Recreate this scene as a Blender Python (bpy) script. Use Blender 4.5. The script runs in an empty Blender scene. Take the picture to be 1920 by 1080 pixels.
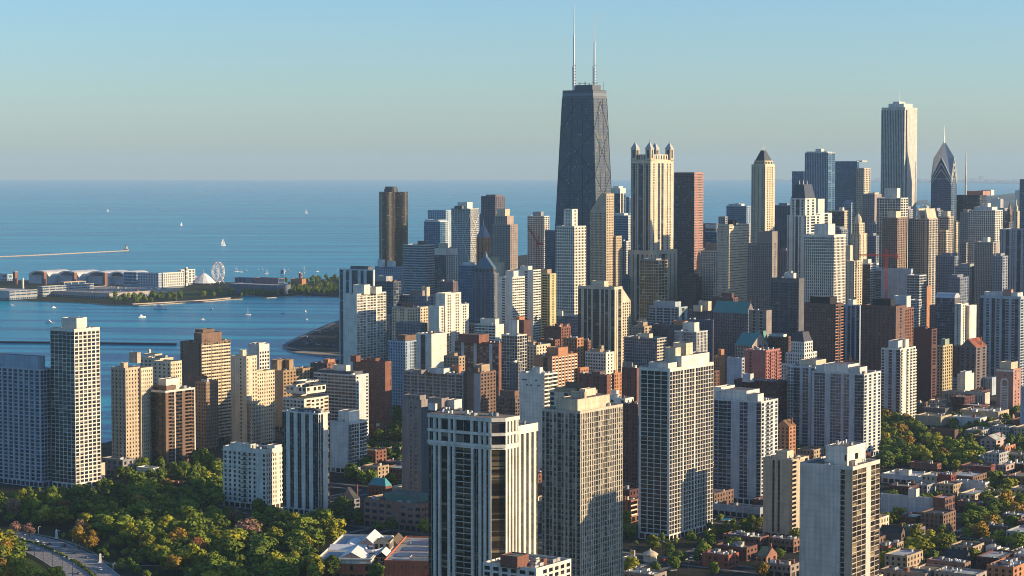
import bpy, math, random
import numpy as np
random.seed(11)
RNG = np.random.default_rng(11)
S = bpy.context.scene
COL = S.collection
R = math.radians

# ---------------------------------------------------------------- camera
H, F, PITCH = 240.0, 4000.0, math.atan((540 - 318) / 4000.0)   # height, focal length in photo pixels
cam_d = bpy.data.cameras.new("camera")
cam_d.sensor_width = 36.0
cam_d.lens = 36.0 * F / 1920.0
cam_d.clip_start = 5.0
cam_d.clip_end = 150000.0
cam = bpy.data.objects.new("camera", cam_d)
COL.objects.link(cam)
cam.location = (0, 0, H)
cam.rotation_euler = (math.pi / 2 - PITCH, 0, 0)
S.camera = cam

# ---------------------------------------------------------------- sky and sun
SUN_EL, SUN_AZ = R(13.5), R(97.0)          # azimuth clockwise from +Y
w = bpy.data.worlds.new("World")
S.world = w
w.use_nodes = True
wn = w.node_tree
sky = wn.nodes.new("ShaderNodeTexSky")
sky.sky_type = 'NISHITA'
sky.sun_disc = False
sky.sun_elevation = SUN_EL
sky.sun_rotation = SUN_AZ
sky.altitude = 200
sky.air_density = 1.0
sky.dust_density = 0.55
sky.ozone_density = 5.0
wn.links.new(sky.outputs[0], wn.nodes["Background"].inputs[0])
wn.nodes["Background"].inputs[1].default_value = 0.132
sd = bpy.data.lights.new("sun", 'SUN')
sd.energy = 5.0
sd.angle = R(0.5)
sd.color = (1.0, 0.76, 0.47)
sun = bpy.data.objects.new("sun", sd)
COL.objects.link(sun)
sun.location = (2000, -300, 600)
sun.rotation_euler = (math.pi / 2 - SUN_EL, 0, math.pi - SUN_AZ)
S.view_settings.view_transform = 'Standard'
S.view_settings.look = 'None'
S.view_settings.gamma = 1.0
S.view_settings.exposure = 0.6
S.cycles.max_bounces = 5
S.cycles.diffuse_bounces = 2
S.cycles.glossy_bounces = 2
S.cycles.transmission_bounces = 2
S.cycles.transparent_max_bounces = 4
S.cycles.volume_bounces = 0
S.cycles.use_denoising = True
S.cycles.pixel_filter_type = 'BLACKMAN_HARRIS'
S.cycles.filter_width = 1.0
S.cycles.caustics_reflective = False
S.cycles.caustics_refractive = False

# ---------------------------------------------------------------- from a pixel of the photo to a place in the city
CP, SP = math.cos(PITCH), math.sin(PITCH)
def ray(px, py):
    x, y = (px - 960) / F, -(py - 540) / F
    return x, CP + y * SP, -SP + y * CP
def at(px, py, D):
    x, dy, dz = ray(px, py)
    return np.array([x / dy * D, D, H + dz / dy * D])
def gnd(px, py, z=0.0):
    x, dy, dz = ray(px, py)
    t = (z - H) / dz
    return np.array([x * t, dy * t, z])
def Db(yb):                                  # depth of a point of the ground seen at height yb of the picture
    return gnd(960, yb)[1]
GA = R(34.0)                                 # the street grid: west is (c,-s), south is (s,c)
GC, GS = math.cos(GA), math.sin(GA)

# ---------------------------------------------------------------- mesh helper
class MB:
    def __init__(self):
        self.q, self.m, self.r, self.p = [], [], [], []
    def quads(self, arr, mat=0, rnd=None):
        arr = np.asarray(arr, dtype=np.float64).reshape(-1, 4, 3)
        if len(arr) == 0:
            return
        self.q.append(arr)
        self.m.append(np.full(len(arr), mat, dtype=np.int32))
        self.r.append(RNG.random(len(arr)) if rnd is None else np.broadcast_to(rnd, (len(arr),)))
    def poly(self, pts, mat=0):
        self.p.append(([tuple(float(c) for c in q) for q in pts], mat))
    def box(self, x0, x1, y0, y1, z0, z1, mat=0, top=None, bottom=False):
        a = np.array([[x0, y0, z0], [x1, y0, z0], [x1, y1, z0], [x0, y1, z0], [x0, y0, z1], [x1, y0, z1], [x1, y1, z1], [x0, y1, z1]])
        self.quads(a[[[0, 1, 5, 4], [1, 2, 6, 5], [2, 3, 7, 6], [3, 0, 4, 7]]], mat)
        self.quads(a[[4, 5, 6, 7]], mat if top is None else top)
        if bottom:
            self.quads(a[[3, 2, 1, 0]], mat)
    def bar(self, a, b, r, mat=0, n=4, r2=None):
        a, b = np.array(a, float), np.array(b, float)
        d = b - a
        d = d / max(1e-9, np.linalg.norm(d))
        u = np.cross(d, [0, 0, 1.0]) if abs(d[2]) < 0.9 else np.cross(d, [1.0, 0, 0])
        u /= np.linalg.norm(u)
        v = np.cross(d, u)
        r2 = r if r2 is None else r2
        an = [2 * math.pi * (k + .5) / n for k in range(n)]
        A = [a + r * (math.cos(t) * u + math.sin(t) * v) for t in an]
        B = [b + r2 * (math.cos(t) * u + math.sin(t) * v) for t in an]
        self.quads([[A[k], A[(k + 1) % n], B[(k + 1) % n], B[k]] for k in range(n)], mat)
        self.poly(B, mat)
        self.poly(A[::-1], mat)
    def prism(self, pts, z0, z1, mat=0, top=None, cap=True):        # pts counter-clockwise in plan
        n = len(pts)
        self.quads([[(*pts[k], z0), (*pts[(k + 1) % n], z0), (*pts[(k + 1) % n], z1), (*pts[k], z1)] for k in range(n)], mat)
        if cap:
            self.poly([(*q, z1) for q in pts], mat if top is None else top)
    def frustum(self, x0, x1, y0, y1, z0, X0, X1, Y0, Y1, z1, mat=0, top=None):
        a = np.array([[x0, y0, z0], [x1, y0, z0], [x1, y1, z0], [x0, y1, z0], [X0, Y0, z1], [X1, Y0, z1], [X1, Y1, z1], [X0, Y1, z1]])
        self.quads(a[[[0, 1, 5, 4], [1, 2, 6, 5], [2, 3, 7, 6], [3, 0, 4, 7]]], mat)
        self.quads(a[[4, 5, 6, 7]], mat if top is None else top)
    def lathe(self, cx, cy, prof, n=14, mat=0):                     # prof: (radius, z) upwards
        for (r0, z0), (r1, z1) in zip(prof, prof[1:]):
            A = [(cx + r0 * math.cos(2 * math.pi * k / n), cy + r0 * math.sin(2 * math.pi * k / n), z0) for k in range(n)]
            B = [(cx + r1 * math.cos(2 * math.pi * k / n), cy + r1 * math.sin(2 * math.pi * k / n), z1) for k in range(n)]
            self.quads([[A[k], A[(k + 1) % n], B[(k + 1) % n], B[k]] for k in range(n)], mat)
    def empty(self):
        return not self.q and not self.p
    def mesh(self, name, mats):
        qs = np.concatenate(self.q) if self.q else np.zeros((0, 4, 3))
        nq = len(qs)
        vs = qs.reshape(-1, 3)
        pv = [v for pts, _ in self.p for v in pts]
        if pv:
            vs = np.concatenate([vs, np.array(pv)])
        starts = list(range(0, 4 * nq, 4))
        k = 4 * nq
        for pts, _ in self.p:
            starts.append(k)
            k += len(pts)
        me = bpy.data.meshes.new(name)
        me.vertices.add(len(vs))
        me.vertices.foreach_set("co", np.ascontiguousarray(vs, dtype=np.float32).ravel())
        me.loops.add(k)
        me.loops.foreach_set("vertex_index", np.arange(k, dtype=np.int32))
        me.polygons.add(len(starts))
        me.polygons.foreach_set("loop_start", np.array(starts, dtype=np.int32))
        mi = np.concatenate(self.m + [np.array([m for _, m in self.p], dtype=np.int32)]) if (self.m or self.p) else np.zeros(0, np.int32)
        for m in mats:
            me.materials.append(m)
        me.polygons.foreach_set("material_index", mi.astype(np.int32))
        at_ = me.attributes.new("rnd", 'FLOAT', 'FACE')
        rr = np.concatenate(self.r + [RNG.random(len(self.p))])
        at_.data.foreach_set("value", rr.astype(np.float32))
        me.update(calc_edges=True)
        return me
    def build(self, name, mats, parent=None):
        if self.empty():
            return None
        o = bpy.data.objects.new(name, self.mesh(name, mats if isinstance(mats, (list, tuple)) else [mats]))
        COL.objects.link(o)
        if parent is not None:
            o.parent = parent
        return o

def tag(o, label=None, cat=None, group=None, kind=None):
    if label: o["label"] = label
    if cat: o["category"] = cat
    if group: o["group"] = group
    if kind: o["kind"] = kind
    return o
def thing(name, label, cat, loc, rz=0.0, group=None):
    o = bpy.data.objects.new(name, None)
    o.empty_display_size = 2.0
    COL.objects.link(o)
    o.location = loc
    o.rotation_euler = (0, 0, rz)
    return tag(o, label, cat, group)

# ---------------------------------------------------------------- materials
_mats = {}
def _nt(name):
    m = bpy.data.materials.new(name)
    m.use_nodes = True
    return m, m.node_tree, m.node_tree.nodes["Principled BSDF"]
def wall(col, rough=.85, var=.19, scale=.12, streak=True):
    """painted concrete, stone or brick: base colour with weathering patches and rain streaks"""
    key = ('wall', tuple(col), rough, var, scale, streak)
    if key in _mats: return _mats[key]
    m, nt, b = _nt("wall")
    geo = nt.nodes.new("ShaderNodeTexCoord")
    n1 = nt.nodes.new("ShaderNodeTexNoise"); n1.inputs["Scale"].default_value = scale; n1.inputs["Detail"].default_value = 5
    mp = nt.nodes.new("ShaderNodeMapping"); mp.inputs["Scale"].default_value = (.7, .7, .035)
    n2 = nt.nodes.new("ShaderNodeTexNoise"); n2.inputs["Scale"].default_value = 1.0; n2.inputs["Detail"].default_value = 3
    at_ = nt.nodes.new("ShaderNodeAttribute"); at_.attribute_name = "rnd"
    nt.links.new(geo.outputs["Object"], n1.inputs["Vector"])
    nt.links.new(geo.outputs["Object"], mp.inputs["Vector"])
    nt.links.new(mp.outputs["Vector"], n2.inputs["Vector"])
    mx = nt.nodes.new("ShaderNodeMath"); mx.operation = 'MULTIPLY'
    nt.links.new(n1.outputs["Fac"], mx.inputs[0])
    nt.links.new(n2.outputs["Fac"], mx.inputs[1])
    ad = nt.nodes.new("ShaderNodeMath"); ad.operation = 'MULTIPLY_ADD'; ad.inputs[1].default_value = .06
    nt.links.new(at_.outputs["Fac"], ad.inputs[0])
    nt.links.new(mx.outputs[0], ad.inputs[2])
    cr = nt.nodes.new("ShaderNodeMapRange")
    cr.inputs[1].default_value = .12; cr.inputs[2].default_value = .42
    cr.inputs[3].default_value = 1 - var * 1.6; cr.inputs[4].default_value = 1 + var * .8
    nt.links.new(ad.outputs[0], cr.inputs[0])
    hs = nt.nodes.new("ShaderNodeMix"); hs.data_type = 'RGBA'; hs.blend_type = 'MULTIPLY'
    hs.inputs[0].default_value = 1.0
    hs.inputs["A"].default_value = (*col, 1)
    # panel joints, one per storey and every few metres along the wall
    sx = nt.nodes.new("ShaderNodeSeparateXYZ"); nt.links.new(geo.outputs["Object"], sx.inputs[0])
    su = nt.nodes.new("ShaderNodeMath"); su.operation = 'ADD'; nt.links.new(sx.outputs[0], su.inputs[0]); nt.links.new(sx.outputs[1], su.inputs[1])
    js = []
    for src, per, wd in ((sx.outputs[2], 2.95, .07), (su.outputs[0], 3.7, .05)):
        fr = nt.nodes.new("ShaderNodeMath"); fr.operation = 'PINGPONG'; fr.inputs[1].default_value = per / 2; nt.links.new(src, fr.inputs[0])
        lt = nt.nodes.new("ShaderNodeMath"); lt.operation = 'GREATER_THAN'; lt.inputs[1].default_value = wd; nt.links.new(fr.outputs[0], lt.inputs[0])
        mr = nt.nodes.new("ShaderNodeMapRange"); mr.inputs[3].default_value = .72; mr.inputs[4].default_value = 1.0; nt.links.new(lt.outputs[0], mr.inputs[0])
        js.append(mr)
    jm = nt.nodes.new("ShaderNodeMath"); jm.operation = 'MULTIPLY'; nt.links.new(js[0].outputs[0], jm.inputs[0]); nt.links.new(js[1].outputs[0], jm.inputs[1])
    jj = nt.nodes.new("ShaderNodeMath"); jj.operation = 'MULTIPLY'; nt.links.new(jm.outputs[0], jj.inputs[0]); nt.links.new(cr.outputs[0], jj.inputs[1])
    nt.links.new(jj.outputs[0], hs.inputs["B"])
    nt.links.new(hs.outputs["Result"], b.inputs["Base Color"])
    b.inputs["Roughness"].default_value = rough
    b.inputs["Specular IOR Level"].default_value = .25
    _mats[key] = m
    return m
def plain(col, rough=.7, metal=0.0, name="plain"):
    key = ('plain', tuple(col), rough, metal)
    if key in _mats: return _mats[key]
    m, nt, b = _nt(name)
    n1 = nt.nodes.new("ShaderNodeTexNoise"); n1.inputs["Scale"].default_value = .8
    tc = nt.nodes.new("ShaderNodeTexCoord"); nt.links.new(tc.outputs["Object"], n1.inputs["Vector"])
    mr = nt.nodes.new("ShaderNodeMapRange"); mr.inputs[1].default_value = .3; mr.inputs[2].default_value = .7
    mr.inputs[3].default_value = .88; mr.inputs[4].default_value = 1.08
    nt.links.new(n1.outputs["Fac"], mr.inputs[0])
    hs = nt.nodes.new("ShaderNodeMix"); hs.data_type = 'RGBA'; hs.blend_type = 'MULTIPLY'; hs.inputs[0].default_value = 1
    hs.inputs["A"].default_value = (*col, 1)
    nt.links.new(mr.outputs[0], hs.inputs["B"])
    nt.links.new(hs.outputs["Result"], b.inputs["Base Color"])
    b.inputs["Roughness"].default_value = rough
    b.inputs["Metallic"].default_value = metal
    b.inputs["Specular IOR Level"].default_value = .3
    _mats[key] = m
    return m
def glass(dark=(.008, .012, .022), blind=(.3, .27, .22), rough=.2, blinds=.22, tint=None):
    """window glass, with blinds or curtains behind some of the panes (per-pane attribute rnd)"""
    key = ('glass', tuple(dark), tuple(blind), rough, blinds)
    if key in _mats: return _mats[key]
    m, nt, b = _nt("window_glass")
    at_ = nt.nodes.new("ShaderNodeAttribute"); at_.attribute_name = "rnd"
    cr = nt.nodes.new("ShaderNodeValToRGB")
    e = cr.color_ramp.elements
    e[0].position = 0.0; e[0].color = (*dark, 1)
    e[1].position = 1.0; e[1].color = (*blind, 1)
    for pos, f in ((max(.02, .9 - blinds * 2), 0.03), (.985 - blinds, .2), (1 - blinds * .45, .55)):
        k = e.new(pos)
        k.color = tuple(d * (1 - f) + bl * f for d, bl in zip(dark, blind)) + (1,)
    nt.links.new(at_.outputs["Fac"], cr.inputs[0])
    nt.links.new(cr.outputs[0], b.inputs["Base Color"])
    b.inputs["Roughness"].default_value = rough
    b.inputs["IOR"].default_value = 1.5
    b.inputs["Specular IOR Level"].default_value = .42
    _mats[key] = m
    return m
def roofmat(col):
    key = ('roof', tuple(col))
    if key in _mats: return _mats[key]
    m, nt, b = _nt("roofing")
    tc = nt.nodes.new("ShaderNodeTexCoord")
    n1 = nt.nodes.new("ShaderNodeTexNoise"); n1.inputs["Scale"].default_value = .18; n1.inputs["Detail"].default_value = 6
    v = nt.nodes.new("ShaderNodeTexVoronoi"); v.inputs["Scale"].default_value = .14
    nt.links.new(tc.outputs["Object"], n1.inputs["Vector"]); nt.links.new(tc.outputs["Object"], v.inputs["Vector"])
    mr = nt.nodes.new("ShaderNodeMapRange"); mr.inputs[1].default_value = .3; mr.inputs[2].default_value = .7
    mr.inputs[3].default_value = .6; mr.inputs[4].default_value = 1.2
    nt.links.new(n1.outputs["Fac"], mr.inputs[0])
    hs = nt.nodes.new("ShaderNodeMix"); hs.data_type = 'RGBA'; hs.blend_type = 'MULTIPLY'; hs.inputs[0].default_value = 1
    hs.inputs["A"].default_value = (*col, 1)
    nt.links.new(mr.outputs[0], hs.inputs["B"])
    h2 = nt.nodes.new("ShaderNodeMix"); h2.data_type = 'RGBA'; h2.blend_type = 'MULTIPLY'; h2.inputs[0].default_value = .3
    nt.links.new(hs.outputs["Result"], h2.inputs["A"]); nt.links.new(v.outputs["Color"], h2.inputs["B"])
    nt.links.new(h2.outputs["Result"], b.inputs["Base Color"])
    b.inputs["Roughness"].default_value = .9
    b.inputs["Specular IOR Level"].default_value = .2
    _mats[key] = m
    return m

# wall colours (reflectance)
WH = (.72, .67, .57); WB = (.60, .60, .57); CR = (.62, .52, .37); BE = (.50, .40, .28); TN = (.40, .30, .20)
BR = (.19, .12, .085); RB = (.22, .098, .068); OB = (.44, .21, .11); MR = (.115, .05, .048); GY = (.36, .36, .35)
DG = (.13, .13, .14); BK = (.025, .026, .03); TP = (.27, .23, .21); YL = (.52, .46, .24); PK = (.42, .24, .19); LB = (.34, .42, .50)
GD = glass((.006, .011, .024), (.24, .22, .18), .2, .13); GB = glass((.008, .020, .046), (.17, .21, .26), .18, .12); GZ = glass((.015, .010, .006), (.32, .24, .14), .14, .15)
GL = glass((.012, .055, .125), (.10, .20, .30), .15, .1); GK = glass((.006, .007, .011), (.12, .10, .08), .25, .1)
GW = glass((.03, .035, .04), (.45, .42, .36), .15, .4)
RT = roofmat((.20, .18, .16)); RW = roofmat((.55, .53, .50)); RD = roofmat((.07, .07, .075)); RN = roofmat((.30, .24, .17))
METAL = plain((.055, .056, .06), .5, 0, "railing_metal")
STEEL = plain((.55, .56, .57), .45, .6, "galvanised_steel")

# ---------------------------------------------------------------- facades
WT = {'.': 1.0, ',': 1.0, ':': .3, ';': .3, 'p': .34, 'P': .34, 'w': 1.0, 'v': 1.0, 'g': 1.0, 'd': 1.0, 'b': 1.15, 'B': 1.15, 'q': 1.2, '-': .5, '=': 2.0, 's': .36}
def facade(mb, O, U, N, width, z0, z1, pat, st, panes=None, flat=False):
    """one wall of a building; pat gives the columns from left to right.
    material slots: 0 wall, 1 accent, 2 glass, 3 metal"""
    O, U, N = np.array(O, float), np.array(U, float), np.array(N, float)
    Z = np.array([0, 0, 1.0])
    def pt(u, z, d):
        return O + U * u + Z * z - N * d
    def Q(u0, u1, za, zb, d, mat, rnd=None, d2=None):
        za, zb = np.atleast_1d(za), np.atleast_1d(zb)
        n = max(len(za), len(zb))
        za, zb = np.broadcast_to(za, n)[:, None], np.broadcast_to(zb, n)[:, None]
        dt = d if d2 is None else d2
        a = O + U * u0 + Z * za - N * d
        b = O + U * u1 + Z * za - N * d
        c = O + U * u1 + Z * zb - N * dt
        e = O + U * u0 + Z * zb - N * dt
        mb.quads(np.stack([a, b, c, e], 1), mat, rnd)
    def SIDE(u, za, zb, d0, d1, mat, left):          # a reveal at u between depth d0 and d1
        za, zb = np.atleast_1d(za)[:, None], np.atleast_1d(zb)[:, None]
        a = O + U * u + Z * za - N * d0; b = O + U * u + Z * za - N * d1
        c = O + U * u + Z * zb - N * d1; e = O + U * u + Z * zb - N * d0
        mb.quads(np.stack([a, b, c, e] if left else [b, a, e, c], 1), mat)
    def LEVEL(u0, u1, z, d0, d1, mat, up):           # a sill, head or slab surface
        z = np.atleast_1d(z)[:, None]
        a = O + U * u0 + Z * z - N * d0; b = O + U * u1 + Z * z - N * d0
        c = O + U * u1 + Z * z - N * d1; e = O + U * u0 + Z * z - N * d1
        mb.quads(np.stack([a, b, c, e] if up else [e, c, b, a], 1), mat)
    base, par, fl = st['base'], st['par'], st['fl']
    wx, wy, sill = min(.95, st['wx'] * 1.06), min(.9, st['wy'] * 1.18), st['sill'] * .9
    rec = 0.0 if flat else st['rec']
    h = z1 - z0
    if h < base + par + 1.5:
        base, par = min(.6, h * .1), min(.8, h * .15)
    rows = max(1, int(round((h - base - par) / fl)))
    fh = (h - base - par) / rows
    zb = z0 + base
    zt = z1 - par
    zi = zb + fh * np.arange(rows)
    tot = sum(WT[c] for c in pat)
    sc = width / tot
    u = 0.0
    if base > 2.5 and not flat and width > 6:      # lobby storey: glass between piers
        Q(0, width, z0, z0 + .5, 0, 0); Q(0, width, zb - .8, zb, 0, 0)
        nb = max(2, int(width / 4.5))
        for k in range(nb):
            a_, b_ = width * k / nb, width * (k + 1) / nb
            m_ = a_ + (b_ - a_) * .24
            Q(a_, m_, z0 + .5, zb - .8, 0, 0); Q(m_, b_, z0 + .5, zb - .8, .25 if rec > 0 else 0, 2)
    elif base > 0:
        Q(0, width, z0, zb, 0, 0)
    Q(0, width, zt, z1, 0, st.get('parmat', 0))
    def pane(u0, u1, za, zb_, d):
        n = len(za)
        rn = RNG.random(n)
        split = rec > 0 and not flat                     # roller blinds half drawn: the upper part of a pane differs from the lower
        zm = zb_ - (zb_ - za) * np.where(RNG.random(n) < .5, .22, .5)
        r2 = np.where(RNG.random(n) < .42, RNG.uniform(.86, 1.0, n), rn * .8)
        if panes is not None and not flat:
            for k in range(n):
                panes.append((za[k], np.array([[pt(u0, za[k], d), pt(u1, za[k], d), pt(u1, zm[k], d), pt(u0, zm[k], d)], [pt(u0, zm[k], d), pt(u1, zm[k], d), pt(u1, zb_[k], d), pt(u0, zb_[k], d)]]), np.array([rn[k], r2[k]])))
        elif split:
            Q(u0, u1, za, zm, d, 2, rn); Q(u0, u1, zm, zb_, d, 2, r2)
        else:
            Q(u0, u1, za, zb_, d, 2, rn)
    for ch in pat:
        cw = WT[ch] * sc
        u0, u1 = u, u + cw
        u = u1
        if flat and ch in 'bBq':
            ch = 'w'
        if ch in '.:-=':
            Q(u0, u1, zb, zt, 0, 0)
        elif ch in ',;':
            Q(u0, u1, zb, zt, 0, 1)
        elif ch in 'pP':
            m = 0 if ch == 'p' else 1
            d = 0 if flat else -st.get('proj', .45)
            Q(u0, u1, zb, zt, d, m)
            if not flat:
                SIDE(u0, [zb], [zt], d, 0, m, False); SIDE(u1, [zb], [zt], d, 0, m, True)
                LEVEL(u0, u1, [zt], d, 0, m, True)
        elif ch in 'wvq':
            m = 1 if ch == 'v' else 0
            jw = cw * (1 - wx) / 2
            if jw > 0:
                Q(u0, u0 + jw, zb, zt, 0, m); Q(u1 - jw, u1, zb, zt, 0, m)
            a, b = u0 + jw, u1 - jw
            w0, w1 = zi + fh * sill, zi + fh * (sill + wy)
            sm = st.get('spand', m)
            Q(a, b, np.concatenate([[zb], w1]), np.concatenate([w0, [zt]]), 0 if sm == m else (0 if flat else .04), sm)
            pane(a, b, w0, w1, rec)
            if rec > 0:
                SIDE(a, w0, w1, 0, rec, m, True); SIDE(b, w0, w1, 0, rec, m, False)
                LEVEL(a, b, w0, 0, rec, m, True)
                if st['rec'] > .5: LEVEL(a, b, w1, 0, rec, m, False)
            if ch == 'q':
                e = -1.4
                sl = zi
                Q(u0 + .2, u1 - .2, sl, sl + .25, e, 0); LEVEL(u0 + .2, u1 - .2, sl + .25, e, 0, 0, True); LEVEL(u0 + .2, u1 - .2, sl, e, 0, 0, False)
                SIDE(u0 + .2, sl, sl + .25, e, 0, 0, False); SIDE(u1 - .2, sl, sl + .25, e, 0, 0, True)
                rm = st.get('rail', 3)
                lo = .25 if rm != 3 else .7
                Q(u0 + .2, u1 - .2, sl + lo, sl + 1.25, e + .02, rm); SIDE(u0 + .2, sl + lo, sl + 1.25, e + .02, 0, rm, False); SIDE(u1 - .2, sl + lo, sl + 1.25, e + .02, 0, rm, True)
        elif ch == 'g':
            t = st.get('slab', .16)
            d = min(rec, .12)
            w0, w1 = zi + fh * t, zi + fh
            Q(u0, u1, zi, w0, 0, 1)
            pane(u0 + .055 * cw, u1 - .055 * cw, w0, w1, d)
            Q(u0, u0 + .055 * cw, w0, w1, 0, 1); Q(u1 - .055 * cw, u1, w0, w1, 0, 1)
        elif ch in 'ds':
            d = 0 if flat else max(rec, .3 if st['rec'] > 0 else 0)
            t = st.get('slab', .3)
            pane(u0, u1, zi + fh * t, zi + fh, d)
            Q(u0, u1, zi, zi + fh * t, d, 3)
            if d > 0:
                SIDE(u0, [zb], [zt], 0, d, 0, True); SIDE(u1, [zb], [zt], 0, d, 0, False)
        elif ch in 'bB':
            bd = st.get('bal', 1.6)
            pane(u0, u1, zi + .25, zi + fh, bd)
            Q(u0, u1, zi, zi + .25, 0, 0); LEVEL(u0, u1, zi + .25, 0, bd, 0, True)
            LEVEL(u0, u1, zi[1:], 0, bd, 0, False)
            SIDE(u0, [zb], [zt], 0, bd, 0, True); SIDE(u1, [zb], [zt], 0, bd, 0, False)
            LEVEL(u0, u1, [zt], 0, bd, 0, False)
            if ch == 'B':
                Q(u0, u1, zi + .25, zi + 1.2, .02, st.get('rail', 0))
            else:
                Q(u0, u1, zi + .75, zi + 1.2, .05, 3)

def roof_part(root, x0, x1, y0, y1, z1, wallm, roofm, t=.4, drop=1.0):
    mb = MB()
    zr = z1 - drop
    a = [(x0, y0), (x1, y0), (x1, y1), (x0, y1)]
    b = [(x0 + t, y0 + t), (x1 - t, y0 + t), (x1 - t, y1 - t), (x0 + t, y1 - t)]
    for k in range(4):
        j = (k + 1) % 4
        mb.quads([[(*a[k], z1), (*a[j], z1), (*b[j], z1), (*b[k], z1)], [(*b[k], z1), (*b[j], z1), (*b[j], zr), (*b[k], zr)]], 0)
    mb.quads([[(*b[0], zr), (*b[1], zr), (*b[2], zr), (*b[3], zr)]], 1)
    return mb.build("roof", [wallm, roofm], root)

def solve(xl, xc, xr, yt, D):
    """pixel extents of the two visible walls -> north-west corner, length of the north wall, length of the west wall, height"""
    P = at(xc, yt, D)
    _, dy, _ = ray(xc, yt)
    kl, kr = (xl - 960) / F / dy, (xr - 960) / F / dy
    L = (P[0] - kl * D) / (GC + GS * kl)
    M = (kr * D - P[0]) / (GS - GC * kr)
    return P, max(L, 1.0), max(M, 1.0), P[2]
def local(P, Q0):
    d = np.array(P, float)[:2] - np.array(Q0, float)[:2]
    return d[0] * GC - d[1] * GS, d[0] * GS + d[1] * GC

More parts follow.
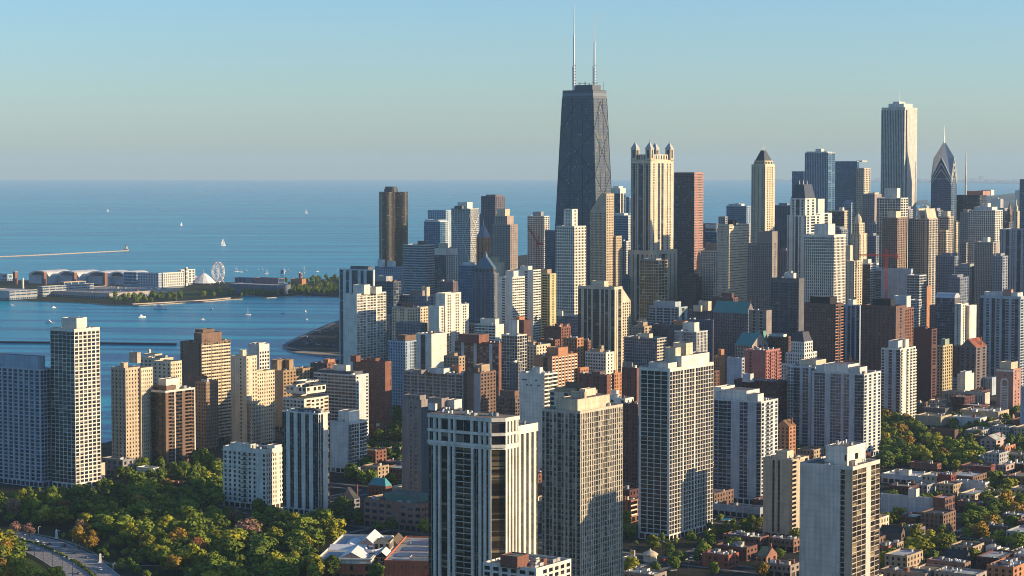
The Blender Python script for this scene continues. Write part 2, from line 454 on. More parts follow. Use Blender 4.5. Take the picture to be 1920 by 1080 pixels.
def fixD(xc, yt, D, lo=6.5, h=8.5):
    """a low house whose roof would lie in the ground at the guessed depth is brought nearer"""
    if at(xc, yt, D)[2] >= lo: return D
    _, dy, dz = ray(xc, yt)
    return (h - H) * dy / dz
ST0 = dict(fl=3.1, wx=.55, wy=.55, sill=.25, rec=.3, base=4.5, par=1.3)
NEAR_PANES = 100
class Bld:
    """a building placed from the photo's pixels; every wing, roof, penthouse, window a part under one root"""
    def __init__(self, name, label, cat, xl, xc, xr, yt, D, group=None):
        P, L, M, h = solve(xl, xc, xr, yt, D)
        self.P0, self.D, self.L, self.M, self.h = P, D, L, M, h
        self.root = thing(name, label, cat, (P[0], P[1], 0), -GA, group)
        self.roofs = {}
    def wing(self, xl, xc, xr, yt, D, pn, pw, col, acc=None, gl=GD, roof=RT, z0=0.0, top=True, near=False, rear=True, minM=0, minL=0, **st):
        P, L, M, h = solve(xl, xc, xr, yt, D)
        L, M = max(L, minL), max(M, minM)
        x1, y0 = local(P, self.P0)
        return self.lwing(x1 - L, x1, y0, y0 + M, z0, h, pn, pw, col, acc, gl, roof, top, near, rear, **st)
    def lwing(self, x0, x1, y0, y1, z0, z1, pn, pw, col, acc=None, gl=GD, roof=RT, top=True, near=False, rear=True, **st):
        s = dict(ST0)
        if self.D > 1950: s['rec'] = 0.0
        s.update(st)
        wm = col if not isinstance(col, tuple) else wall(col)
        am = wm if acc is None else (acc if not isinstance(acc, tuple) else wall(acc))
        mats = [wm, am, gl, METAL]
        panes = [] if near else None
        mb = MB(); facade(mb, (x0, y0, 0), (1, 0, 0), (0, -1, 0), x1 - x0, z0, z1, pn, s, panes); mb.build("facade", mats, self.root)
        mb = MB(); facade(mb, (x1, y0, 0), (0, 1, 0), (1, 0, 0), y1 - y0, z0, z1, pw, s, panes); mb.build("facade", mats, self.root)
        if rear:
            mb = MB()
            facade(mb, (x1, y1, 0), (-1, 0, 0), (0, 1, 0), x1 - x0, z0, z1, pn[::-1], s, None, True)
            facade(mb, (x0, y1, 0), (0, -1, 0), (-1, 0, 0), y1 - y0, z0, z1, pw[::-1], s, None, True)
            mb.build("wall", mats, self.root)
        if panes:
            panes.sort(key=lambda t: -t[0])
            for _, q, r in panes[:NEAR_PANES]:
                c = q.mean((0, 1))
                pb = MB(); pb.quads(q - c, 0, r)
                o = pb.build("window", gl, self.root); o.location = c
            if len(panes) > NEAR_PANES:
                pb = MB()
                pb.quads(np.array([p[1] for p in panes[NEAR_PANES:]]), 0, np.concatenate([p[2] for p in panes[NEAR_PANES:]]))
                tag(pb.build("window", gl, self.root), kind="stuff")
        if top:
            self.roofs[(round(x0, 2), round(y0, 2), round(z1, 2))] = roof_part(self.root, x0, x1, y0, y1, z1, mats[s.get('parmat', 0)], roof)
        self.last = (x0, x1, y0, y1, z1)
        return self.last
    def pent(self, xl, xc, xr, yt, D, col=WH, name="penthouse", roof=RT, z0=None, pn='.', pw='.', gl=GK, **st):
        """a plant room or upper tier standing on the last wing's roof"""
        P, L, M, h = solve(xl, xc, xr, yt, D)
        x1, y0 = local(P, self.P0)
        return self.lpent(x1 - L, x1, y0, y0 + M, (self.last[4] - 1.0) if z0 is None else z0, h, col, name, roof, pn, pw, gl, **st)
    def lpent(self, x0, x1, y0, y1, z0, z1, col=WH, name="penthouse", roof=RT, pn='.', pw='.', gl=GK, **st):
        wm = col if not isinstance(col, tuple) else wall(col)
        s = dict(ST0); s.update(base=.4, par=.6, rec=0.0, fl=max(2.0, z1 - z0 - 1.0)); s.update(st)
        mb = MB(); mats = [wm, wm, gl, METAL, roof]
        facade(mb, (x0, y0, 0), (1, 0, 0), (0, -1, 0), x1 - x0, z0, z1, pn, s, None)
        facade(mb, (x1, y0, 0), (0, 1, 0), (1, 0, 0), y1 - y0, z0, z1, pw, s, None)
        facade(mb, (x1, y1, 0), (-1, 0, 0), (0, 1, 0), x1 - x0, z0, z1, '.', s, None, True)
        facade(mb, (x0, y1, 0), (0, -1, 0), (-1, 0, 0), y1 - y0, z0, z1, '.', s, None, True)
        t = min(.3, (x1 - x0) * .1, (y1 - y0) * .1)
        a = [(x0, y0), (x1, y0), (x1, y1), (x0, y1)]; b = [(x0 + t, y0 + t), (x1 - t, y0 + t), (x1 - t, y1 - t), (x0 + t, y1 - t)]
        for k in range(4):
            j = (k + 1) % 4
            mb.quads([[(*a[k], z1), (*a[j], z1), (*b[j], z1), (*b[k], z1)], [(*b[k], z1), (*b[j], z1), (*b[j], z1 - .4), (*b[k], z1 - .4)]], 0)
        mb.quads([[(*b[0], z1 - .4), (*b[1], z1 - .4), (*b[2], z1 - .4), (*b[3], z1 - .4)]], 4)
        mb.build(name, mats, self.root)
        return (x0, x1, y0, y1, z1)
    def units(self, n, box=None, seed=0, big=1.0):
        """air handlers, stair heads, vents and ducts on the roof"""
        x0, x1, y0, y1, z1 = box or self.last
        z = z1 - 1.0
        host = self.roofs.get((round(x0, 2), round(y0, 2), round(z1, 2))) or self.root      # roof > air handler, vent, stair head
        r = random.Random(seed * 77 + int(abs(self.P0[0]) * 3))
        for k in range(n):
            a, b, h = r.uniform(1.2, 3.2) * big, r.uniform(1.2, 3.6) * big, r.uniform(.9, 2.2) * big
            if x1 - x0 < a + 3 or y1 - y0 < b + 3: continue
            x, y = r.uniform(x0 + 1, x1 - a - 1), r.uniform(y0 + 1, y1 - b - 1)
            mb = MB()
            t = r.random()
            if t < .55:
                mb.box(x, x + a, y, y + b, z, z + h, 0); mb.box(x + .2 * a, x + .8 * a, y + .2 * b, y + .8 * b, z + h, z + h + .25, 1)
                mb.build("air_handler", [STEEL if r.random() < .6 else wall(GY), METAL], host)
            elif t < .8:
                mb.lathe(x, y, [(.45, z), (.45, z + 1.4), (.75, z + 1.4), (.5, z + 1.9), (0.01, z + 2.0)], 8, 0)
                mb.build("vent", [STEEL], host)
            else:
                mb.box(x, x + a * 1.1, y, y + b, z, z + 2.6, 0, 1)
                mb.build("stair_head", [wall(r.choice([WH, GY, BE, RB])), RT], host)

def T(name, label, xl, xc, xr, yt, D, pn, pw, col, acc=None, gl=GD, roof=RT, pents=(), units=0, cat="tower", near=False, **st):
    """the common case: one block with penthouses, given as (xl, xc, xr, yt, extra depth, colour)"""
    D0, D = D, fixD(xc, yt, D)
    b = Bld(name, label, cat, xl, xc, xr, yt, D)
    box = b.wing(xl, xc, xr, yt, D, pn, pw, col, acc, gl, roof, near=near, **st)
    for p in pents:
        b.pent(p[0], p[1], p[2], p[3], D + p[4], p[5] if len(p) > 5 else (col if isinstance(col, tuple) else WH), *(p[6:7] or ()))
    b.last = box
    if near: units += 9
    if units: b.units(units, box)
    return b

# ================================================================ the towers, front to back
def near_towers():
    # ---- left edge
    b = Bld("apartment_tower", "blue shaded slab tower with pale vertical piers at the left edge of the city", "tower", -75, 76, 99, 690, 1600)
    b.wing(-75, 76, 99, 692, 1600, 'pw' * 15 + 'p', 'wwww', (.42, .46, .50), gl=GB, near=True, wx=.8, wy=.62, fl=2.9)
    b.lpent(b.last[0] + 4, b.last[1] - 6, b.last[2] + 3, b.last[3] - 2, b.last[4] - 1, b.last[4] + 9, LB, 'penthouse', RT)
    b.units(3)
    b = T("apartment_tower", "slim white grid tower with square windows beside the blue slab on the left", 94, 139, 187, 617, 1590, 'gggggg', 'wwwwww', WH,
          gl=GD, slab=.12, near=True, fl=2.9, wx=.72, wy=.62, sill=.15, rec=.4, par=2.2,
          pents=[(115, 143.5, 157, 597, 6, WH), (143.5, 156, 163, 595, 14, WH)], units=3)
    # ---- beige lakefront group
    b = Bld("apartment_block", "cream prewar block with stepped crown and deep light courts near the lake", "tower", 208, 235, 250, 690, 1690)
    b.wing(208, 235, 262, 690, 1690, 'wwww', 'wwwww', BE, wx=.35, wy=.42, fl=3.2, gl=GK, near=True)
    b.wing(232, 264, 286, 690, 1702, 'www', 'wwwwww', CR, wx=.38, wy=.42, fl=3.2, gl=GK)
    b.wing(287, 320, 341, 678, 1745, 'wwww', 'wwwww', CR, wx=.38, wy=.42, fl=3.2, gl=GK)
    b.wing(262, 300, 325, 672, 1775, 'wwwww', 'wwww', CR, wx=.38, wy=.42, fl=3.2, gl=GK)
    b.pent(242, 257, 264, 661, 1715, BE, 'roof_tower', z0=84)
    b.pent(268, 290, 304, 664, 1785, CR, 'roof_tower', z0=84); b.pent(277, 280, 283, 655, 1787, CR, 'chimney', z0=86)
    b.pent(225, 232, 240, 680, 1700, BE, 'roof_tower', z0=80)
    b.units(5, (b.last[0], b.last[1], b.last[2], b.last[3], b.last[4]), 3)
    b = Bld("apartment_tower", "brown balcony tower with thin white slab lines and a white roof box near the lake", "tower", 283, 310, 366, 733, 1700)
    bx = b.wing(283, 310, 366, 733, 1700, 'dddd', '.Bw;bb.BBw;', BR, WH, gl=GK, fl=2.9, wx=.7, wy=.6, near=True, par=1.6, parmat=1, slab=.12)
    b.pent(297, 311, 336, 711, 1712, WH); b.pent(286, 312, 330, 724, 1705, BR, pn='ww'); b.last = bx; b.units(4)
    b = T("apartment_tower", "dark brown slab tower with banded sunlit side and brown roof box", 338, 378, 432, 642, 1850, 'w...w', 'gggg:gggg:gggg', BR, CR,
          fl=2.95, slab=.5, wx=.3, near=True, gl=GZ, pents=[(364, 378, 416, 625, 8, BR), (366, 380, 402, 618, 20, BR)], units=4)
    b.units(2, None, 5)
    b = T("apartment_block", "short brown brick tower in front of the banded dark brown slab", 366, 386, 409, 716, 1800, 'wwww', 'wwwwww', (.30, .21, .14), fl=3.1, wx=.4, wy=.45, gl=GK,
          near=True, pents=[(372, 380, 388, 705, 8, BR), (350, 358, 366, 700, 20, BR)], units=3)
    b = Bld("apartment_block", "large cream prewar block with fire escapes and a dark shaded side", "tower", 433, 462, 482, 668, 1800)
    b.wing(433, 462, 482, 668, 1800, '..w.', 'w.ww', CR, wx=.35, wy=.42, fl=3.2, gl=GK, near=True)
    b.wing(463, 482, 515, 697, 1830, 'www', 'wwwwwwww', CR, wx=.4, wy=.42, fl=3.2, gl=GK)
    b.wing(468, 474, 490, 753, 1795, 'ww', 'www', CR, wx=.4, wy=.42, fl=3.2, gl=GK)
    b.pent(448, 455, 462, 656, 1812, CR, z0=78); b.units(4)
    mb = MB()
    x0, x1, y0, y1, z1 = b.last
    for k in range(22):
        z = 6 + k * 3.2
        mb.box(x1 + 5, x1 + 6.2, y0 + 20, y0 + 26, z, z + .15, 0); mb.bar((x1 + 5.6, y0 + 20, z), (x1 + 5.6, y0 + 26, z + 3.2), .12, 0)
    mb.build("fire_escape", [METAL], b.root)
    T("apartment_tower", "small white tower with a square window grid rising behind the cream prewar block", 465, 486, 505, 646, 1920, '...', 'wwww', WH, gl=GK, fl=3.4, wx=.6, wy=.5, par=6,
      pents=[(472, 486, 498, 643, 8, WH)], units=4)
    b = T("apartment_block", "brown brick block with a corner turret behind the cream prewar block", 513, 531, 588, 695, 1950, '....', 'wwwwww:wwb', (.34, .23, .13), fl=3.2, wx=.45, wy=.45, gl=GK,
          pents=[(508, 520, 541, 675, 10, (.30, .2, .12))], units=4, rec=.3)
    b.lpent(b.last[0] + 2, b.last[0] + 7, b.last[2] + 14, b.last[2] + 20, b.last[4] - 1, b.last[4] + 9, (.34, .23, .13), 'roof_tower')
    b = Bld("apartment_block", "cream stepped block with wraparound terraces behind the blue and white striped tower", "tower", 530, 570, 616, 748, 1760)
    b.wing(530, 570, 616, 748, 1760, 'wwwwww', '-gwwwg', WH, CR, gl=GZ, fl=3.1, wx=.6, wy=.5, slab=.5)
    b.wing(536, 574, 611, 737, 1766, 'ww.ww', 'w-www', WH, CR, gl=GZ, fl=3.1, wx=.6, wy=.6, z0=60)
    b.pent(553, 573, 597, 717, 1772, WH, z0=64, pn='.', pw='..www', wy=.5); b.units(3)
    b = T("apartment_tower", "blue and white striped tower with dark glass strips beside the park", 529, 597, 618, 775, 1465, 'dd=dd=dd=dd=ddd', 'd:d=:d', WH, gl=GD, near=True, fl=2.9, slab=.14, rec=.4, par=1.0,
          pents=[(553, 594, 604, 768, 5, DG)], units=6)
    b = T("apartment_hotel", "white ornate old hotel with bay windows and cornice beside the park trees", 418, 499, 531, 843, 1490, 'wwwwqww.w', 'wwwww.ww', WH, gl=GK, near=True, fl=3.3, wx=.42, wy=.52, rec=.35, par=3.0,
          pents=[(432, 470, 480, 833, 8, WH), (500, 515, 528, 835, 10, WH)], units=7, cat="hotel")
    x0, x1, y0, y1, z1 = b.last
    mb = MB(); mb.box(x0 - .7, x1 + .7, y0 - .7, y0 - .003, z1 - 3.4, z1 - 2.6, 0, bottom=True); mb.box(x1 + .003, x1 + .7, y0 - .003, y1 + .7, z1 - 3.4, z1 - 2.6, 0, bottom=True)
    mb.box(x0 - .4, x1 + .4, y0 - .4, y0 - .003, z1 - 14.2, z1 - 13.8, 0, bottom=True)
    for k in range(5): mb.box(x0 + 4 + k * 6, x0 + 5 + k * 6, y0 + 3, y0 + 4, z1 - .9, z1 + 2.5 - (k % 2), 0)
    mb.build("cornice", [wall(WH)], b.root)
    b = T("apartment_tower", "small white tower with blank gridded side and big white roof box by the striped tower", 619, 655, 688, 792, 1675, '.-.-.-', 'bwww;wwB', WB, WH, gl=GZ, near=True, fl=2.9, wx=.85, wy=.68, par=2,
          pents=[(634, 654, 674, 771, 6, WH)], units=3)
    b = T("apartment_tower", "grey banded block with a sunlit white end wall and a roof garden", 588, 667, 691, 703, 1850, 'gggggggggggg', 'w..w', WB, (.5, .5, .46), gl=GD, fl=3.0, slab=.4, wx=.5, wy=.45,
          pents=[(596, 664, 680, 697, 6, DG), (624, 649, 657, 685, 14, WH)], units=6)
    b = Bld("apartment_block", "dark red brick block whose top corner glows orange in the sun", "tower", 655, 722, 734, 678, 1950)
    b.wing(662, 722, 734, 678, 1950, '.w.wwww.w.w', '..w', RB, fl=3.1, wx=.35, wy=.4, gl=GW)
    b.pent(657, 668, 676, 667, 1958, RB); b.pent(688, 704, 712, 672, 1960, RB); b.pent(676, 688, 700, 675, 1962, RB)
    b.units(4)
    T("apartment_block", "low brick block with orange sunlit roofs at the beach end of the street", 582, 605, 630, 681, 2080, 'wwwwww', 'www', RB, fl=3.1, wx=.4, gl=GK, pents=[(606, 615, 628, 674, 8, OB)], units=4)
    # ---- white towers at the beach
    b = T("apartment_tower", "tall white tower with three rounded bays and a blank side by the beach", 644, 669, 724, 551, 2250, '..', 'www:www:www', WH, gl=GW, fl=2.8, wx=.75, wy=.6, rec=.3,
          pents=[(662, 683, 694, 534, 6, WH), (686, 705, 716, 538, 18, WH)], units=3)
    T("apartment_tower", "pale striped tower with dark glass strips just behind the tall white beach tower", 636, 700, 703, 506, 2520, ':d.d.dd.d.dd:', '.', WB, gl=GB, fl=3.0, pents=[(657, 690, 699, 500, 8, DG)], units=2)
    b = T("apartment_tower", "white tower with a raised centre and columns of small windows", 804, 823, 879, 574, 2230, '..', '.ww.ww..ww.ww.', WH, gl=GK, fl=2.9, wx=.6, wy=.5, units=3)
    x0, x1, y0, y1, z1 = b.last
    b.lwing(x0 + 2, x1 + 1.5, y0 + (y1 - y0) * .17, y0 + (y1 - y0) * .70, 0, z1 + 13, '..', '.ww..ww.', WH, gl=GK, fl=2.9, wx=.6, wy=.5)
    T("apartment_block", "tan prewar block with a flat canopy roof left of the raised white tower", 735, 773, 803, 577, 2330, 'ww.ww.ww', 'wwwwww', CR, gl=GK, fl=3.2, wx=.45, wy=.45, pents=[(752, 768, 775, 569, 8, BR), (738, 752, 760, 575, 4, GY)], units=4)
    T("apartment_tower", "blue shaded tower with a brown top and small lit side", 727, 760, 781, 640, 2050, 'wwwwwww', 'w.wwb', LB, WH, gl=GB, fl=2.9, wx=.5, wy=.55, parmat=0, pents=[(744, 760, 780, 629, 6, BR)], units=2)
    T("apartment_tower", "white tower of blank vertical ribs between the blue tower and the red brick slab", 780, 809, 842, 626, 2110, '.d.:', ':.:.:.:.:.d', WH, gl=GK, fl=3.0, units=3)
    b = T("apartment_tower", "red brown brick slab with vertical grey strips and a stepped brick top", 853, 935, 955, 643, 2000, 'dw,www,wwww,wd', ':.w.w.', RB, WB, gl=GW, fl=2.9, wx=.6, wy=.5,
          pents=[(860, 898, 917, 628, 6, RB)], units=5)
    T("apartment_tower", "slender white and dark grid tower with a tall white roof box", 940, 970, 988, 628, 1950, 'wwwwww', 'wwww', WH, gl=GD, fl=3.0, wx=.84, wy=.74, sill=.12, pents=[(955, 970, 973, 600, 8, WH)], units=3)
    b = T("apartment_building", "curved white banded block in front of the brick gables", 890, 929, 945, 609, 2200, 'gggggg', '..', WH, WH, gl=GD, fl=3.0, slab=.45, pents=[(900, 928, 936, 598, 8, WH)], units=3)
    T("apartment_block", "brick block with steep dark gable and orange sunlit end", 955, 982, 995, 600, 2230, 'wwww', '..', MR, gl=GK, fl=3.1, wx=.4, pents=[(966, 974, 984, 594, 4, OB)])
    # ---- centre, brick and concrete
    b = T("apartment_block", "wide dark slab with a pale grid and cluttered roof in the brick quarter", 757, 869, 888, 701, 1800, 'ww:ww:ww:ww:ww:ww:ww:ww:', 'www', GY, gl=GD, fl=2.9, wx=.8, wy=.6, near=True,
          pents=[(806, 832, 846, 691, 8, WB), (846, 860, 866, 686, 14, OB), (775, 790, 803, 694, 8, TP)], units=9)
    b = T("apartment_tower", "brown slab tower with a grey strip and orange sunlit end wall", 869, 901, 930, 698, 1780, 'd..,,', 'wwwww', BR, GY, gl=GK, fl=2.95, wx=.5, wy=.5, near=True, pents=[(890, 903, 918, 684, 6, TN), (882, 896, 908, 690, 4, BR)], units=3)
    T("apartment_block", "low dark brown block between the orange ended slab and blank white slab", 931, 966, 974, 745, 1740, 'wwwwwww', 'ww', BR, gl=GD, fl=3, wx=.7, pents=[(937, 965, 973, 733, 5, BR)], units=2)
    b = T("apartment_tower", "blank white slab wall with terraces on its sunlit side", 974, 1021, 1046, 701, 1650, '....', 'BBB', WH, WB, gl=GD, fl=3.0, near=True, bal=1.4, pents=[(997, 1012, 1018, 689, 6, WB)], units=4)
    x0, x1, y0, y1, z1 = b.last
    mb = MB()
    for u, v in ((.1, 6), (.26, 10), (.42, 10), (.62, 6), (.72, 10), (.2, 6)): mb.box(x0 + (x1 - x0) * u, x0 + (x1 - x0) * u + 2.2, y0 - .05, y0 - .003, z1 - v, z1 - v + 1.0, 0)
    mb.build("vent_grille", [METAL], b.root)
    T("apartment_block", "cream low block with green glass behind the foreground beige tower", 1031, 1092, 1120, 735, 1420, 'w=ww.w', '.ww.', CR, gl=GB, fl=3.2, wx=.75, wy=.6, pents=[(1060, 1090, 1089, 717, 6, BR), (1040, 1075, 1090, 728, 4, TN)], units=3)
    b = Bld("apartment_tower", "taupe blank slab tower with one strip of windows behind the white striped foreground tower", "tower", 753, 790, 800, 750, 1500)
    bx = b.wing(753, 790, 806, 750, 1500, '..w:w.', '..', TP, gl=GW, fl=2.9, wx=.4, wy=.4, near=True)
    b.lpent(bx[0] + 1, bx[1] - 2, bx[2] + 1, bx[3] - 2, bx[4] - 1, bx[4] + 3, TP, 'parapet_screen', pn=':w:w:w:w:', wx=.3)
    b = T("apartment_tower", "navy slab with white roof house and cooling units behind the white striped tower", 790, 845, 867, 768, 1440, '..d..', 'ww.', DG, GY, gl=GB, fl=2.9, near=True,
          pents=[(802, 828, 842, 747, 6, TP), (838, 852, 866, 750, 8, WH), (803, 816, 820, 757, 3, WB)], units=7)
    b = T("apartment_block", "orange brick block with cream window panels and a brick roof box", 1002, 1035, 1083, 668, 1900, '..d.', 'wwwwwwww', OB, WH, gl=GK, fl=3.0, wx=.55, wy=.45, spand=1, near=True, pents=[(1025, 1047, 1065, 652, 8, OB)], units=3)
    T("apartment_block", "cream block of evenly spaced windows among the brick houses", 1097, 1136, 1152, 661, 1950, 'wwwwwwww', '.w.w.', WH, gl=GK, fl=3.1, wx=.6, wy=.5, rec=.3, pents=[(1105, 1125, 1133, 655, 6, TN), (1122, 1128, 1132, 648, 10, TN)], units=4)
    T("apartment_block", "dark red brick block with fire escape in front of the cream window block", 1085, 1138, 1146, 703, 1850, 'w.w.ww.w', '.w.', RB, gl=GK, fl=3.1, wx=.4, near=True, pents=[(1110, 1125, 1135, 697, 5, BR)], units=3)
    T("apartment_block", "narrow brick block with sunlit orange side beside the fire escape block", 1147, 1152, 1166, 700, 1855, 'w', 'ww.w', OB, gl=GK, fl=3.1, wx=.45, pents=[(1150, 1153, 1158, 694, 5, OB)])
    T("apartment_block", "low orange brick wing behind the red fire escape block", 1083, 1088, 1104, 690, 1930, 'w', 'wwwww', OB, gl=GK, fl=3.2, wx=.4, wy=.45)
    T("apartment_block", "dark red brick block tucked against the tall white grid tower", 1166, 1194, 1204, 690, 1760, 'w.ww.w', '..', (.2, .08, .06), gl=GK, fl=3.1, wx=.4, units=3, pents=[(1167, 1185, 1187, 680, 5, TP)])
    T("apartment_block", "brick block with cream parapet left of the tall white grid tower", 1168, 1196, 1206, 758, 1560, 'ww.ww', '..', (.16, .08, .065), gl=GK, fl=3.1, wx=.5, near=True, units=2)
    b = T("apartment_block", "small cream stepped block peeking over the foreground beige tower", 1143, 1172, 1188, 747, 1640, 'w.w', '.w.w', WH, gl=GK, fl=3.3, wx=.5, pents=[(1143, 1158, 1163, 740, 6, WH), (1146, 1156, 1160, 732, 14, WH)], units=3)
    T("office_block", "grey glass block with a fine window grid and cream end wall", 1170, 1232, 1251, 634, 2060, 'w' * 16, 'gggg', GY, CR, gl=GB, fl=3.0, wx=.75, wy=.7, slab=.45, pents=[(1195, 1217, 1224, 626, 8, CR), (1185, 1197, 1200, 631, 4, TP)], units=5)
    T("office_block", "small pale block of thin white fins with a white roof box", 1264, 1306, 1327, 622, 2000, 'wv' * 5 + 'd' + 'wv' * 5, 'w' * 8, WB, (.45, .46, .46), gl=GD, fl=3.0, wx=.6, wy=.8, pents=[(1280, 1302, 1311, 605, 8, WH)], units=2)
    T("apartment_tower", "teal grey tower with dark columns and a louvred top", 1217, 1273, 1289, 576, 2300, 'ww:ww:ww:ww:', '.d.', (.38, .44, .46), gl=GD, fl=3.0, wx=.8, pents=[(1226, 1266, 1277, 566, 8, (.38, .44, .46))], units=4)
    b = Bld("apartment_tower", "tower of white vertical stripes whose sunlit side slopes down at the south end", "tower", 1084, 1152, 1166, 542, 2250)
    bx = b.wing(1084, 1152, 1167, 538, 2250, 'dp:pdpdp:dd:pdpdp:pd', 'p:pd:', CR, WH, gl=GD, fl=3.0, par=3)
    b.pent(1109, 1133, 1141, 527, 2262, CR)
    x0, x1, y0, y1, z1 = bx
    P, L2, M2, h2 = solve(1150, 1166, 1181, 562, 2250 + 16)
    mb = MB(); s = dict(ST0); s.update(rec=0, wx=.5, wy=.5, fl=3)
    ye = y1 + 17
    facade(mb, (x1, y1, 0), (0, 1, 0), (1, 0, 0), ye - y1, 0, z1 - 16, 'wwww', s)
    facade(mb, (x1, ye, 0), (-1, 0, 0), (0, 1, 0), x1 - x0, 0, z1 - 16, 'wwwwwwww', s)
    mb.poly([(x1, y1, z1 - 16), (x1, ye, z1 - 16), (x1, y1, z1 - 2)], 0); mb.quads([[(x1, y1, z1 - 2), (x1, ye, z1 - 16), (x0, ye, z1 - 16), (x0, y1, z1 - 2)]], 1)
    mb.build("sloping_wing", [wall(CR), wall(WB), GK], b.root)

def foreground_towers():
    # ---- white striped tower with chamfered corner, dark glass
    b = Bld("apartment_tower", "foreground tower of white piers and bronze glass with chamfered corners and a double cornice", "tower", 803, 921, 972, 784, 1090)
    P, L, M, h = solve(803, 921, 972, 784, 1090)
    ch, hc = 5.2, 15.5
    wm = wall(WH)
    mats = [wm, wm, GZ, plain((.012, .012, .014), .4, 0, "spandrel_glass")]
    s = dict(ST0); s.update(fl=3.0, base=6, par=1.0, slab=.22, rec=.8, proj=.35, bal=1.2)
    pn, pw = 'sspspdpspbbpsspspsp', 'pspspsps'
    def solveM(x, y, xr):
        k = (xr - 960) / F / ray(xr, 784)[1]
        return (k * (P[1] - x * GS) - P[0] - x * GC) / (GS - k * GC)
    M = solveM(ch, 0, 972) - ch
    z1 = h - hc
    panes = []
    faces = [((-L, 0), (1, 0), (0, -1), L, pn), ((0, 0), (.7071, .7071), (.7071, -.7071), ch * 1.4142, 'd'), ((ch, ch), (0, 1), (1, 0), M, pw)]
    for (ox, oy), u, n, wd, pt_ in faces:
        mb = MB(); facade(mb, (ox, oy, 0), (*u, 0), (*n, 0), wd, 0, z1, pt_, s, panes); mb.build("facade", mats, b.root)
    pl = [(-L, 0), (0, 0), (ch, ch), (ch, ch + M), (-L, ch + M)]
    for zz, t in ((z1, 1.6), (z1 + 6.2, 1.5), (z1 + hc - 2.0, 2.0)):
        mb = MB(); q = [(x + (.5 if x > -L / 2 else -.5), y + (-.5 if y < M / 2 else .5)) for x, y in pl]
        mb.prism(q, zz, zz + t, 0, 1); mb.poly([(*v, zz) for v in q][::-1], 0); mb.build("cornice", [wm, RN], b.root)
    s2 = dict(s); s2.update(fl=9, base=.1, par=.1, slab=.02, proj=.3)
    for za, zb in ((z1 + 1.6, z1 + 6.2), (z1 + 7.7, z1 + hc - 2.0)):
        mb = MB()
        for (ox, oy), u, n, wd, pt_ in faces:
            facade(mb, (ox, oy, 0), (*u, 0), (*n, 0), wd, za, zb, pt_.replace('b', 'd'), s2)
        facade(mb, (ch, ch + M, 0), (-1, 0, 0), (0, 1, 0), L + ch, za, zb, 'dpdpdpdpd', s2); facade(mb, (-L, ch + M, 0), (0, -1, 0), (-1, 0, 0), M + ch, za, zb, 'pdpdpd', s2)
        mb.build("crown_storey", [wm, wm, GD, mats[3]], b.root)
    mb = MB(); facade(mb, (ch, ch + M, 0), (-1, 0, 0), (0, 1, 0), L + ch, 0, z1, 'dpdpdpdpd', s, None, True); facade(mb, (-L, ch + M, 0), (0, -1, 0), (-1, 0, 0), M + ch, 0, z1, 'pdpdpd', s, None, True); mb.build("wall", mats, b.root)
    panes.sort(key=lambda t: -t[0])
    for _, q, r in panes[:NEAR_PANES]:
        c = q.mean((0, 1)); pb = MB(); pb.quads(q - c, 0, r); o = pb.build("window", GZ, b.root); o.location = c
    pb = MB(); pb.quads(np.array([p[1] for p in panes[NEAR_PANES:]]), 0, np.concatenate([p[2] for p in panes[NEAR_PANES:]])); tag(pb.build("window", GZ, b.root), kind="stuff")
    b.units(12, (-L + 1, 0, 2, M, z1 + hc + 1), 2, .8)
    # lower wing of the same tower, to the right
    y3 = solveM(ch - .3, 0, 1009)
    b.lwing(ch - 16, ch - .3, ch + M + .05, y3, 0, h - 5.5, 'd', 'pspspsps', WH, gl=GZ, fl=3.0, slab=.22, rec=.6, par=4.5)
    b.units(3, None, 9, .6)
    # ---- beige slab
    b = T("apartment_tower", "foreground beige tower of tall narrow windows with a long roof house", 1016, 1088, 1168, 771, 1150, 'w:bw:w:bw:w:bw:b', 'wwwwwwwbwwwbwwwwwww', (.52, .46, .36), CR, gl=GW, near=True, fl=2.95, wx=.66, wy=.78, sill=.12, rec=.45, par=1.6, bal=1.1,
          pents=[(1042, 1083, 1143, 749, 5, CR), (1071, 1096, 1100, 735, 12, BE), (1086, 1097, 1117, 730, 24, CR)], units=3)
    b.units(2, None, 4)
    # ---- white grid tower
    b = T("apartment_tower", "tallest foreground tower, white deep grid of balconies with blank white corner", 1198, 1256, 1338, 691, 1366, ':gggg:', 'wwwww;wwww;wwwwwww', WH, gl=GK, slab=.13, near=True, fl=2.85, wx=.82, wy=.76, sill=.06, rec=.9, par=2.2, rail=0,
          pents=[(1216, 1253, 1270, 681, 5, WH), (1252, 1278, 1330, 668, 14, WH)], units=3)
    x0, x1, y0, y1, z1 = b.last
    b.lpent(x1 - 13, x1 - 5, y0 + 16, y0 + 23, z1 - 1, z1 + 12, CR, 'roof_tower'); b.lpent(x1 - 15, x1 - 5, y0 + 30, y0 + 39, z1 + 3, z1 + 14, CR, 'roof_tower')
    mb = MB(); s = dict(ST0); mb.box(x1 - 8, x1 - 2, y0 + 45, y0 + 50, z1 - 1, z1 + 6, 0, 1); mb.build("penthouse", [wall(WB), RT], b.root)
    # ---- grey slabs of the housing estate on the right
    b = T("apartment_slab", "wide grey slab with pale blank strips and a sunlit end in front of the maroon block", 1339, 1427, 1459, 753, 1514, 'gbgg,,gg,,b', 'w:qw:w', WB, (.46, .47, .48), gl=GB, near=True, fl=2.75, wx=.6, wy=.6, slab=.17, bal=1.3,
          pents=[(1342, 1421, 1432, 739, 6, WB), (1352, 1400, 1424, 733, 10, WH)], units=4)
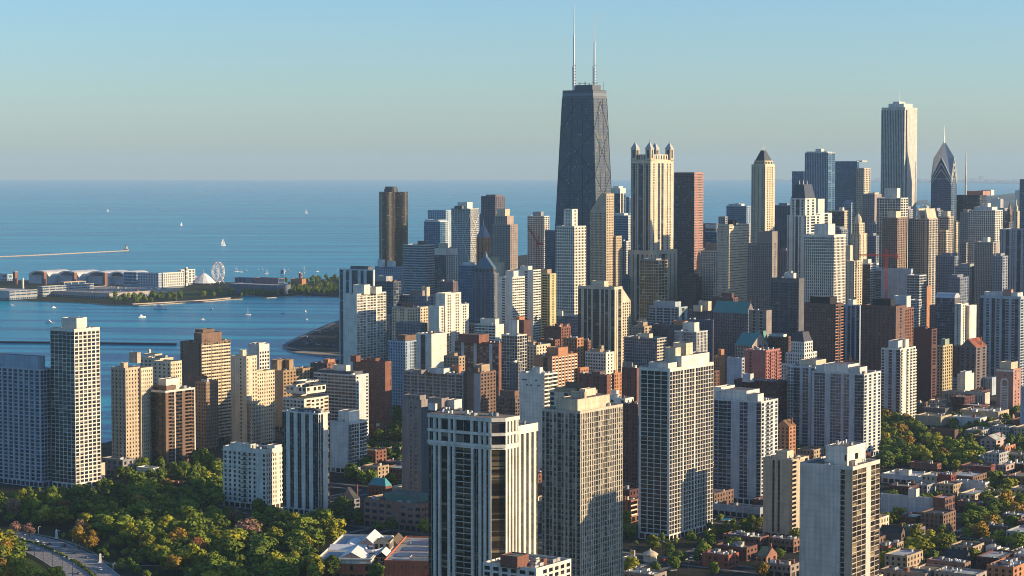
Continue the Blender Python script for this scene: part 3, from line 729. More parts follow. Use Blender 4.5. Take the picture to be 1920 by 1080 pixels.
    b = T("apartment_slab", "widest grey slab with pale blank strips and dark balcony stack on the right", 1522, 1620, 1652, 701, 1760, ',gggg,,gggg,gg,,bbb', 'w:w:w:w', WB, (.46, .47, .48), gl=GB, near=True, fl=2.75, wx=.6, wy=.6, slab=.17, bal=1.3,
          pents=[(1530, 1612, 1626, 689, 6, WB), (1545, 1590, 1610, 684, 10, WH)], units=6)
    b = T("apartment_slab", "grey slab wing with cream roof box adjoining the widest grey slab", 1477, 1527, 1541, 688, 1800, 'wwbb,gg,b', 'w:w', WB, (.46, .47, .48), gl=GB, near=True, fl=2.75, wx=.6, wy=.6, slab=.17,
          pents=[(1500, 1530, 1549, 676, 6, CR)], units=3)
    b = T("apartment_tower", "white tower bristling with balconies on its sunlit side above the park trees", 1652, 1688, 1717, 654, 1990, 'w,g,b', 'q:.q:qq', WH, (.46, .47, .48), gl=GB, near=True, fl=2.8, wx=.7, wy=.6, slab=.18, rail=0, rec=.3,
          pents=[(1666, 1684, 1703, 639, 6, WB), (1690, 1698, 1704, 636, 14, WH)], units=3)
    b = T("apartment_tower", "beige blank tower with two window strips behind the pale foreground tower", 1431, 1486, 1517, 862, 1370, '.-s-s..', 'B..:w:', BE, CR, gl=GK, near=True, fl=2.9, wx=.8, wy=.8, bal=1.4,
          pents=[(1455, 1476, 1488, 846, 6, CR), (1490, 1500, 1512, 858, 8, CR)], units=5)
    b = T("apartment_tower", "foreground tower with huge blank pale wall and sunlit balcony grid at lower right", 1500, 1599, 1650, 875, 1130, '=====-b,,', 'www.ww', (.60, .55, .48), BE, gl=GZ, near=True, fl=2.75, wx=.9, wy=.8, sill=.04, rec=.35, par=2.0, bal=1.5)
    bx = b.last
    b.pent(1548, 1589, 1623, 838, 1140, WH, pn='.....w', pw='.w.', wx=.5, wy=.3)
    b.last = bx; b.units(3, (bx[0], bx[0] + 9, bx[2], bx[3], bx[4]), 3, .7)
    b.units(5, (bx[0] + 10, bx[1] - 1, bx[2] + 3, bx[3] - 3, bx[4] + 10.5), 4, .7)
    # ---- low roof at the bottom edge
    b = T("apartment_block", "brown roofed low block with a brick stair house at the bottom edge", 905, 1005, 1071, 1066, 1010, 'wwwwww', '.wwwww', WH, RB, gl=GK, roof=RN, near=True, fl=3.0, wx=.6, pents=[(938, 970, 992, 1044, 4, RB)], units=8, cat="building")

# ================================================================ downtown, far
def spire(b, x, y, z0, z1, r, m=STEEL, name="spire"):
    mb = MB(); mb.bar((x, y, z0), (x, y, z1), r, 0, 6, r * .25); return mb.build(name, [m], b.root)

def downtown():
    # the tapered black tower
    D = 2840
    P, L, M, h = solve(1055, 1112, 1137, 169, D)
    zb = 0.0
    Pb, Lb, Mb, _ = solve(1036, 1112, 1153, 600, D)
    b = Bld("tapered_tower", "black tapered skyscraper with crossed braces and two white antennas, tallest of all", "skyscraper", 1055, 1112, 1137, 169, D)
    cx, cy = -L / 2, M / 2
    fl, rows = h / 96.0, 96
    kL, kM = 79.0 / L, 52.0 / M
    darkm = plain((.001, .017, .042), .5, 0, "black_aluminium"); darkm.node_tree.nodes["Principled BSDF"].inputs["Specular IOR Level"].default_value = 1.0
    braz = plain((.001, .019, .048), .5, 0, "brace_metal")
    gg = glass((.001, .026, .066), (.24, .20, .14), .32, .07)
    def hw(z):
        t = 1 - z / h
        return L / 2 * (1 + (kL - 1) * t), M / 2 * (1 + (kM - 1) * t)
    for axis in (0, 1):
        for sgn in ((-1, 1) if axis == 0 else (1, -1)):
            mb = MB()
            n = 19 if axis == 0 else 13
            for k in range(rows):
                z0, z1 = k * fl, (k + 1) * fl
                mech = k in (43, 44, 94, 95) or k >= 93
                for (za, zc, mat) in ((z0, z0 + fl * .42, 0), (z0 + fl * .42, z1, 1)):
                    if mech and k >= 93: mat = 2 if k == 94 else 0
                    A, B_ = hw(za), hw(zc)
                    for j in range(n):
                        if mat == 1:
                            segs = ((j / n, (j + .16) / n, 0), ((j + .16) / n, (j + .84) / n, 1), ((j + .84) / n, (j + 1) / n, 0))
                        elif j == 0: segs = ((0, 1, mat),)
                        else: continue
                        for u0, u1, m2 in segs:
                            if axis == 0:
                                f = lambda u, hh, z: (cx + (2 * u - 1) * hh[0] * (1 if sgn < 0 else -1), cy + sgn * hh[1], z)
                            else:
                                f = lambda u, hh, z: (cx + sgn * hh[0], cy + (2 * u - 1) * hh[1] * (1 if sgn > 0 else -1), z)
                            mb.quads([[f(u0, A, za), f(u1, A, za), f(u1, B_, zc), f(u0, B_, zc)]], m2)
            mb.build("facade", [darkm, gg, plain((.16, .19, .22), .5, 0, "lit_louvre")], b.root)  # last material: a paler louvre band near the top
    for axis, sgn in ((0, -1), (1, 1), (0, 1), (1, -1)):
        mb = MB()
        nx = 6
        zz = [h * .93 * k / 5.5 for k in range(7)]
        zz = [z for z in zz if z < h * .96] + [h * .96]
        def p3(u, z, out=.05):
            a = hw(z)
            return (cx + u * a[0], cy + sgn * (a[1] + out), z) if axis == 0 else (cx + sgn * (a[0] + out), cy + u * a[1], z)
        for z0, z1 in zip(zz, zz[1:]):
            e = 1.0 if z1 - z0 > 40 else .5
            mb.bar(p3(-1, z0), p3(-1 + 2 * e, z1), .45, 0); mb.bar(p3(1, z0), p3(1 - 2 * e, z1), .45, 0)
        for u in (-1, -.33, .33, 1): mb.bar(p3(u, 0), p3(u, h * .97), .4, 0)
        mb.build("cross_brace", [braz], b.root)
    mb = MB(); mb.box(cx - L / 2, cx + L / 2, cy - M / 2, cy + M / 2, h, h + .5, 0); mb.build("roof", [RD], b.root)
    mb = MB(); mb.box(cx - L * .22, cx + L * .40, cy - M * .32, cy + M * .3, h + .5, h + 7.5, 0, 1); mb.build("penthouse", [darkm, RD], b.root)
    for px, ptop, yy in ((1076, 6, 0), (1114.5, 26, 0)):
        q = at(px, 160, D + 24)
        x, y = local(q, b.P0)
        zt = at(px, ptop, D + 24)[2]
        z0 = h + 1
        mb = MB(); white = plain((.75, .74, .72), .5, 0, "white_paint")
        mb.lathe(x, y, [(2.0, z0), (1.9, z0 + 28), (2.6, z0 + 28.5), (2.6, z0 + 29.5), (1.3, z0 + 30), (1.15, z0 + (zt - z0) * .62), (.6, z0 + (zt - z0) * .64), (.45, z0 + (zt - z0) * .86), (.25, zt)], 8, 0)
        for k in range(7):
            z = z0 + 6 + k * 4
            mb.box(x - 2.9, x - 2.2, y - .4, y + .4, z, z + 1.5, 1); mb.box(x + 2.2, x + 2.9, y - .4, y + .4, z + 2, z + 3.5, 1)
        mb.build("antenna", [white, METAL], b.root)
    mb = MB()
    for k in range(14):
        u = random.uniform(-.35, .46); v = random.uniform(-.4, .4); mb.bar((cx + L * u, cy + M * v, h + 1), (cx + L * u, cy + M * v, h + random.uniform(8, 13)), .22, 0)
    mb.bar((cx - L * .2, cy, h + 10), (cx + L * .45, cy, h + 10.5), .3, 0); mb.build("roof_rail", [METAL], b.root)

    # 900: cream shaft with four lanterns
    D = 2650
    b = Bld("setback_tower", "tall cream tower with wider base and four pointed lantern turrets on top", "skyscraper", 1183, 1220, 1263, 300, D)
    b.wing(1183, 1220, 1263, 300, D, 'wdw:dd:wdw', '.w.:d::d:.w:w.', CR, (.42, .44, .42), gl=GB, fl=3.3, wx=.5, wy=.55, par=4)
    x0, x1, y0, y1, z1 = b.last
    b.wing(1177, 1224, 1270, 470, D - 14, 'w.w.d.d.w.w', '.w.w:dd:w.w.w.', CR, (.42, .44, .42), gl=GB, fl=3.3, wx=.5, wy=.55, par=5)
    b.lwing(x0 + 3, x1 - 3, y0 + 3, y1 - 3, z1 - 1, z1 + 7, 'wwwwwww', 'wwwwwwww', CR, gl=GB, fl=10, wx=.45, wy=.7, base=.5)
    tw = (x1 - x0) * .27
    for (tx, ty) in ((x0, y0), (x1 - tw, y0), (x0, y1 - tw), (x1 - tw, y1 - tw)):
        b.lpent(tx, tx + tw, ty, ty + tw, z1 - 1, z1 + 14, CR, 'turret', pn=':w:', pw=':w:', wx=.7, wy=.62, fl=30, gl=GB)
        mb = MB(); mb.frustum(tx - .6, tx + tw + .6, ty - .6, ty + tw + .6, z1 + 14.05, tx + tw / 2 - .4, tx + tw / 2 + .4, ty + tw / 2 - .4, ty + tw / 2 + .4, z1 + 22, 0); mb.bar((tx + tw / 2, ty + tw / 2, z1 + 21), (tx + tw / 2, ty + tw / 2, z1 + 26), .3, 0)
        mb.build("turret_roof", [plain((.42, .42, .40), .6, 0, "lead_roof")], b.root)
    b = T("office_tower", "grey glass tower with one golden sunlit corner at the foot of the four turret tower", 1200, 1234, 1252, 488, 2440, 'g' * 8, ':ggg', TP, CR, gl=GZ, fl=3.6, slab=.12, pents=[(1206, 1230, 1240, 485, 8, GY)])
    T("skyscraper", "granite tower with a shaded dark front and one lit pink edge beside the four turret tower", 1264, 1302, 1319, 323, 2750, 'g' * 14, 'w' * 8, PK, (.09, .06, .065), gl=GB, fl=3.3, wx=.5, wy=.42, slab=.34, pents=())  # shade of the north wall is put into its darker accent colour
    # Park tower: tall tan with pyramid
    b = Bld("pyramid_tower", "slender tan tower with a dark pyramid roof and three finials", "skyscraper", 1409, 1435, 1453, 308, 2900)
    b.wing(1409, 1435, 1453, 308, 2900, 'ww.w.ww', '.w:w:w.', CR, gl=GK, fl=3.2, wx=.5, wy=.5, par=3)
    x0, x1, y0, y1, z1 = b.last
    b.lpent(x0 + 3, x1 - 2, y0 + 2, y1 - 2, z1 - 1, z1 + 5, CR, 'crown_storey', pn='wwwww', pw='www', wy=.5)
    mb = MB(); a = (x0 + x1) / 2; c = (y0 + y1) / 2
    mb.frustum(x0 + 4, x1 - 3, y0 + 3, y1 - 3, z1 + 5, a - 2.5, a + 2.5, c - 2.5, c + 2.5, z1 + 19, 0); mb.build("pyramid_roof", [plain((.07, .075, .08), .5, .2, "slate")], b.root)
    for dx in (-2, 0, 2): spire(b, a + dx, c, z1 + 18.5, z1 + 26 + (2 if dx == 0 else 0), .3)
    # Elysian: mansard
    b = Bld("mansard_tower", "pale tower with a steep dark mansard roof and stepped cream shoulders", "skyscraper", 1482, 1510, 1530, 372, 2600)
    b.wing(1482, 1510, 1530, 372, 2600, ':w:d:w:', ':w:w:', WH, gl=GB, fl=3.4, wx=.5, wy=.6)
    x0, x1, y0, y1, z1 = b.last
    mb = MB(); mb.frustum(x0 + .5, x1 - .5, y0 + .5, y1 - .5, z1 - .5, x0 + 4, x1 - 4, y0 + 4, y1 - 4, z1 + 17, 0); mb.build("mansard_roof", [plain((.06, .065, .08), .4, .3, "slate")], b.root)
    for dx in (.25, .5, .75): spire(b, x0 + (x1 - x0) * dx, (y0 + y1) / 2, z1 + 16.5, z1 + 22, .5)
    b.wing(1476, 1512, 1537, 404, 2590, 'w.w:d:w.w', 'w:B:w', WH, gl=GB, fl=3.4, wx=.5, wy=.6)
    b.wing(1526, 1531, 1560, 400, 2640, 'g', 'g.g.', WH, gl=GD, fl=3.4)
    b.pent(1530, 1534, 1546, 373, 2650, WH, z0=180)
    # white granite giant
    D = 3900
    b = Bld("skyscraper", "huge white skyscraper of fine vertical ribs at far right, notched at its corner", "skyscraper", 1653, 1697, 1720, 201, D)
    P, L, M, h = solve(1653, 1704, 1720, 201, D)
    wm = wall((.66, .63, .58))
    n = 12
    b.wing(1653, 1697, 1720, 201, D, 'p' + 'sp' * (n + 2), '.s=======', (.55, .52, .46), gl=GL, fl=3.8, par=5, proj=1.2, base=10)
    x0, x1, y0, y1, z1 = b.last
    b.lpent(x0 + 10, x1 - 6, y0 + 8, y1 - 8, z1 - 1, z1 + 7, WH); b.lpent(x0 + 16, x1 - 18, y0 + 14, y1 - 14, z1 + 5, z1 + 11, WB)
    spire(b, (x0 + x1) / 2, (y0 + y1) / 2, z1 + 6, z1 + 34, .8)
    mb = MB(); mb.bar((x1 + .2, y0 + 7, 4), (x1 + .2, y0 + 7, z1 - 5), 1.4, 0); mb.build("corner_notch", [plain((.05, .05, .06), .6)], b.root)  # dark bar stands in for the shade inside the corner notch
    # chevron-topped tower
    D = 3880
    b = Bld("chevron_tower", "blue glass tower with a diamond chevron peak and thin spire", "skyscraper", 1746, 1784, 1794, 312, D)
    P, L, M, h = solve(1746, 1784, 1794, 312, D)
    M = max(M, 26)
    apex = at(1770, 264, D + 15)[2]; tip = at(1770, 236, D + 15)[2]
    st = dict(fl=4.0, rec=0.0, slab=.35)
    b.lwing(-L, 0, 0, M, 0, h - 22, 'ggggg;gg;ggggg', 'gggg:gggg', (.45, .44, .42), (.12, .16, .22), gl=GL, top=False, **st)
    mb = MB(); cx, cy = -L / 2, M / 2; zs = h - 22
    zr = h + (apex - h) * .35
    c = [(-L, 0), (0, 0), (0, M), (-L, M)]
    mid = [(cx, 0), (0, cy), (cx, M), (-L, cy)]
    for k in range(4):
        j = (k + 1) % 4
        mb.poly([(*c[k], zs), (*c[j], zs), (*mid[k], zr)], 0)                 # gable on each wall
        mb.poly([(*mid[k], zr), (*c[j], zs), (cx, cy, apex)], 1); mb.poly([(*c[k], zs), (*mid[k], zr), (cx, cy, apex)], 1)
    for k in range(4):
        for t in (0, .18, .36):
            mb.bar((*c[k], zs - 30 * t), (*mid[k], zr - 60 * t), .8, 2); mb.bar((*c[(k + 1) % 4], zs - 30 * t), (*mid[k], zr - 60 * t), .8, 2)
    mb.build("chevron_roof", [GL, plain((.30, .33, .36), .3, .3, "blue_metal_roof"), wall(WH)], b.root)
    mb = MB(); mb.bar((cx, cy, apex - 6), (cx, cy, tip), 1.6, 0, 6, .2); mb.build("spire", [STEEL], b.root)
    # dark broad slab with antenna
    b = T("office_tower", "broad dark blue office slab with a tall antenna and brown upper block", 1776, 1837, 1850, 366, 3900, 'g' * 20, 'gggg', (.05, .06, .09), gl=GD, fl=3.8, slab=.4, pents=[(1812, 1843, 1864, 358, 30, PK), (1840, 1858, 1864, 356, 60, WH)])
    x0, x1, y0, y1, z1 = b.last
    q = at(1811, 340, 3930); x, y = local(q, b.P0)
    mb = MB(); mb.bar((x, y, z1 - 1), (x, y, at(1811, 281, 3930)[2]), 2.0, 0, 6, .8); mb.build("antenna", [wall(WH)], b.root)
    # Lake point: three lobes of bronze glass
    D = 4000
    q = at(733, 352, D + 25)
    b = thing("curved_tower", "dark bronze tower of three rounded lobes standing alone by the lake", "skyscraper", (q[0], q[1], 0), R(10))
    zt = at(733, 360, D)[2]
    plan = []
    for k in range(72):
        t = 2 * math.pi * k / 72
        r = 22.0 + 10.0 * math.cos(3 * t)
        plan.append((r * math.cos(t), r * math.sin(t)))
    mb = MB(); rows = 66; fh = (zt - 10) / rows
    zi = 10 + fh * np.arange(rows)
    mb.prism(plan, 0, 10, 0, 0, False)
    for k in range(72):
        a, c = np.array([*plan[k], 0]), np.array([*plan[(k + 1) % 72], 0])
        for f0, f1, mat in ((0, .3, 0), (.3, 1, 1)):
            z0, z1 = (zi + fh * f0)[:, None] * np.array([[0, 0, 1]]), (zi + fh * f1)[:, None] * np.array([[0, 0, 1]])
            mb.quads(np.stack([a + z0, c + z0, c + z1, a + z1], 1), mat)
    mb.build("facade", [plain((.020, .016, .013), .5, 0, "bronze"), glass((.010, .009, .011), (.24, .16, .08), .3, .12)], b)
    mb = MB(); mb.poly([(*p, zt) for p in plan], 0); mb.build("roof", [RD], b)
    mb = MB(); mb.lathe(0, 0, [(13, zt), (13, zt + 6), (11, zt + 6), (11, zt + 10), (.01, zt + 10)], 16, 0); mb.build("penthouse", [plain((.05, .05, .055), .5, .2, "dark_drum")], b)
    # X-braced concrete tower
    b = T("braced_tower", "pale concrete tower with zigzag bracing on both sides", 846, 882, 898, 391, 3500, 'w' * 12, 'w' * 9, (.55, .54, .5), gl=GB, fl=3.2, wx=.7, wy=.55, pents=[(858, 876, 886, 379, 8, WH), (852, 866, 870, 386, 4, DG)])
    x0, x1, y0, y1, z1 = b.last
    mb = MB(); pm = wall(WH)
    seg = [z1 - 8 - k * 42 for k in range(6)]
    for k, (a, c) in enumerate(zip(seg, seg[1:])):
        c = max(c, 2)
        l, m_, r_ = x0, (x0 + x1) / 2, x1
        e = 3
        if k % 2 == 0: pts = ((l, m_ - 4), (r_, m_ + 4))
        else: pts = ((m_ - 4, l), (m_ + 4, r_))
        for p, q in pts: mb.bar((p, y0 - .3, a), (q, y0 - .3, c), .7, 0)
        l, m_, r_ = y0, (y0 + y1) / 2, y1
        pts = ((l, r_), (r_, l))
        for p, q in pts: mb.bar((x1 + .3, p, a), (x1 + .3, q, c), .7, 0)
    mb.build("cross_brace", [pm], b.root)
    # slant-topped beige tower
    D = 2600
    b = Bld("slant_tower", "beige tower with a sloping blue glass top standing before the black tapered skyscraper", "skyscraper", 1107, 1137, 1151, 363, D)
    P, L, M, h = solve(1107, 1137, 1151, 363, D)
    zl = at(1107, 395, D)[2]
    xm = -L * .3
    mb = MB(); s = dict(ST0); s.update(rec=0, wx=.45, wy=.45, fl=3.2, par=2)
    facade(mb, (-L, 0, 0), (1, 0, 0), (0, -1, 0), L, 0, zl, ';ww' + 'ww' * 5, s)
    facade(mb, (0, 0, 0), (0, 1, 0), (1, 0, 0), M, 0, h, 'wwww', s)
    mb.poly([(-L, 0, zl), (0, 0, zl), (0, 0, h), (xm, 0, h)], 0)
    mb.build("facade", [wall(BE), wall(BE), GK, METAL], b.root)
    mb = MB(); facade(mb, (0, M, 0), (-1, 0, 0), (0, 1, 0), L, 0, zl, 'wwwwwwwwww', s, None, True); facade(mb, (-L, M, 0), (0, -1, 0), (-1, 0, 0), M, 0, zl, 'wwww', s, None, True); mb.poly([(0, M, zl), (-L, M, zl), (xm, M, h), (0, M, h)], 0); mb.build("wall", [wall(BE), wall(BE), GK, METAL], b.root)
    mb = MB(); mb.quads([[(-L - .3, -.3, zl), (xm, -.3, h), (xm, M, h), (-L - .3, M, zl)]], 0); mb.quads([[(xm, 0, h), (0, 0, h), (0, M, h), (xm, M, h)]], 1); mb.build("sloping_roof", [GL, RT], b.root)
    b.lwing(-L * .5, 3.5, M + .2, M + 13, 0, h - 52, 'ww', 'www', BE, gl=GK, wx=.45, wy=.45, fl=3.2)
    # dark tower with pyramid roof
    D = 2560
    b = Bld("pyramid_tower", "dark blue shaded tower with a low blue pyramid roof and lantern", "tower", 886, 926, 935, 512, D)
    b.wing(886, 926, 935, 512, D, 'w.ww.w.ww.w', 'w.w', (.16, .17, .2), gl=GB, fl=3.3, wx=.5, wy=.5)
    x0, x1, y0, y1, z1 = b.last
    b.lpent(x0 + 2, x1 - 2, y0 + 2, y1 - 2, z1 - 1, z1 + 6, (.16, .17, .2), 'crown_storey', pn='wwwww', pw='www')
    mb = MB(); a, c = (x0 + x1) / 2, (y0 + y1) / 2
    mb.frustum(x0 + 2, x1 - 2, y0 + 2, y1 - 2, z1 + 6, a - 2.5, a + 2.5, c - 2.5, c + 2.5, z1 + 19, 0); mb.lathe(a, c, [(2.6, z1 + 18.5), (2.4, z1 + 22), (.1, z1 + 26)], 8, 0)
    mb.build("pyramid_roof", [plain((.11, .17, .24), .5, .2, "blue_roof")], b.root)
    # brick tower with steep pointed roof
    D = 2950
    b = Bld("pointed_tower", "slim brick tower with a steep pointed roof left of the taupe stepped tower", "tower", 893, 908, 920, 445, D)
    b.wing(893, 908, 920, 445, D, ':w:w:', ':w:w:', OB, (.14, .15, .19), gl=GK, fl=3.4, wx=.4, wy=.6)
    x0, x1, y0, y1, z1 = b.last
    a, c = (x0 + x1) / 2, (y0 + y1) / 2
    mb = MB(); mb.frustum(x0, x1, y0, y1, z1, a - 1.5, a + 1.5, c - 1.5, c + 1.5, z1 + 16, 0); mb.bar((a, c, z1 + 15), (a, c, z1 + 26), .9, 1, 4, .1)
    mb.build("pointed_roof", [plain((.2, .2, .24), .5, .2, "slate"), wall(CR)], b.root)
    # barrel-vault topped block
    b = Bld("vault_tower", "dark glass block with a pale barrel vault roof and cream side wings", "tower", 1754, 1791, 1799, 560, 2400)
    b.wing(1743, 1755, 1760, 572, 2430, 'www', 'w', TP, gl=GK, fl=3.1, wx=.5)
    b.wing(1754, 1790, 1800, 559, 2400, 'g' * 8, '.', DG, (.2, .22, .25), gl=GB, fl=3.1)
    x0, x1, y0, y1, z1 = b.last
    mb = MB(); n = 10; rr = (y1 - y0) / 2; cy = (y0 + y1) / 2
    arc = [(cy - rr * math.cos(math.pi * k / n), z1 + rr * .7 * math.sin(math.pi * k / n)) for k in range(n + 1)]
    for (ya, za), (yb, zb) in zip(arc, arc[1:]): mb.quads([[(x0, ya, za), (x1, ya, za), (x1, yb, zb), (x0, yb, zb)]], 0)
    mb.poly([(x1, ya, za) for ya, za in arc], 0); mb.poly([(x0, ya, za) for ya, za in arc[::-1]], 0); mb.build("barrel_roof", [plain((.5, .52, .55), .4, .3, "zinc_vault")], b.root)
    b.wing(1790, 1802, 1816, 570, 2385, '.w.', '.ww.', WH, gl=GK, fl=3.1, wx=.5); b.wing(1812, 1818, 1831, 573, 2395, '..', '....', WH, gl=GK, fl=3.1)
    # pink tower with the white arch
    b = Bld("arch_tower", "pink brick tower with a tall white arched window bay", "tower", 1868, 1900, 1915, 692, 2050)
    b.wing(1868, 1900, 1915, 692, 2050, '=w=', '.w.w.', (.42, .22, .18), WH, gl=GW, fl=3.2, wx=.6, wy=.5)
    x0, x1, y0, y1, z1 = b.last
    b.lpent(x0 + 3, x1 - 3, y0 + 2, y1 - 2, z1 - 1, z1 + 6, CR, 'penthouse')
    mb = MB(); a = (x0 + x1) / 2; wd = (x1 - x0) * .24
    fr = [(a + wd * math.cos(math.pi * k / 10), z1 - 13 + wd * math.sin(math.pi * k / 10)) for k in range(11)]
    mb.quads([[(a - wd, y0 - .4, 4), (a - wd * .62, y0 - .4, 4), (a - wd * .62, y0 - .4, z1 - 13), (a - wd, y0 - .4, z1 - 13)], [(a + wd * .62, y0 - .4, 4), (a + wd, y0 - .4, 4), (a + wd, y0 - .4, z1 - 13), (a + wd * .62, y0 - .4, z1 - 13)]], 0)
    for (xa, za), (xb, zb) in zip(fr, fr[1:]):
        mb.quads([[(xa, y0 - .4, za), (a + (xa - a) * .62, y0 - .4, z1 - 13 + (za - z1 + 13) * .62), (a + (xb - a) * .62, y0 - .4, z1 - 13 + (zb - z1 + 13) * .62), (xb, y0 - .4, zb)]], 0)
        mb.quads([[(xa, y0 - .4, za), (xb, y0 - .4, zb), (xb, y0 - .003, zb), (xa, y0 - .003, za)]], 0)
    for k in range(16): mb.box(a - wd * .6, a + wd * .6, y0 - .3, y0 - .003, 6 + k * (z1 - 22) / 16, 6.9 + k * (z1 - 22) / 16, 0)
    mb.box(x0 - .3, x1 + .3, y0 - .5, y0 - .003, z1 - 3, z1 - .8, 0, bottom=True)
    mb.build("arch_frame", [wall(WH)], b.root)

def far_towers():
    g = lambda n: 'g' * n
    ww = lambda n: 'w' * n
    t = "tower"
    # left of the tapered tower
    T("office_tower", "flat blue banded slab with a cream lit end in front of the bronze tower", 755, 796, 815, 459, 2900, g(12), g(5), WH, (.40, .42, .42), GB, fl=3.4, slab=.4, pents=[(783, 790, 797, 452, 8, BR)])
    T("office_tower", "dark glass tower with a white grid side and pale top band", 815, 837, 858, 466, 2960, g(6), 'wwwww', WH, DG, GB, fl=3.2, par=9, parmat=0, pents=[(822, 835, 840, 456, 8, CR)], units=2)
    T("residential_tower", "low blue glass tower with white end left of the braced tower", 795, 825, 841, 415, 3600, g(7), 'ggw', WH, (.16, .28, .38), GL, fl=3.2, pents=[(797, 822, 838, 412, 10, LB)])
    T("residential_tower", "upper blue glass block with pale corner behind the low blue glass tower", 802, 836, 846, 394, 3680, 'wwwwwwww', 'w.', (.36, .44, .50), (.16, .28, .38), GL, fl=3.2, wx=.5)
    T("residential_tower", "dark tower with stepped top and brown sunlit side at the lake front", 902, 929, 947, 368, 3300, ww(9), ww(5), (.16, .13, .15), None, GB, fl=3.2, wx=.5, pents=[(911, 929, 939, 365, 6, (.2, .15, .15))])
    b = Bld("stepped_tower", "taupe stepped tower with three cream lit shoulders", t, 922, 957, 971, 421, 3100)
    b.wing(922, 957, 971, 421, 3100, ww(12), ww(4), (.36, .29, .25), None, GB, fl=3.3, wx=.4, wy=.5)
    b.wing(926, 951, 963, 405, 3112, ww(8), '..', (.40, .32, .26), None, GB, z0=100, fl=3.3, wx=.4); b.wing(932, 947, 956, 392, 3125, '...', '..', CR, None, GK, z0=120, fl=3.3)
    T("residential_tower", "narrow blue green glass tower behind the slim pointed brick tower", 899, 912, 919, 400, 3450, 'ggg', 'ggg', (.4, .46, .46), (.2, .32, .36), GL, fl=3.2)
    T("residential_tower", "pale blue grid tower with white sunlit end behind the red crane", 989, 1020, 1030, 405, 3150, ww(10), ww(3), WH, (.3, .36, .4), GB, fl=3.0, wx=.7, wy=.6, pents=[(999, 1014, 1019, 397, 8, GY)], units=2)
    T("residential_tower", "dark blue block between the crane tower and the white grid tower", 1022, 1041, 1044, 432, 3050, ww(5), 'w', (.16, .18, .22), None, GB, fl=3.2, wx=.6)
    b = Bld("office_tower", "white grid tower with tall white roof box before the tapered black skyscraper", t, 1042, 1077, 1099, 424, 2500)
    b.wing(1042, 1077, 1099, 424, 2500, ww(9), ww(8), WH, None, GD, fl=3.5, wx=.58, wy=.55, rec=.3)
    b.pent(1057, 1073, 1083, 392, 2508, WH, pn='.www.', pw='.ww.', fl=4, wx=.4)
    T("office_block", "blue shaded box building left of the pyramid roofed dark tower", 860, 886, 893, 497, 2680, g(7), 'gg', (.30, .38, .45), (.2, .27, .33), GL, fl=3.6, pents=[(868, 884, 890, 492, 8, WB)])
    T("office_block", "low beige block behind the pyramid roofed dark tower", 915, 938, 946, 492, 2800, '....', '..', CR, None, GK, pents=[(918, 930, 936, 483, 6, BE)])
    T("apartment_tower", "white slab with a blank side and a banded sunlit side", 934, 961, 984, 519, 2300, '.w..', 'wwwwww', WH, None, GD, fl=2.9, wx=.8, wy=.4, pents=[(948, 963, 972, 508, 6, WH)], units=2)
    T("apartment_tower", "white blank walled tower with balcony bands joined to the yellow tower", 964, 1000, 1014, 506, 2360, '..w.', 'ggg', WH, WH, GD, fl=2.9, slab=.5, pents=[(975, 990, 998, 499, 8, WH)], units=4)
    T("apartment_tower", "yellow brick tower with a dark shaded recess", 1011, 1031, 1043, 513, 2400, 'wBBw', '.w.', YL, None, GK, fl=2.9, wx=.5, bal=2.0, rec=.3, pents=[(1012, 1026, 1034, 505, 6, TN)])
    T("office_block", "low blue glass block at the foot of the yellow brick tower", 1043, 1090, 1100, 592, 2350, g(12), 'ggg', LB, (.25, .3, .34), GL, fl=3.4, pents=[(1046, 1054, 1056, 583, 8, WH)])
    T("apartment_block", "dark glass block with a flat roof under the three rounded bays tower", 703, 738, 752, 528, 2420, g(8), 'ggg', DG, (.2, .2, .2), GB, fl=3.1, units=3, pents=[(706, 724, 736, 518, 8, GY)])
    T("apartment_block", "grey castle-like block at the foot of the bronze lakefront tower", 703, 750, 757, 500, 2700, ww(12), 'www', (.3, .34, .4), None, GB, fl=3.2, wx=.4, pents=[(708, 716, 722, 487, 6, WB), (726, 736, 742, 490, 6, WB)])
    T("apartment_block", "dark navy prewar block with roof clutter between white towers", 750, 800, 820, 555, 2420, ww(10), 'www', (.2, .22, .27), None, GB, fl=3.2, wx=.45, units=8, pents=[(770, 792, 800, 545, 6, TP), (790, 800, 806, 538, 10, CR)])
    T("apartment_block", "brown block tucked under the dark glass white grid tower", 820, 850, 858, 528, 2500, ww(7), 'ww', (.22, .15, .15), None, GB, fl=3.2, wx=.45, units=3)
    # centre
    T("office_tower", "white and dark glass tower peeking out right of the black tapered skyscraper", 1146, 1163, 1173, 353, 3300, 'd:dd', ':d:d', WH, None, GB, fl=3.3, par=8, pents=[(1150, 1160, 1168, 349, 6, WH)])
    T("office_tower", "glass tower with horizontal blue bands right of the slanted beige tower", 1150, 1178, 1184, 404, 3050, g(8), 'ww', WB, (.30, .36, .40), GL, fl=3.5, slab=.35, pents=[(1152, 1170, 1178, 400, 8, WB)])
    T("office_block", "dark block with white top corner below the banded glass tower", 1154, 1174, 1184, 452, 2900, ww(6), 'wwww', WB, DG, GB, fl=3.3, wx=.6, units=2)
    T("hotel_block", "thin blue tower far behind the four turret tower", 1174, 1180, 1183, 369, 3700, 'ggg', 'g', LB, (.2, .3, .4), GL, fl=3.3)
    T("apartment_tower", "small white tower with a dark dotted side behind the cream banded slab", 1314, 1338, 1346, 470, 2680, ww(8), 'ww', WB, None, GB, fl=3.1, wx=.5, pents=[(1322, 1338, 1346, 456, 8, TP)])
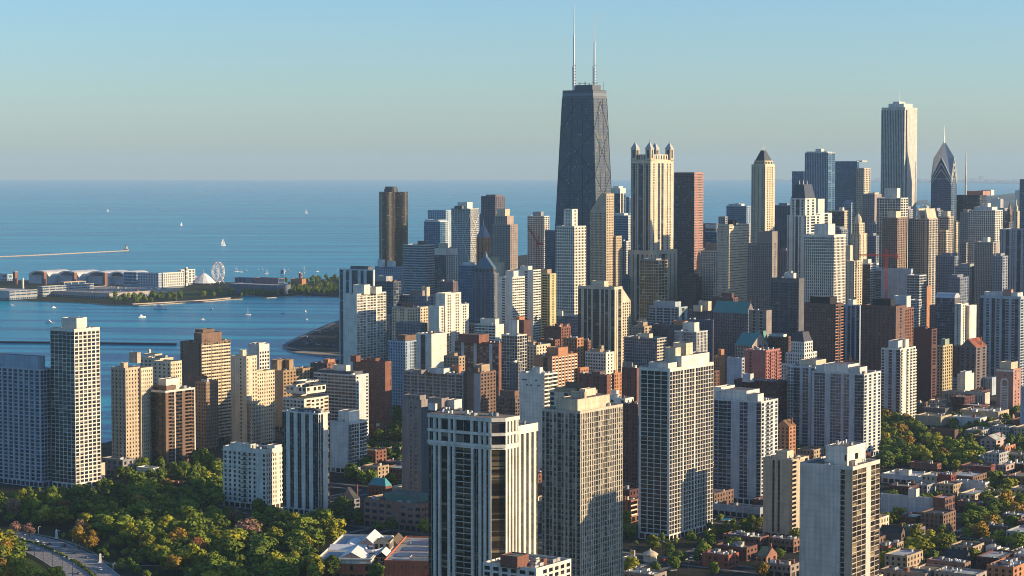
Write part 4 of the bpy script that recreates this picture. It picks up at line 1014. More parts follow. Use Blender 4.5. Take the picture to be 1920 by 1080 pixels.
    T("office_slab", "cream finely banded slab with a grey green shaded side", 1345, 1367, 1406, 421, 2600, ww(10), g(14), (.50, .48, .38), CR, GW, fl=3.2, wx=.5, wy=.5, slab=.68, pents=[(1364, 1375, 1380, 413, 8, BK)])
    b = Bld("apartment_tower", "two step grey tower with a blank crown and thin sunlit end", t, 1418, 1448, 1459, 434, 2540)
    b.wing(1420, 1448, 1458, 434, 2540, 'ww:ww:ww:ww', ':.w.', TP, WB, GB, fl=3.0, wx=.6, par=14); b.wing(1402, 1424, 1432, 456, 2550, 'ww:ww:ww', 'ww', TP, WB, GB, fl=3.0, wx=.6, par=3)
    T("apartment_tower", "dark slab of thin vertical lines with a blank cream end", 1446, 1498, 1508, 522, 2250, 'dwdw:dwdw:dwdw', '..', DG, CR, GB, fl=3.0, wx=.8, par=5, pents=[(1470, 1488, 1493, 512, 8, WH), (1478, 1484, 1486, 508, 10, WH)], units=2)
    T("office_tower", "wide white grid tower with big white roof box in the middle of the skyline", 1507, 1564, 1586, 440, 2400, ww(15), ww(9), WH, None, GD, fl=3.3, wx=.62, wy=.62, rec=.3, par=3, pents=[(1527, 1553, 1566, 420, 8, WH)])
    T("apartment_tower", "dark brown tower with sunlit balconies and a black box on its roof", 1508, 1567, 1582, 570, 2050, ww(12), 'BwB', (.15, .085, .07), OB, GB, fl=2.9, wx=.55, rail=1, par=2.5, parmat=0, pents=[(1519, 1556, 1569, 557, 6, BK)])
    T("apartment_tower", "dark blue striped tower between the two brown towers", 1580, 1612, 1616, 572, 2200, 'dp:dpd:pd', '.', LB, None, GB, fl=3.0, pents=[(1590, 1600, 1606, 562, 8, WH)])
    b = Bld("apartment_tower", "big dark brown brick tower with an orange shoulder and black roof box", t, 1614, 1680, 1698, 574, 2080)
    b.wing(1614, 1680, 1698, 574, 2080, 'w.' * 8, '.w.', (.17, .10, .08), None, GB, fl=3.0, wx=.5, wy=.5, par=2); bx = b.last
    b.wing(1690, 1697, 1713, 578, 2105, 'ww', 'wwww', RB, None, GK, fl=3.0, wx=.5); b.last = bx
    b.pent(1636, 1670, 1678, 561, 2090, BK); b.pent(1676, 1700, 1708, 555, 2130, WB, z0=60)
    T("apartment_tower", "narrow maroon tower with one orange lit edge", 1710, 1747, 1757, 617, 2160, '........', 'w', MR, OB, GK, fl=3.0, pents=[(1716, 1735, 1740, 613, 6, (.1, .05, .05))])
    # right group
    T("apartment_tower", "striped tower of teal glass and white piers at the right edge", 1838, 1914, 1936, 556, 2300, 'dp:wp:dpw:pdw:pwd:p', 'wwww', (.42, .46, .48), None, GB, fl=2.95, wx=.8, proj=.4, par=3, pents=[(1845, 1908, 1918, 549, 5, WB), (1880, 1896, 1900, 543, 9, PK)], rec=.3, units=4)
    T("apartment_tower", "thin pale blue tower cut by the right edge below the arch tower", 1914, 1950, 1970, 726, 1900, 'p:wp:w', 'www', LB, None, GB, fl=3.0)
    T("office_block", "blank blue grey box with a sunlit edge behind the big brown tower", 1642, 1708, 1712, 504, 2600, 'ww====...', '.', LB, None, GB, fl=3.2, wx=.9, wy=.7, par=4)
    T("apartment_tower", "glass tower with a gridded sunlit end in front of the blank blue box", 1701, 1724, 1737, 516, 2520, g(5), g(5), WH, (.5, .5, .46), GB, fl=3.1, slab=.3)
    T("apartment_block", "orange edged block right of the gridded glass tower", 1728, 1738, 1745, 537, 2580, '..', '.', OB, None, GK)
    T("apartment_tower", "small grid tower in front of the orange edged block", 1704, 1716, 1728, 562, 2420, 'www', 'wwww', WB, None, GB, fl=3.0, wx=.7)
    T("apartment_tower", "white tower with terraced sunlit end and a white chimney box", 1613, 1632, 1648, 494, 2620, 'ddd', 'gg.', WH, WH, GD, fl=3.0, slab=.5, pents=[(1618, 1628, 1634, 486, 6, WH)])
    T("apartment_block", "beige prewar tower with a narrow upper block beside the white terraced tower", 1586, 1602, 1617, 489, 2560, 'w.w.w', 'www', CR, None, GK, fl=3.2, wx=.4, pents=[(1586, 1594, 1599, 460, 12, CR)])
    T("office_tower", "white coarse grid tower with a white roof box left of the ribbed white skyscraper", 1644, 1689, 1703, 371, 3000, ww(9), ww(3), WH, None, GD, fl=3.6, wx=.7, wy=.62, pents=[(1659, 1682, 1688, 353, 10, WH)])
    T("apartment_tower", "brown tower with a speckled sunlit side in front of the coarse white grid tower", 1654, 1683, 1702, 408, 2780, ww(9), ww(6), (.30, .22, .18), CR, GK, fl=3.0, wx=.5, pents=[(1665, 1680, 1689, 396, 8, CR)])
    b = Bld("apartment_tower", "beige tower with twin slanting fins on its roof", t, 1703, 1742, 1759, 410, 2800)
    b.wing(1703, 1742, 1759, 410, 2800, ww(8) + '.w', 'www', (.44, .38, .30), CR, GB, fl=3.1, wx=.6, wy=.55)
    x0, x1, y0, y1, z1 = b.last
    mb = MB()
    for a in (.45, .8):
        xa = x0 + (x1 - x0) * a
        mb.quads([[(xa, y0, z1), (xa + 4, y0, z1), (xa + 1, y0, z1 + 13), (xa, y0, z1 + 13)], [(xa + 4, y0, z1), (xa + 4, y1, z1), (xa + 1, y1, z1 + 13), (xa + 1, y0, z1 + 13)], [(xa, y1, z1), (xa, y0, z1), (xa, y0, z1 + 13), (xa, y1, z1 + 13)], [(xa + 4, y1, z1), (xa, y1, z1), (xa, y1, z1 + 13), (xa + 1, y1, z1 + 13)], [(xa, y0, z1 + 13), (xa + 1, y0, z1 + 13), (xa + 1, y1, z1 + 13), (xa, y1, z1 + 13)]], 0)
    mb.build("roof_fin", [wall(CR)], b.root)
    b = Bld("apartment_tower", "beige tower with clipped corners right of the twin fin tower", t, 1758, 1779, 1788, 406, 2850)
    b.wing(1758, 1779, 1788, 406, 2850, ww(5), 'www', (.44, .38, .30), CR, GB, fl=3.1, wx=.6, wy=.55); b.lpent(b.last[0] + 3, b.last[1] - 3, b.last[2] + 3, b.last[3] - 3, b.last[4] - 1, b.last[4] + 7, CR)
    b.wing(1760, 1774, 1780, 432, 2835, 'www', 'ww', CR, None, GB, fl=3.1, wx=.6)
    T("apartment_tower", "slender beige tower right of the clipped corner tower", 1786, 1793, 1800, 417, 2900, 'ww', 'www', CR, None, GK, fl=3.1, wx=.4, pents=[(1788, 1794, 1797, 413, 6, CR)])
    T("hotel_tower", "white grid hotel slab with stepped top before the dark blue slab", 1816, 1866, 1880, 394, 2900, ww(14), 'wwww', WH, (.4, .42, .42), GB, fl=3.1, wx=.6, wy=.6, pents=[(1826, 1860, 1870, 388, 8, WB), (1840, 1852, 1858, 381, 14, WH)])
    T("apartment_tower", "grey narrow windowed tower with a cream lit edge on the right", 1827, 1862, 1875, 454, 2600, ww(11), 'w.', (.36, .33, .29), CR, GB, fl=3.0, wx=.5, wy=.6, pents=[(1842, 1852, 1857, 445, 8, WH)])
    T("apartment_tower", "grey columned tower at the right edge behind the teal striped tower", 1875, 1925, 1945, 430, 2700, 'ww.dd.ww.dd.ww', 'www', (.36, .39, .42), None, GB, fl=3.0, wx=.5, wy=.6)
    T("office_block", "dark block behind the grey columned tower", 1855, 1892, 1900, 416, 2960, ww(9), 'ww', (.14, .13, .15), None, GB, fl=3.3, wx=.5, units=4)
    for (nm, lab, xl, xc, xr, yt, D, c) in (("pointed_tower", "thin beige gothic tower near the right edge", 1898, 1908, 1912, 396, 3300, CR), ("pointed_tower", "dark brown gothic tower left of the thin beige gothic tower", 1885, 1895, 1901, 402, 3320, (.2, .15, .13))):
        b = Bld(nm, lab, t, xl, xc, xr, yt, D)
        b.wing(xl, xc, xr, yt, D, 'w.w', 'ww', c, None, GK, fl=3.4, wx=.4); x0, x1, y0, y1, z1 = b.last
        b.lpent(x0 + 2, x1 - 2, y0 + 2, y1 - 2, z1 - 1, z1 + 8, c, 'upper_tier')
        mb = MB(); a, d = (x0 + x1) / 2, (y0 + y1) / 2; mb.frustum(x0 + 3, x1 - 3, y0 + 3, y1 - 3, z1 + 8, a - .5, a + .5, d - .5, d + .5, z1 + 18, 0); mb.build("spire", [wall(c)], b.root)
    T("office_tower", "dark glass tower cut by the right edge high on the skyline", 1912, 1940, 1960, 336, 3800, g(6), 'gg', DG, (.2, .25, .3), GL, fl=3.8)
    T("office_tower", "dull brown block left of the ribbed white skyscraper", 1617, 1640, 1653, 364, 3500, ww(7), '...', (.34, .28, .26), None, GB, fl=3.6, wx=.5, pents=[(1628, 1640, 1648, 361, 8, CR)])
    b = Bld("domed_tower", "beige setback tower with a small dome left of the speckled brown tower", t, 1594, 1612, 1626, 432, 2720)
    b.wing(1594, 1612, 1626, 438, 2720, 'w.w.w', 'w.w.w', CR, None, GK, fl=3.4, wx=.4); b.wing(1598, 1611, 1621, 418, 2730, 'www', 'www', CR, None, GK, z0=100, fl=3.4, wx=.4)
    x0, x1, y0, y1, z1 = b.last
    mb = MB(); a, d = x0 + (x1 - x0) * .6, y0 + (y1 - y0) * .3
    mb.lathe(a, d, [(4.5, z1 - .5), (4.5, z1 + 5), (3.6, z1 + 8), (1.6, z1 + 10.5), (.4, z1 + 11.5), (.1, z1 + 15)], 12, 0); mb.build("dome", [wall(CR)], b.root)
    T("office_tower", "dark slab with a cream gridded end left of the domed tower", 1553, 1583, 1592, 395, 3000, g(9), 'wwww', CR, DG, GB, fl=3.4, wx=.55, pents=[(1573, 1580, 1583, 389, 6, WH)])
    T("residential_tower", "dark blue fluted tower behind the pyramid roofed tan tower", 1453, 1482, 1486, 385, 3000, 'dw' * 6, 'w', (.2, .26, .33), None, GB, fl=3.2, wx=.7, pents=[(1460, 1476, 1480, 381, 8, (.2, .25, .3))])
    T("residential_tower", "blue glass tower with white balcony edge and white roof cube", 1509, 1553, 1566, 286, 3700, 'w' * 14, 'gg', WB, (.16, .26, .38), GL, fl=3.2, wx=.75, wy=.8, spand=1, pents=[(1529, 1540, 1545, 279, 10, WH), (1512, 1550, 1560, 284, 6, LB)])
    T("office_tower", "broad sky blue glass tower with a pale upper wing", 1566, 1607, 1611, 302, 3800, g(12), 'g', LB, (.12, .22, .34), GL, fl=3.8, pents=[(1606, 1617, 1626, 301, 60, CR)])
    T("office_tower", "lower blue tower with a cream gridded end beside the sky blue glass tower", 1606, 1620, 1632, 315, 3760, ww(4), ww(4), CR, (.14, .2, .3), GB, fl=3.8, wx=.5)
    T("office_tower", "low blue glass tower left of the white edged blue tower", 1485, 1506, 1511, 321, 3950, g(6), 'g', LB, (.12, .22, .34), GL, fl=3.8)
    T("office_block", "blue block with pale top at the lake edge left of the tan pyramid tower", 1362, 1400, 1408, 386, 3450, g(9), 'ww', LB, (.18, .26, .33), GL, fl=3.4, pents=[(1366, 1390, 1396, 382, 8, WB), (1380, 1386, 1388, 381, 12, WH)])
    T("office_block", "small grey block left of the blue lake edge block", 1347, 1360, 1364, 406, 3300, 'www', 'w', GY, None, GB, fl=3.4, wx=.6)
    T("office_block", "dark low block right of the pink edged granite tower", 1318, 1342, 1348, 419, 3150, ww(6), 'w', (.14, .14, .17), None, GB, fl=3.4, pents=[(1322, 1344, 1350, 428, -20, WB)])
    T("office_block", "flat blue block with two tiers beside the pink edged granite tower", 1322, 1344, 1348, 434, 2950, g(6), 'g', LB, (.2, .26, .3), GL, fl=3.4)
    # behind and between
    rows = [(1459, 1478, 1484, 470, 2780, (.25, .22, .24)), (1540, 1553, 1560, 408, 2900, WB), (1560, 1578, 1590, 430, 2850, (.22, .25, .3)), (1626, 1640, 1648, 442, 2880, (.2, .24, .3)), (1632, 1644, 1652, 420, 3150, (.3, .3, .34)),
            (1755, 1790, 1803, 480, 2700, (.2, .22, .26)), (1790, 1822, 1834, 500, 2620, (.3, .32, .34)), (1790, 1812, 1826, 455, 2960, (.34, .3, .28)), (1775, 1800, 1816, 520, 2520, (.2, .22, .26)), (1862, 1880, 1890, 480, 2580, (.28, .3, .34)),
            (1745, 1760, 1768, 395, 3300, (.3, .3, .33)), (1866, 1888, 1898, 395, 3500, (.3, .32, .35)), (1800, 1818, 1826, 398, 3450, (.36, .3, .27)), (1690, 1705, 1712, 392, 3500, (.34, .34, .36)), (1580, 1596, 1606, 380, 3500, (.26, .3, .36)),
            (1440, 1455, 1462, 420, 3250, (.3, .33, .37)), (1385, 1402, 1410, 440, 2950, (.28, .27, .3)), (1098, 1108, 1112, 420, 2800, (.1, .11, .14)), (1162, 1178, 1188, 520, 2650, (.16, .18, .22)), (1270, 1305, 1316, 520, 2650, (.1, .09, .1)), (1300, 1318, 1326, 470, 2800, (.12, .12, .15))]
    look = ["with a plain flat roof", "with a thin pale parapet", "with small square windows", "with rows of narrow windows", "with a small plant room", "with a shaded north wall"]
    where = ["beneath the fluted blue tower", "right of the mansard roofed tower", "behind the wide white grid tower", "right of the domed beige tower", "under the coarse white grid tower", "below the twin beige towers", "below the white hotel slab",
             "right of the slender beige tower", "above the barrel vault block", "left of the grey columned tower", "at the foot of the chevron tower", "behind the thin gothic towers", "before the antenna slab", "beside the ribbed skyscraper base",
             "below the lower blue tower", "left of the mansard tower", "below the blue lake edge block", "at the foot of the tapered skyscraper", "left of the four turret base", "under the pink edged granite tower", "right of the pink edged granite tower"]
    cn = lambda c: "pale" if sum(c) > 1.3 else ("grey" if sum(c) > .85 else ("dull blue" if c[2] > c[0] * 1.15 else "dark brown"))
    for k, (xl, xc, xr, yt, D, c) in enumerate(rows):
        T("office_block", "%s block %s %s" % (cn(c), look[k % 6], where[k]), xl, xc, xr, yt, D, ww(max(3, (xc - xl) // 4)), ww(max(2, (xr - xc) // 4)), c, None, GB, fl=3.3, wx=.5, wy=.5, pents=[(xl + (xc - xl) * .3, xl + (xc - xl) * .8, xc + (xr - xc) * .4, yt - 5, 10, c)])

def midtown():
    ww = lambda n: 'w' * n
    # pink and cream block etc. between the slabs
    T("apartment_block", "pink plaster block with a white balcony front in the middle right", 1395, 1436, 1463, 657, 1900, '.w...', 'wwqwwqq', (.36, .15, .13), WH, GK, fl=3.0, wx=.45, near=True, rail=0, units=4)
    T("apartment_block", "blank pale blue party wall block left of the pink block", 1363, 1391, 1396, 671, 1880, '..', 'w', (.45, .47, .5), WH, GK, fl=3.0, units=2)
    T("apartment_block", "low maroon brick block with a white stair house before the pink block", 1376, 1460, 1476, 716, 1800, 'wwwwwwwwwwdw', 'www', MR, DG, GK, fl=3.1, wx=.4, near=True, pents=[(1392, 1407, 1413, 701, 6, WB)], units=5)
    b = Bld("setback_block", "grey stepped block with a dark mansard cap in the middle right", "tower", 1483, 1508, 1524, 641, 2000)
    b.wing(1483, 1508, 1524, 641, 2000, ww(6), ww(4), WB, None, GK, fl=3.1, wx=.45, rec=.3); x0, x1, y0, y1, z1 = b.last
    b.wing(1473, 1508, 1532, 662, 1990, ww(8), ww(6), WB, None, GK, fl=3.1, wx=.45, rec=.3); b.wing(1465, 1508, 1540, 684, 1980, ww(9), ww(7), WB, None, GK, fl=3.1, wx=.45, rec=.3)
    mb = MB(); mb.frustum(x0 + .4, x1 - .4, y0 + .4, y1 - .4, z1 - .3, x0 + 4, x1 - 3, y0 + 2, y1 - 3, z1 + 9, 0); mb.build("mansard_roof", [plain((.05, .05, .065), .5, .2, "slate")], b.root)
    def gable(name, label, xl, xc, xr, yt, D, col, roofc, rise, pn='www', pw='ww', along='x', cat="house", **st):
        D = fixD(xc, yt, D)
        b = Bld(name, label, cat, xl, xc, xr, yt, D)
        x0, x1, y0, y1, z1 = b.wing(xl, xc, xr, yt, D, pn, pw, col, None, GK, fl=3.2, wx=.4, wy=.5, top=False, base=1, par=.4, **st)
        mb = MB(); e = .4
        if along == 'x':
            c = (y0 + y1) / 2
            mb.quads([[(x0 - e, y0 - e, z1), (x1 + e, y0 - e, z1), (x1 + e, c, z1 + rise), (x0 - e, c, z1 + rise)], [(x1 + e, y1 + e, z1), (x0 - e, y1 + e, z1), (x0 - e, c, z1 + rise), (x1 + e, c, z1 + rise)]], 0)
            mb.poly([(x1, y0, z1), (x1, y1, z1), (x1, c, z1 + rise * .98)], 1); mb.poly([(x0, y1, z1), (x0, y0, z1), (x0, c, z1 + rise * .98)], 1)
        else:
            c = (x0 + x1) / 2
            mb.quads([[(x1 + e, y0 - e, z1), (x1 + e, y1 + e, z1), (c, y1 + e, z1 + rise), (c, y0 - e, z1 + rise)], [(x0 - e, y1 + e, z1), (x0 - e, y0 - e, z1), (c, y0 - e, z1 + rise), (c, y1 + e, z1 + rise)]], 0)
            mb.poly([(x0, y0, z1), (x1, y0, z1), (c, y0, z1 + rise * .98)], 1); mb.poly([(x1, y1, z1), (x0, y1, z1), (c, y1, z1 + rise * .98)], 1)
        mb.build("gable_roof", [roofc if not isinstance(roofc, tuple) else roofmat(roofc), wall(col)], b.root)
        mb = MB(); mb.box(x1 - 2.2, x1 - 1.2, y0 + (y1 - y0) * .6, y0 + (y1 - y0) * .6 + 1.2, z1 + rise * .2, z1 + rise + 1.6, 0); mb.build("chimney", [wall(RB)], b.root)
        b.last = (x0, x1, y0, y1, z1)
        return b
    COP = plain((.10, .27, .24), .55, .1, "copper_roof")
    gable("mansion_block", "grey castle-like block with green copper roof and orange lit gable", 1378, 1410, 1440, 648, 2050, (.36, .30, .26), COP, 11, ww(6), 'www', cat="building")
    gable("mansion_block", "small orange gabled hall with green copper flank", 1410, 1420, 1440, 642, 2075, OB, COP, 10, 'ww', 'www', 'y', cat="building")
    b = gable("hotel_block", "large dark hotel block under a long green copper roof", 1337, 1400, 1415, 588, 2280, (.2, .17, .18), COP, 12, ww(14), 'www', cat="hotel")
    T("apartment_block", "dark reddish block with a stepped roof left of the green roofed hotel", 1337, 1375, 1384, 558, 2400, ww(9), 'ww', (.17, .09, .09), None, GK, fl=3.1, wx=.4, units=4, pents=[(1352, 1372, 1376, 550, 5, (.17, .09, .09))])
    T("apartment_block", "grey block with a bright cornice edge right of the green roofed hotel", 1404, 1437, 1447, 582, 2180, '.g.g.', '..', TP, CR, GK, fl=3.4, units=3)
    T("apartment_block", "dark block with a cream roof house left of the green roofed hotel", 1290, 1338, 1345, 583, 2350, ww(12), 'ww', (.13, .12, .14), None, GB, fl=3.1, wx=.35, pents=[(1310, 1328, 1334, 565, 6, CR), (1300, 1314, 1320, 573, 4, CR)])
    T("apartment_block", "navy block in front of the dark block with cream roof house", 1287, 1330, 1338, 600, 2200, ww(10), 'ww', (.13, .13, .17), None, GB, fl=3.1, wx=.35, units=5)
    T("apartment_block", "brown block with orange brick end between the grey slab and stepped mansard", 1440, 1472, 1483, 632, 2080, ww(7), 'www', (.17, .1, .08), OB, GK, fl=3.1, wx=.4, units=5, pents=[(1442, 1468, 1476, 627, 6, WB)])
    T("apartment_block", "narrow brown brick block with stepped orange sunlit end", 1338, 1346, 1362, 668, 1920, 'ww', 'w..w', OB, None, GK, fl=3.1, wx=.4, pents=[(1346, 1352, 1358, 655, 8, OB)])
    T("apartment_block", "dark brick block at the back of the white grid tower roof", 1325, 1340, 1349, 695, 1800, 'www', 'www', (.15, .08, .06), None, GK, fl=3.1, wx=.4)
    T("apartment_block", "cream roofed low block beside the wide grey slab", 1338, 1352, 1378, 726, 1700, '..', '...', WH, None, GK, fl=3.2)
    T("apartment_tower", "beige ribbed tower squeezed left of the grey slab wing", 1474, 1488, 1497, 700, 1850, 'w:w:w', 'w', BE, None, GK, fl=2.9, wx=.5)
    T("apartment_block", "small brick block with chimney above the widest grey slab", 1582, 1602, 1610, 676, 2000, 'www', '.', RB, None, GK, fl=3.1, wx=.3, pents=[(1592, 1595, 1597, 669, 4, OB)])
    # brick cluster behind the slender grid tower
    rows = [("dark red brick block with twin chimneys among the brick cluster", 1020, 1052, 1062, 613, 2180, (.2, .08, .06), [(1040, 1050, 1056, 607, 6, RB)]),
            ("dark red brick block with a narrow lit tower end", 1052, 1062, 1070, 612, 2190, (.22, .09, .06), [(1058, 1064, 1068, 607, 5, RB)]),
            ("orange brick block with a flat lit roofline", 1056, 1082, 1094, 634, 2080, OB, []),
            ("cream prewar block with ornate cornice among the brick cluster", 988, 1006, 1032, 647, 2020, CR, [(990, 1000, 1006, 641, 6, TN)]),
            ("brick block with orange parapet left of the cream prewar block", 1010, 1040, 1050, 637, 2100, RB, []),
            ("brown brick block right of the orange flat roofed block", 1090, 1102, 1108, 638, 2120, RB, []),
            ("low brown block at the foot of the slender white and dark grid tower", 974, 990, 1003, 640, 2080, BR, [(980, 990, 996, 630, 6, BR)]),
            ("tan low block with vents behind the wide dark slab", 832, 860, 872, 668, 1990, TN, [(840, 852, 858, 662, 5, TN)]),
            ("dark grey block between the brown brick slab and blank white slab", 955, 972, 980, 680, 1880, (.2, .19, .19), []),
            ("grey low block left of the white raised centre tower", 690, 722, 736, 590, 2380, (.25, .25, .29), [(700, 716, 722, 584, 6, WB)]),
            ("dark blue block behind the blue shaded tower", 742, 790, 802, 606, 2260, (.2, .23, .3), []),
            ("low brown block right of the raised centre tower", 868, 884, 896, 608, 2280, (.22, .16, .14), []),
            ("dark low block under the teal grey tower", 1186, 1214, 1226, 604, 2280, (.2, .19, .2), [(1196, 1206, 1212, 598, 6, CR)]),
            ("tan block with two roof houses beside the striped sloping tower", 1180, 1208, 1222, 612, 2180, TN, [(1196, 1206, 1214, 604, 6, TN)]),
            ("wide dark block behind the pale block of thin fins", 1225, 1290, 1300, 610, 2180, (.13, .12, .14), [(1262, 1284, 1290, 602, 6, OB)])]
    for lab, xl, xc, xr, yt, D, c, pe in rows:
        T("apartment_block", lab, xl, xc, xr, yt, D, ww(max(3, (xc - xl) // 5)), ww(max(2, (xr - xc) // 5)), c, None, GK, fl=3.1, wx=.4, wy=.5, pents=pe, units=3)
    # right, low civic buildings
    T("department_store", "long cream classical block with tall windows at mid right", 1766, 1847, 1856, 737, 2150, '.ww:' + 'w' * 12 + ':ww.', '..', (.56, .50, .42), None, GK, fl=7, wx=.35, wy=.8, sill=.1, base=3, par=3, cat="building", rec=.3, units=2)
    T("parking_garage", "grey parking garage with open dark decks at mid right", 1738, 1795, 1812, 712, 2250, 'gggg', 'ggg', WB, WB, GK, fl=3.2, slab=.4, cat="building", units=6)
    T("office_block", "orange brick block with a row of dark square openings at mid right", 1716, 1722, 1740, 707, 2170, 'ww', 'wwwwwww', OB, None, GK, fl=5.5, wx=.6, wy=.4, sill=.45, cat="building")
    T("office_block", "white plain block beside the parking garage", 1795, 1810, 1838, 702, 2230, '..', '....', WH, None, GK, cat="building", pents=[(1800, 1810, 1822, 697, 6, WB)])
    T("office_block", "white low octagonal-looking hall behind the white plain block", 1798, 1820, 1840, 683, 2340, 'www', '...', WH, None, GK, cat="building", pents=[(1806, 1818, 1830, 677, 5, WH)])
    T("supermarket", "long flat roofed cream store at mid right", 1800, 1872, 1892, 772, 1975, '.....', '..', BE, None, GK, roof=RW, cat="building", units=6, pents=[(1822, 1830, 1834, 768, 6, WB), (1855, 1862, 1866, 768, 6, WB)])
    T("store", "small flat pale roofed store left of the long cream store", 1783, 1838, 1850, 784, 1950, '....', '..', WB, None, GK, roof=RW, cat="building", units=2)
    T("store", "yellowish flat roofed hall beside the white balcony tower", 1716, 1764, 1784, 781, 1960, '....', '..', (.44, .38, .25), None, GK, roof=RN, cat="building", units=4)
    T("store", "dark low hall behind the yellowish flat roofed hall", 1730, 1772, 1786, 766, 2030, '....', '..', DG, None, GK, cat="building", units=4)
    T("apartment_block", "gold art deco block with a green gothic crown at mid right", 1757, 1768, 1786, 648, 2200, 'ww', 'wwwww', (.50, .40, .22), None, GK, fl=3.2, wx=.5, rec=.3, pents=[(1764, 1772, 1780, 636, 6, (.30, .36, .26))])
    gable("church", "dark stone church with red tiled gable roof at mid right", 1800, 1830, 1850, 652, 2250, (.16, .13, .13), (.34, .12, .08), 9, 'www', 'ww', 'y', cat="church")
    T("apartment_block", "dark brick block between the church and the arch tower", 1786, 1808, 1818, 650, 2300, ww(5), 'ww', (.2, .11, .09), None, GK, fl=3.1, wx=.4)
    T("parking_structure", "blue podium with vertical slots at the foot of the teal striped tower", 1834, 1860, 1872, 708, 2260, ':w' * 8, '..', (.40, .46, .52), None, GK, fl=12, wx=.5, wy=.8, sill=.1, base=2, cat="building")
    # seen above the foreground trees in the left centre
    T("school_building", "pinkish brick block with green metal roof house near the bottom centre", 682, 790, 806, 946, 1400, 'wwww.www', 'www', (.33, .17, .12), None, GB, fl=4.2, wx=.6, wy=.45, cat="building", near=True, pents=[(718, 773, 803, 930, 8, (.12, .2, .17))], units=3)
    b = T("row_house", "brick mansion with a teal mansard roof near the bottom centre", 690, 723, 735, 912, 1530, 'wwwww', 'www', RB, None, GK, fl=3.6, wx=.35, cat="house", near=True)
    x0, x1, y0, y1, z1 = b.last
    mb = MB(); mb.frustum(x0, x1, y0, y1, z1, x0 + 3, x1 - 3, y0 + 3, y1 - 3, z1 + 5, 0); mb.build("mansard_roof", [plain((.07, .30, .32), .5, .1, "teal_metal_roof")], b.root)
    gable("church", "grey stone church with white pointed gable left of the teal mansard", 640, 664, 678, 936, 1500, (.24, .23, .25), (.10, .1, .12), 8, 'www', 'w', 'y', cat="church")
    T("row_house", "cream gabled row house lit by the sun right of the teal mansard", 735, 742, 762, 912, 1560, 'ww', 'wwww', CR, None, GK, fl=3.6, wx=.4, cat="house")
    T("row_house", "dark flat roofed house behind the teal mansard", 645, 690, 704, 882, 1640, 'wwww', 'www', (.2, .14, .12), None, GK, roof=RN, fl=3.4, wx=.35, cat="house", units=4)
    T("row_house", "blue roofed low house at the end of the dark garden", 752, 784, 797, 904, 1600, 'www', 'ww', DG, None, GK, roof=RD, fl=3.4, wx=.35, cat="house", units=4)
    T("row_house", "pale sunlit house with chimneys in the dark gardens", 700, 716, 752, 845, 1790, 'ww', '.w.w', (.36, .26, .2), None, GK, fl=3.4, wx=.35, cat="house", units=3)
    T("row_house", "white cube house glowing among dark trees", 756, 762, 770, 858, 1720, '.', 'w', WH, None, GK, fl=3.4, cat="house")
    T("row_house", "brown flat house with lit parapet under the grey banded block", 693, 706, 724, 800, 1880, 'ww', 'www', RB, None, GK, fl=3.4, wx=.35, cat="house", units=3)
    T("low_block", "grey shaded block at the feet of the cream stepped crown block", 190, 230, 250, 862, 1660, 'wwww', 'ww', (.3, .28, .28), None, GK, fl=3.4, wx=.4, cat="building", units=3)
    T("low_block", "white flat hall among trees at the foot of the brown balcony tower", 256, 285, 302, 878, 1640, '..', '....', WH, None, GK, roof=RW, cat="building")
    T("low_block", "cream low wing right of the slim white grid tower", 180, 190, 197, 868, 1620, 'w', '...', CR, None, GK, cat="building")
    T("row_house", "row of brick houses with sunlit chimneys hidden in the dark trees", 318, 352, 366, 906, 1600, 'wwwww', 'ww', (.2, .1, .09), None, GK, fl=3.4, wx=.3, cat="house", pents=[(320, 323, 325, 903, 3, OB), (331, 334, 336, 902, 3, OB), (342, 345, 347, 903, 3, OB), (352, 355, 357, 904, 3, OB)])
    return gable

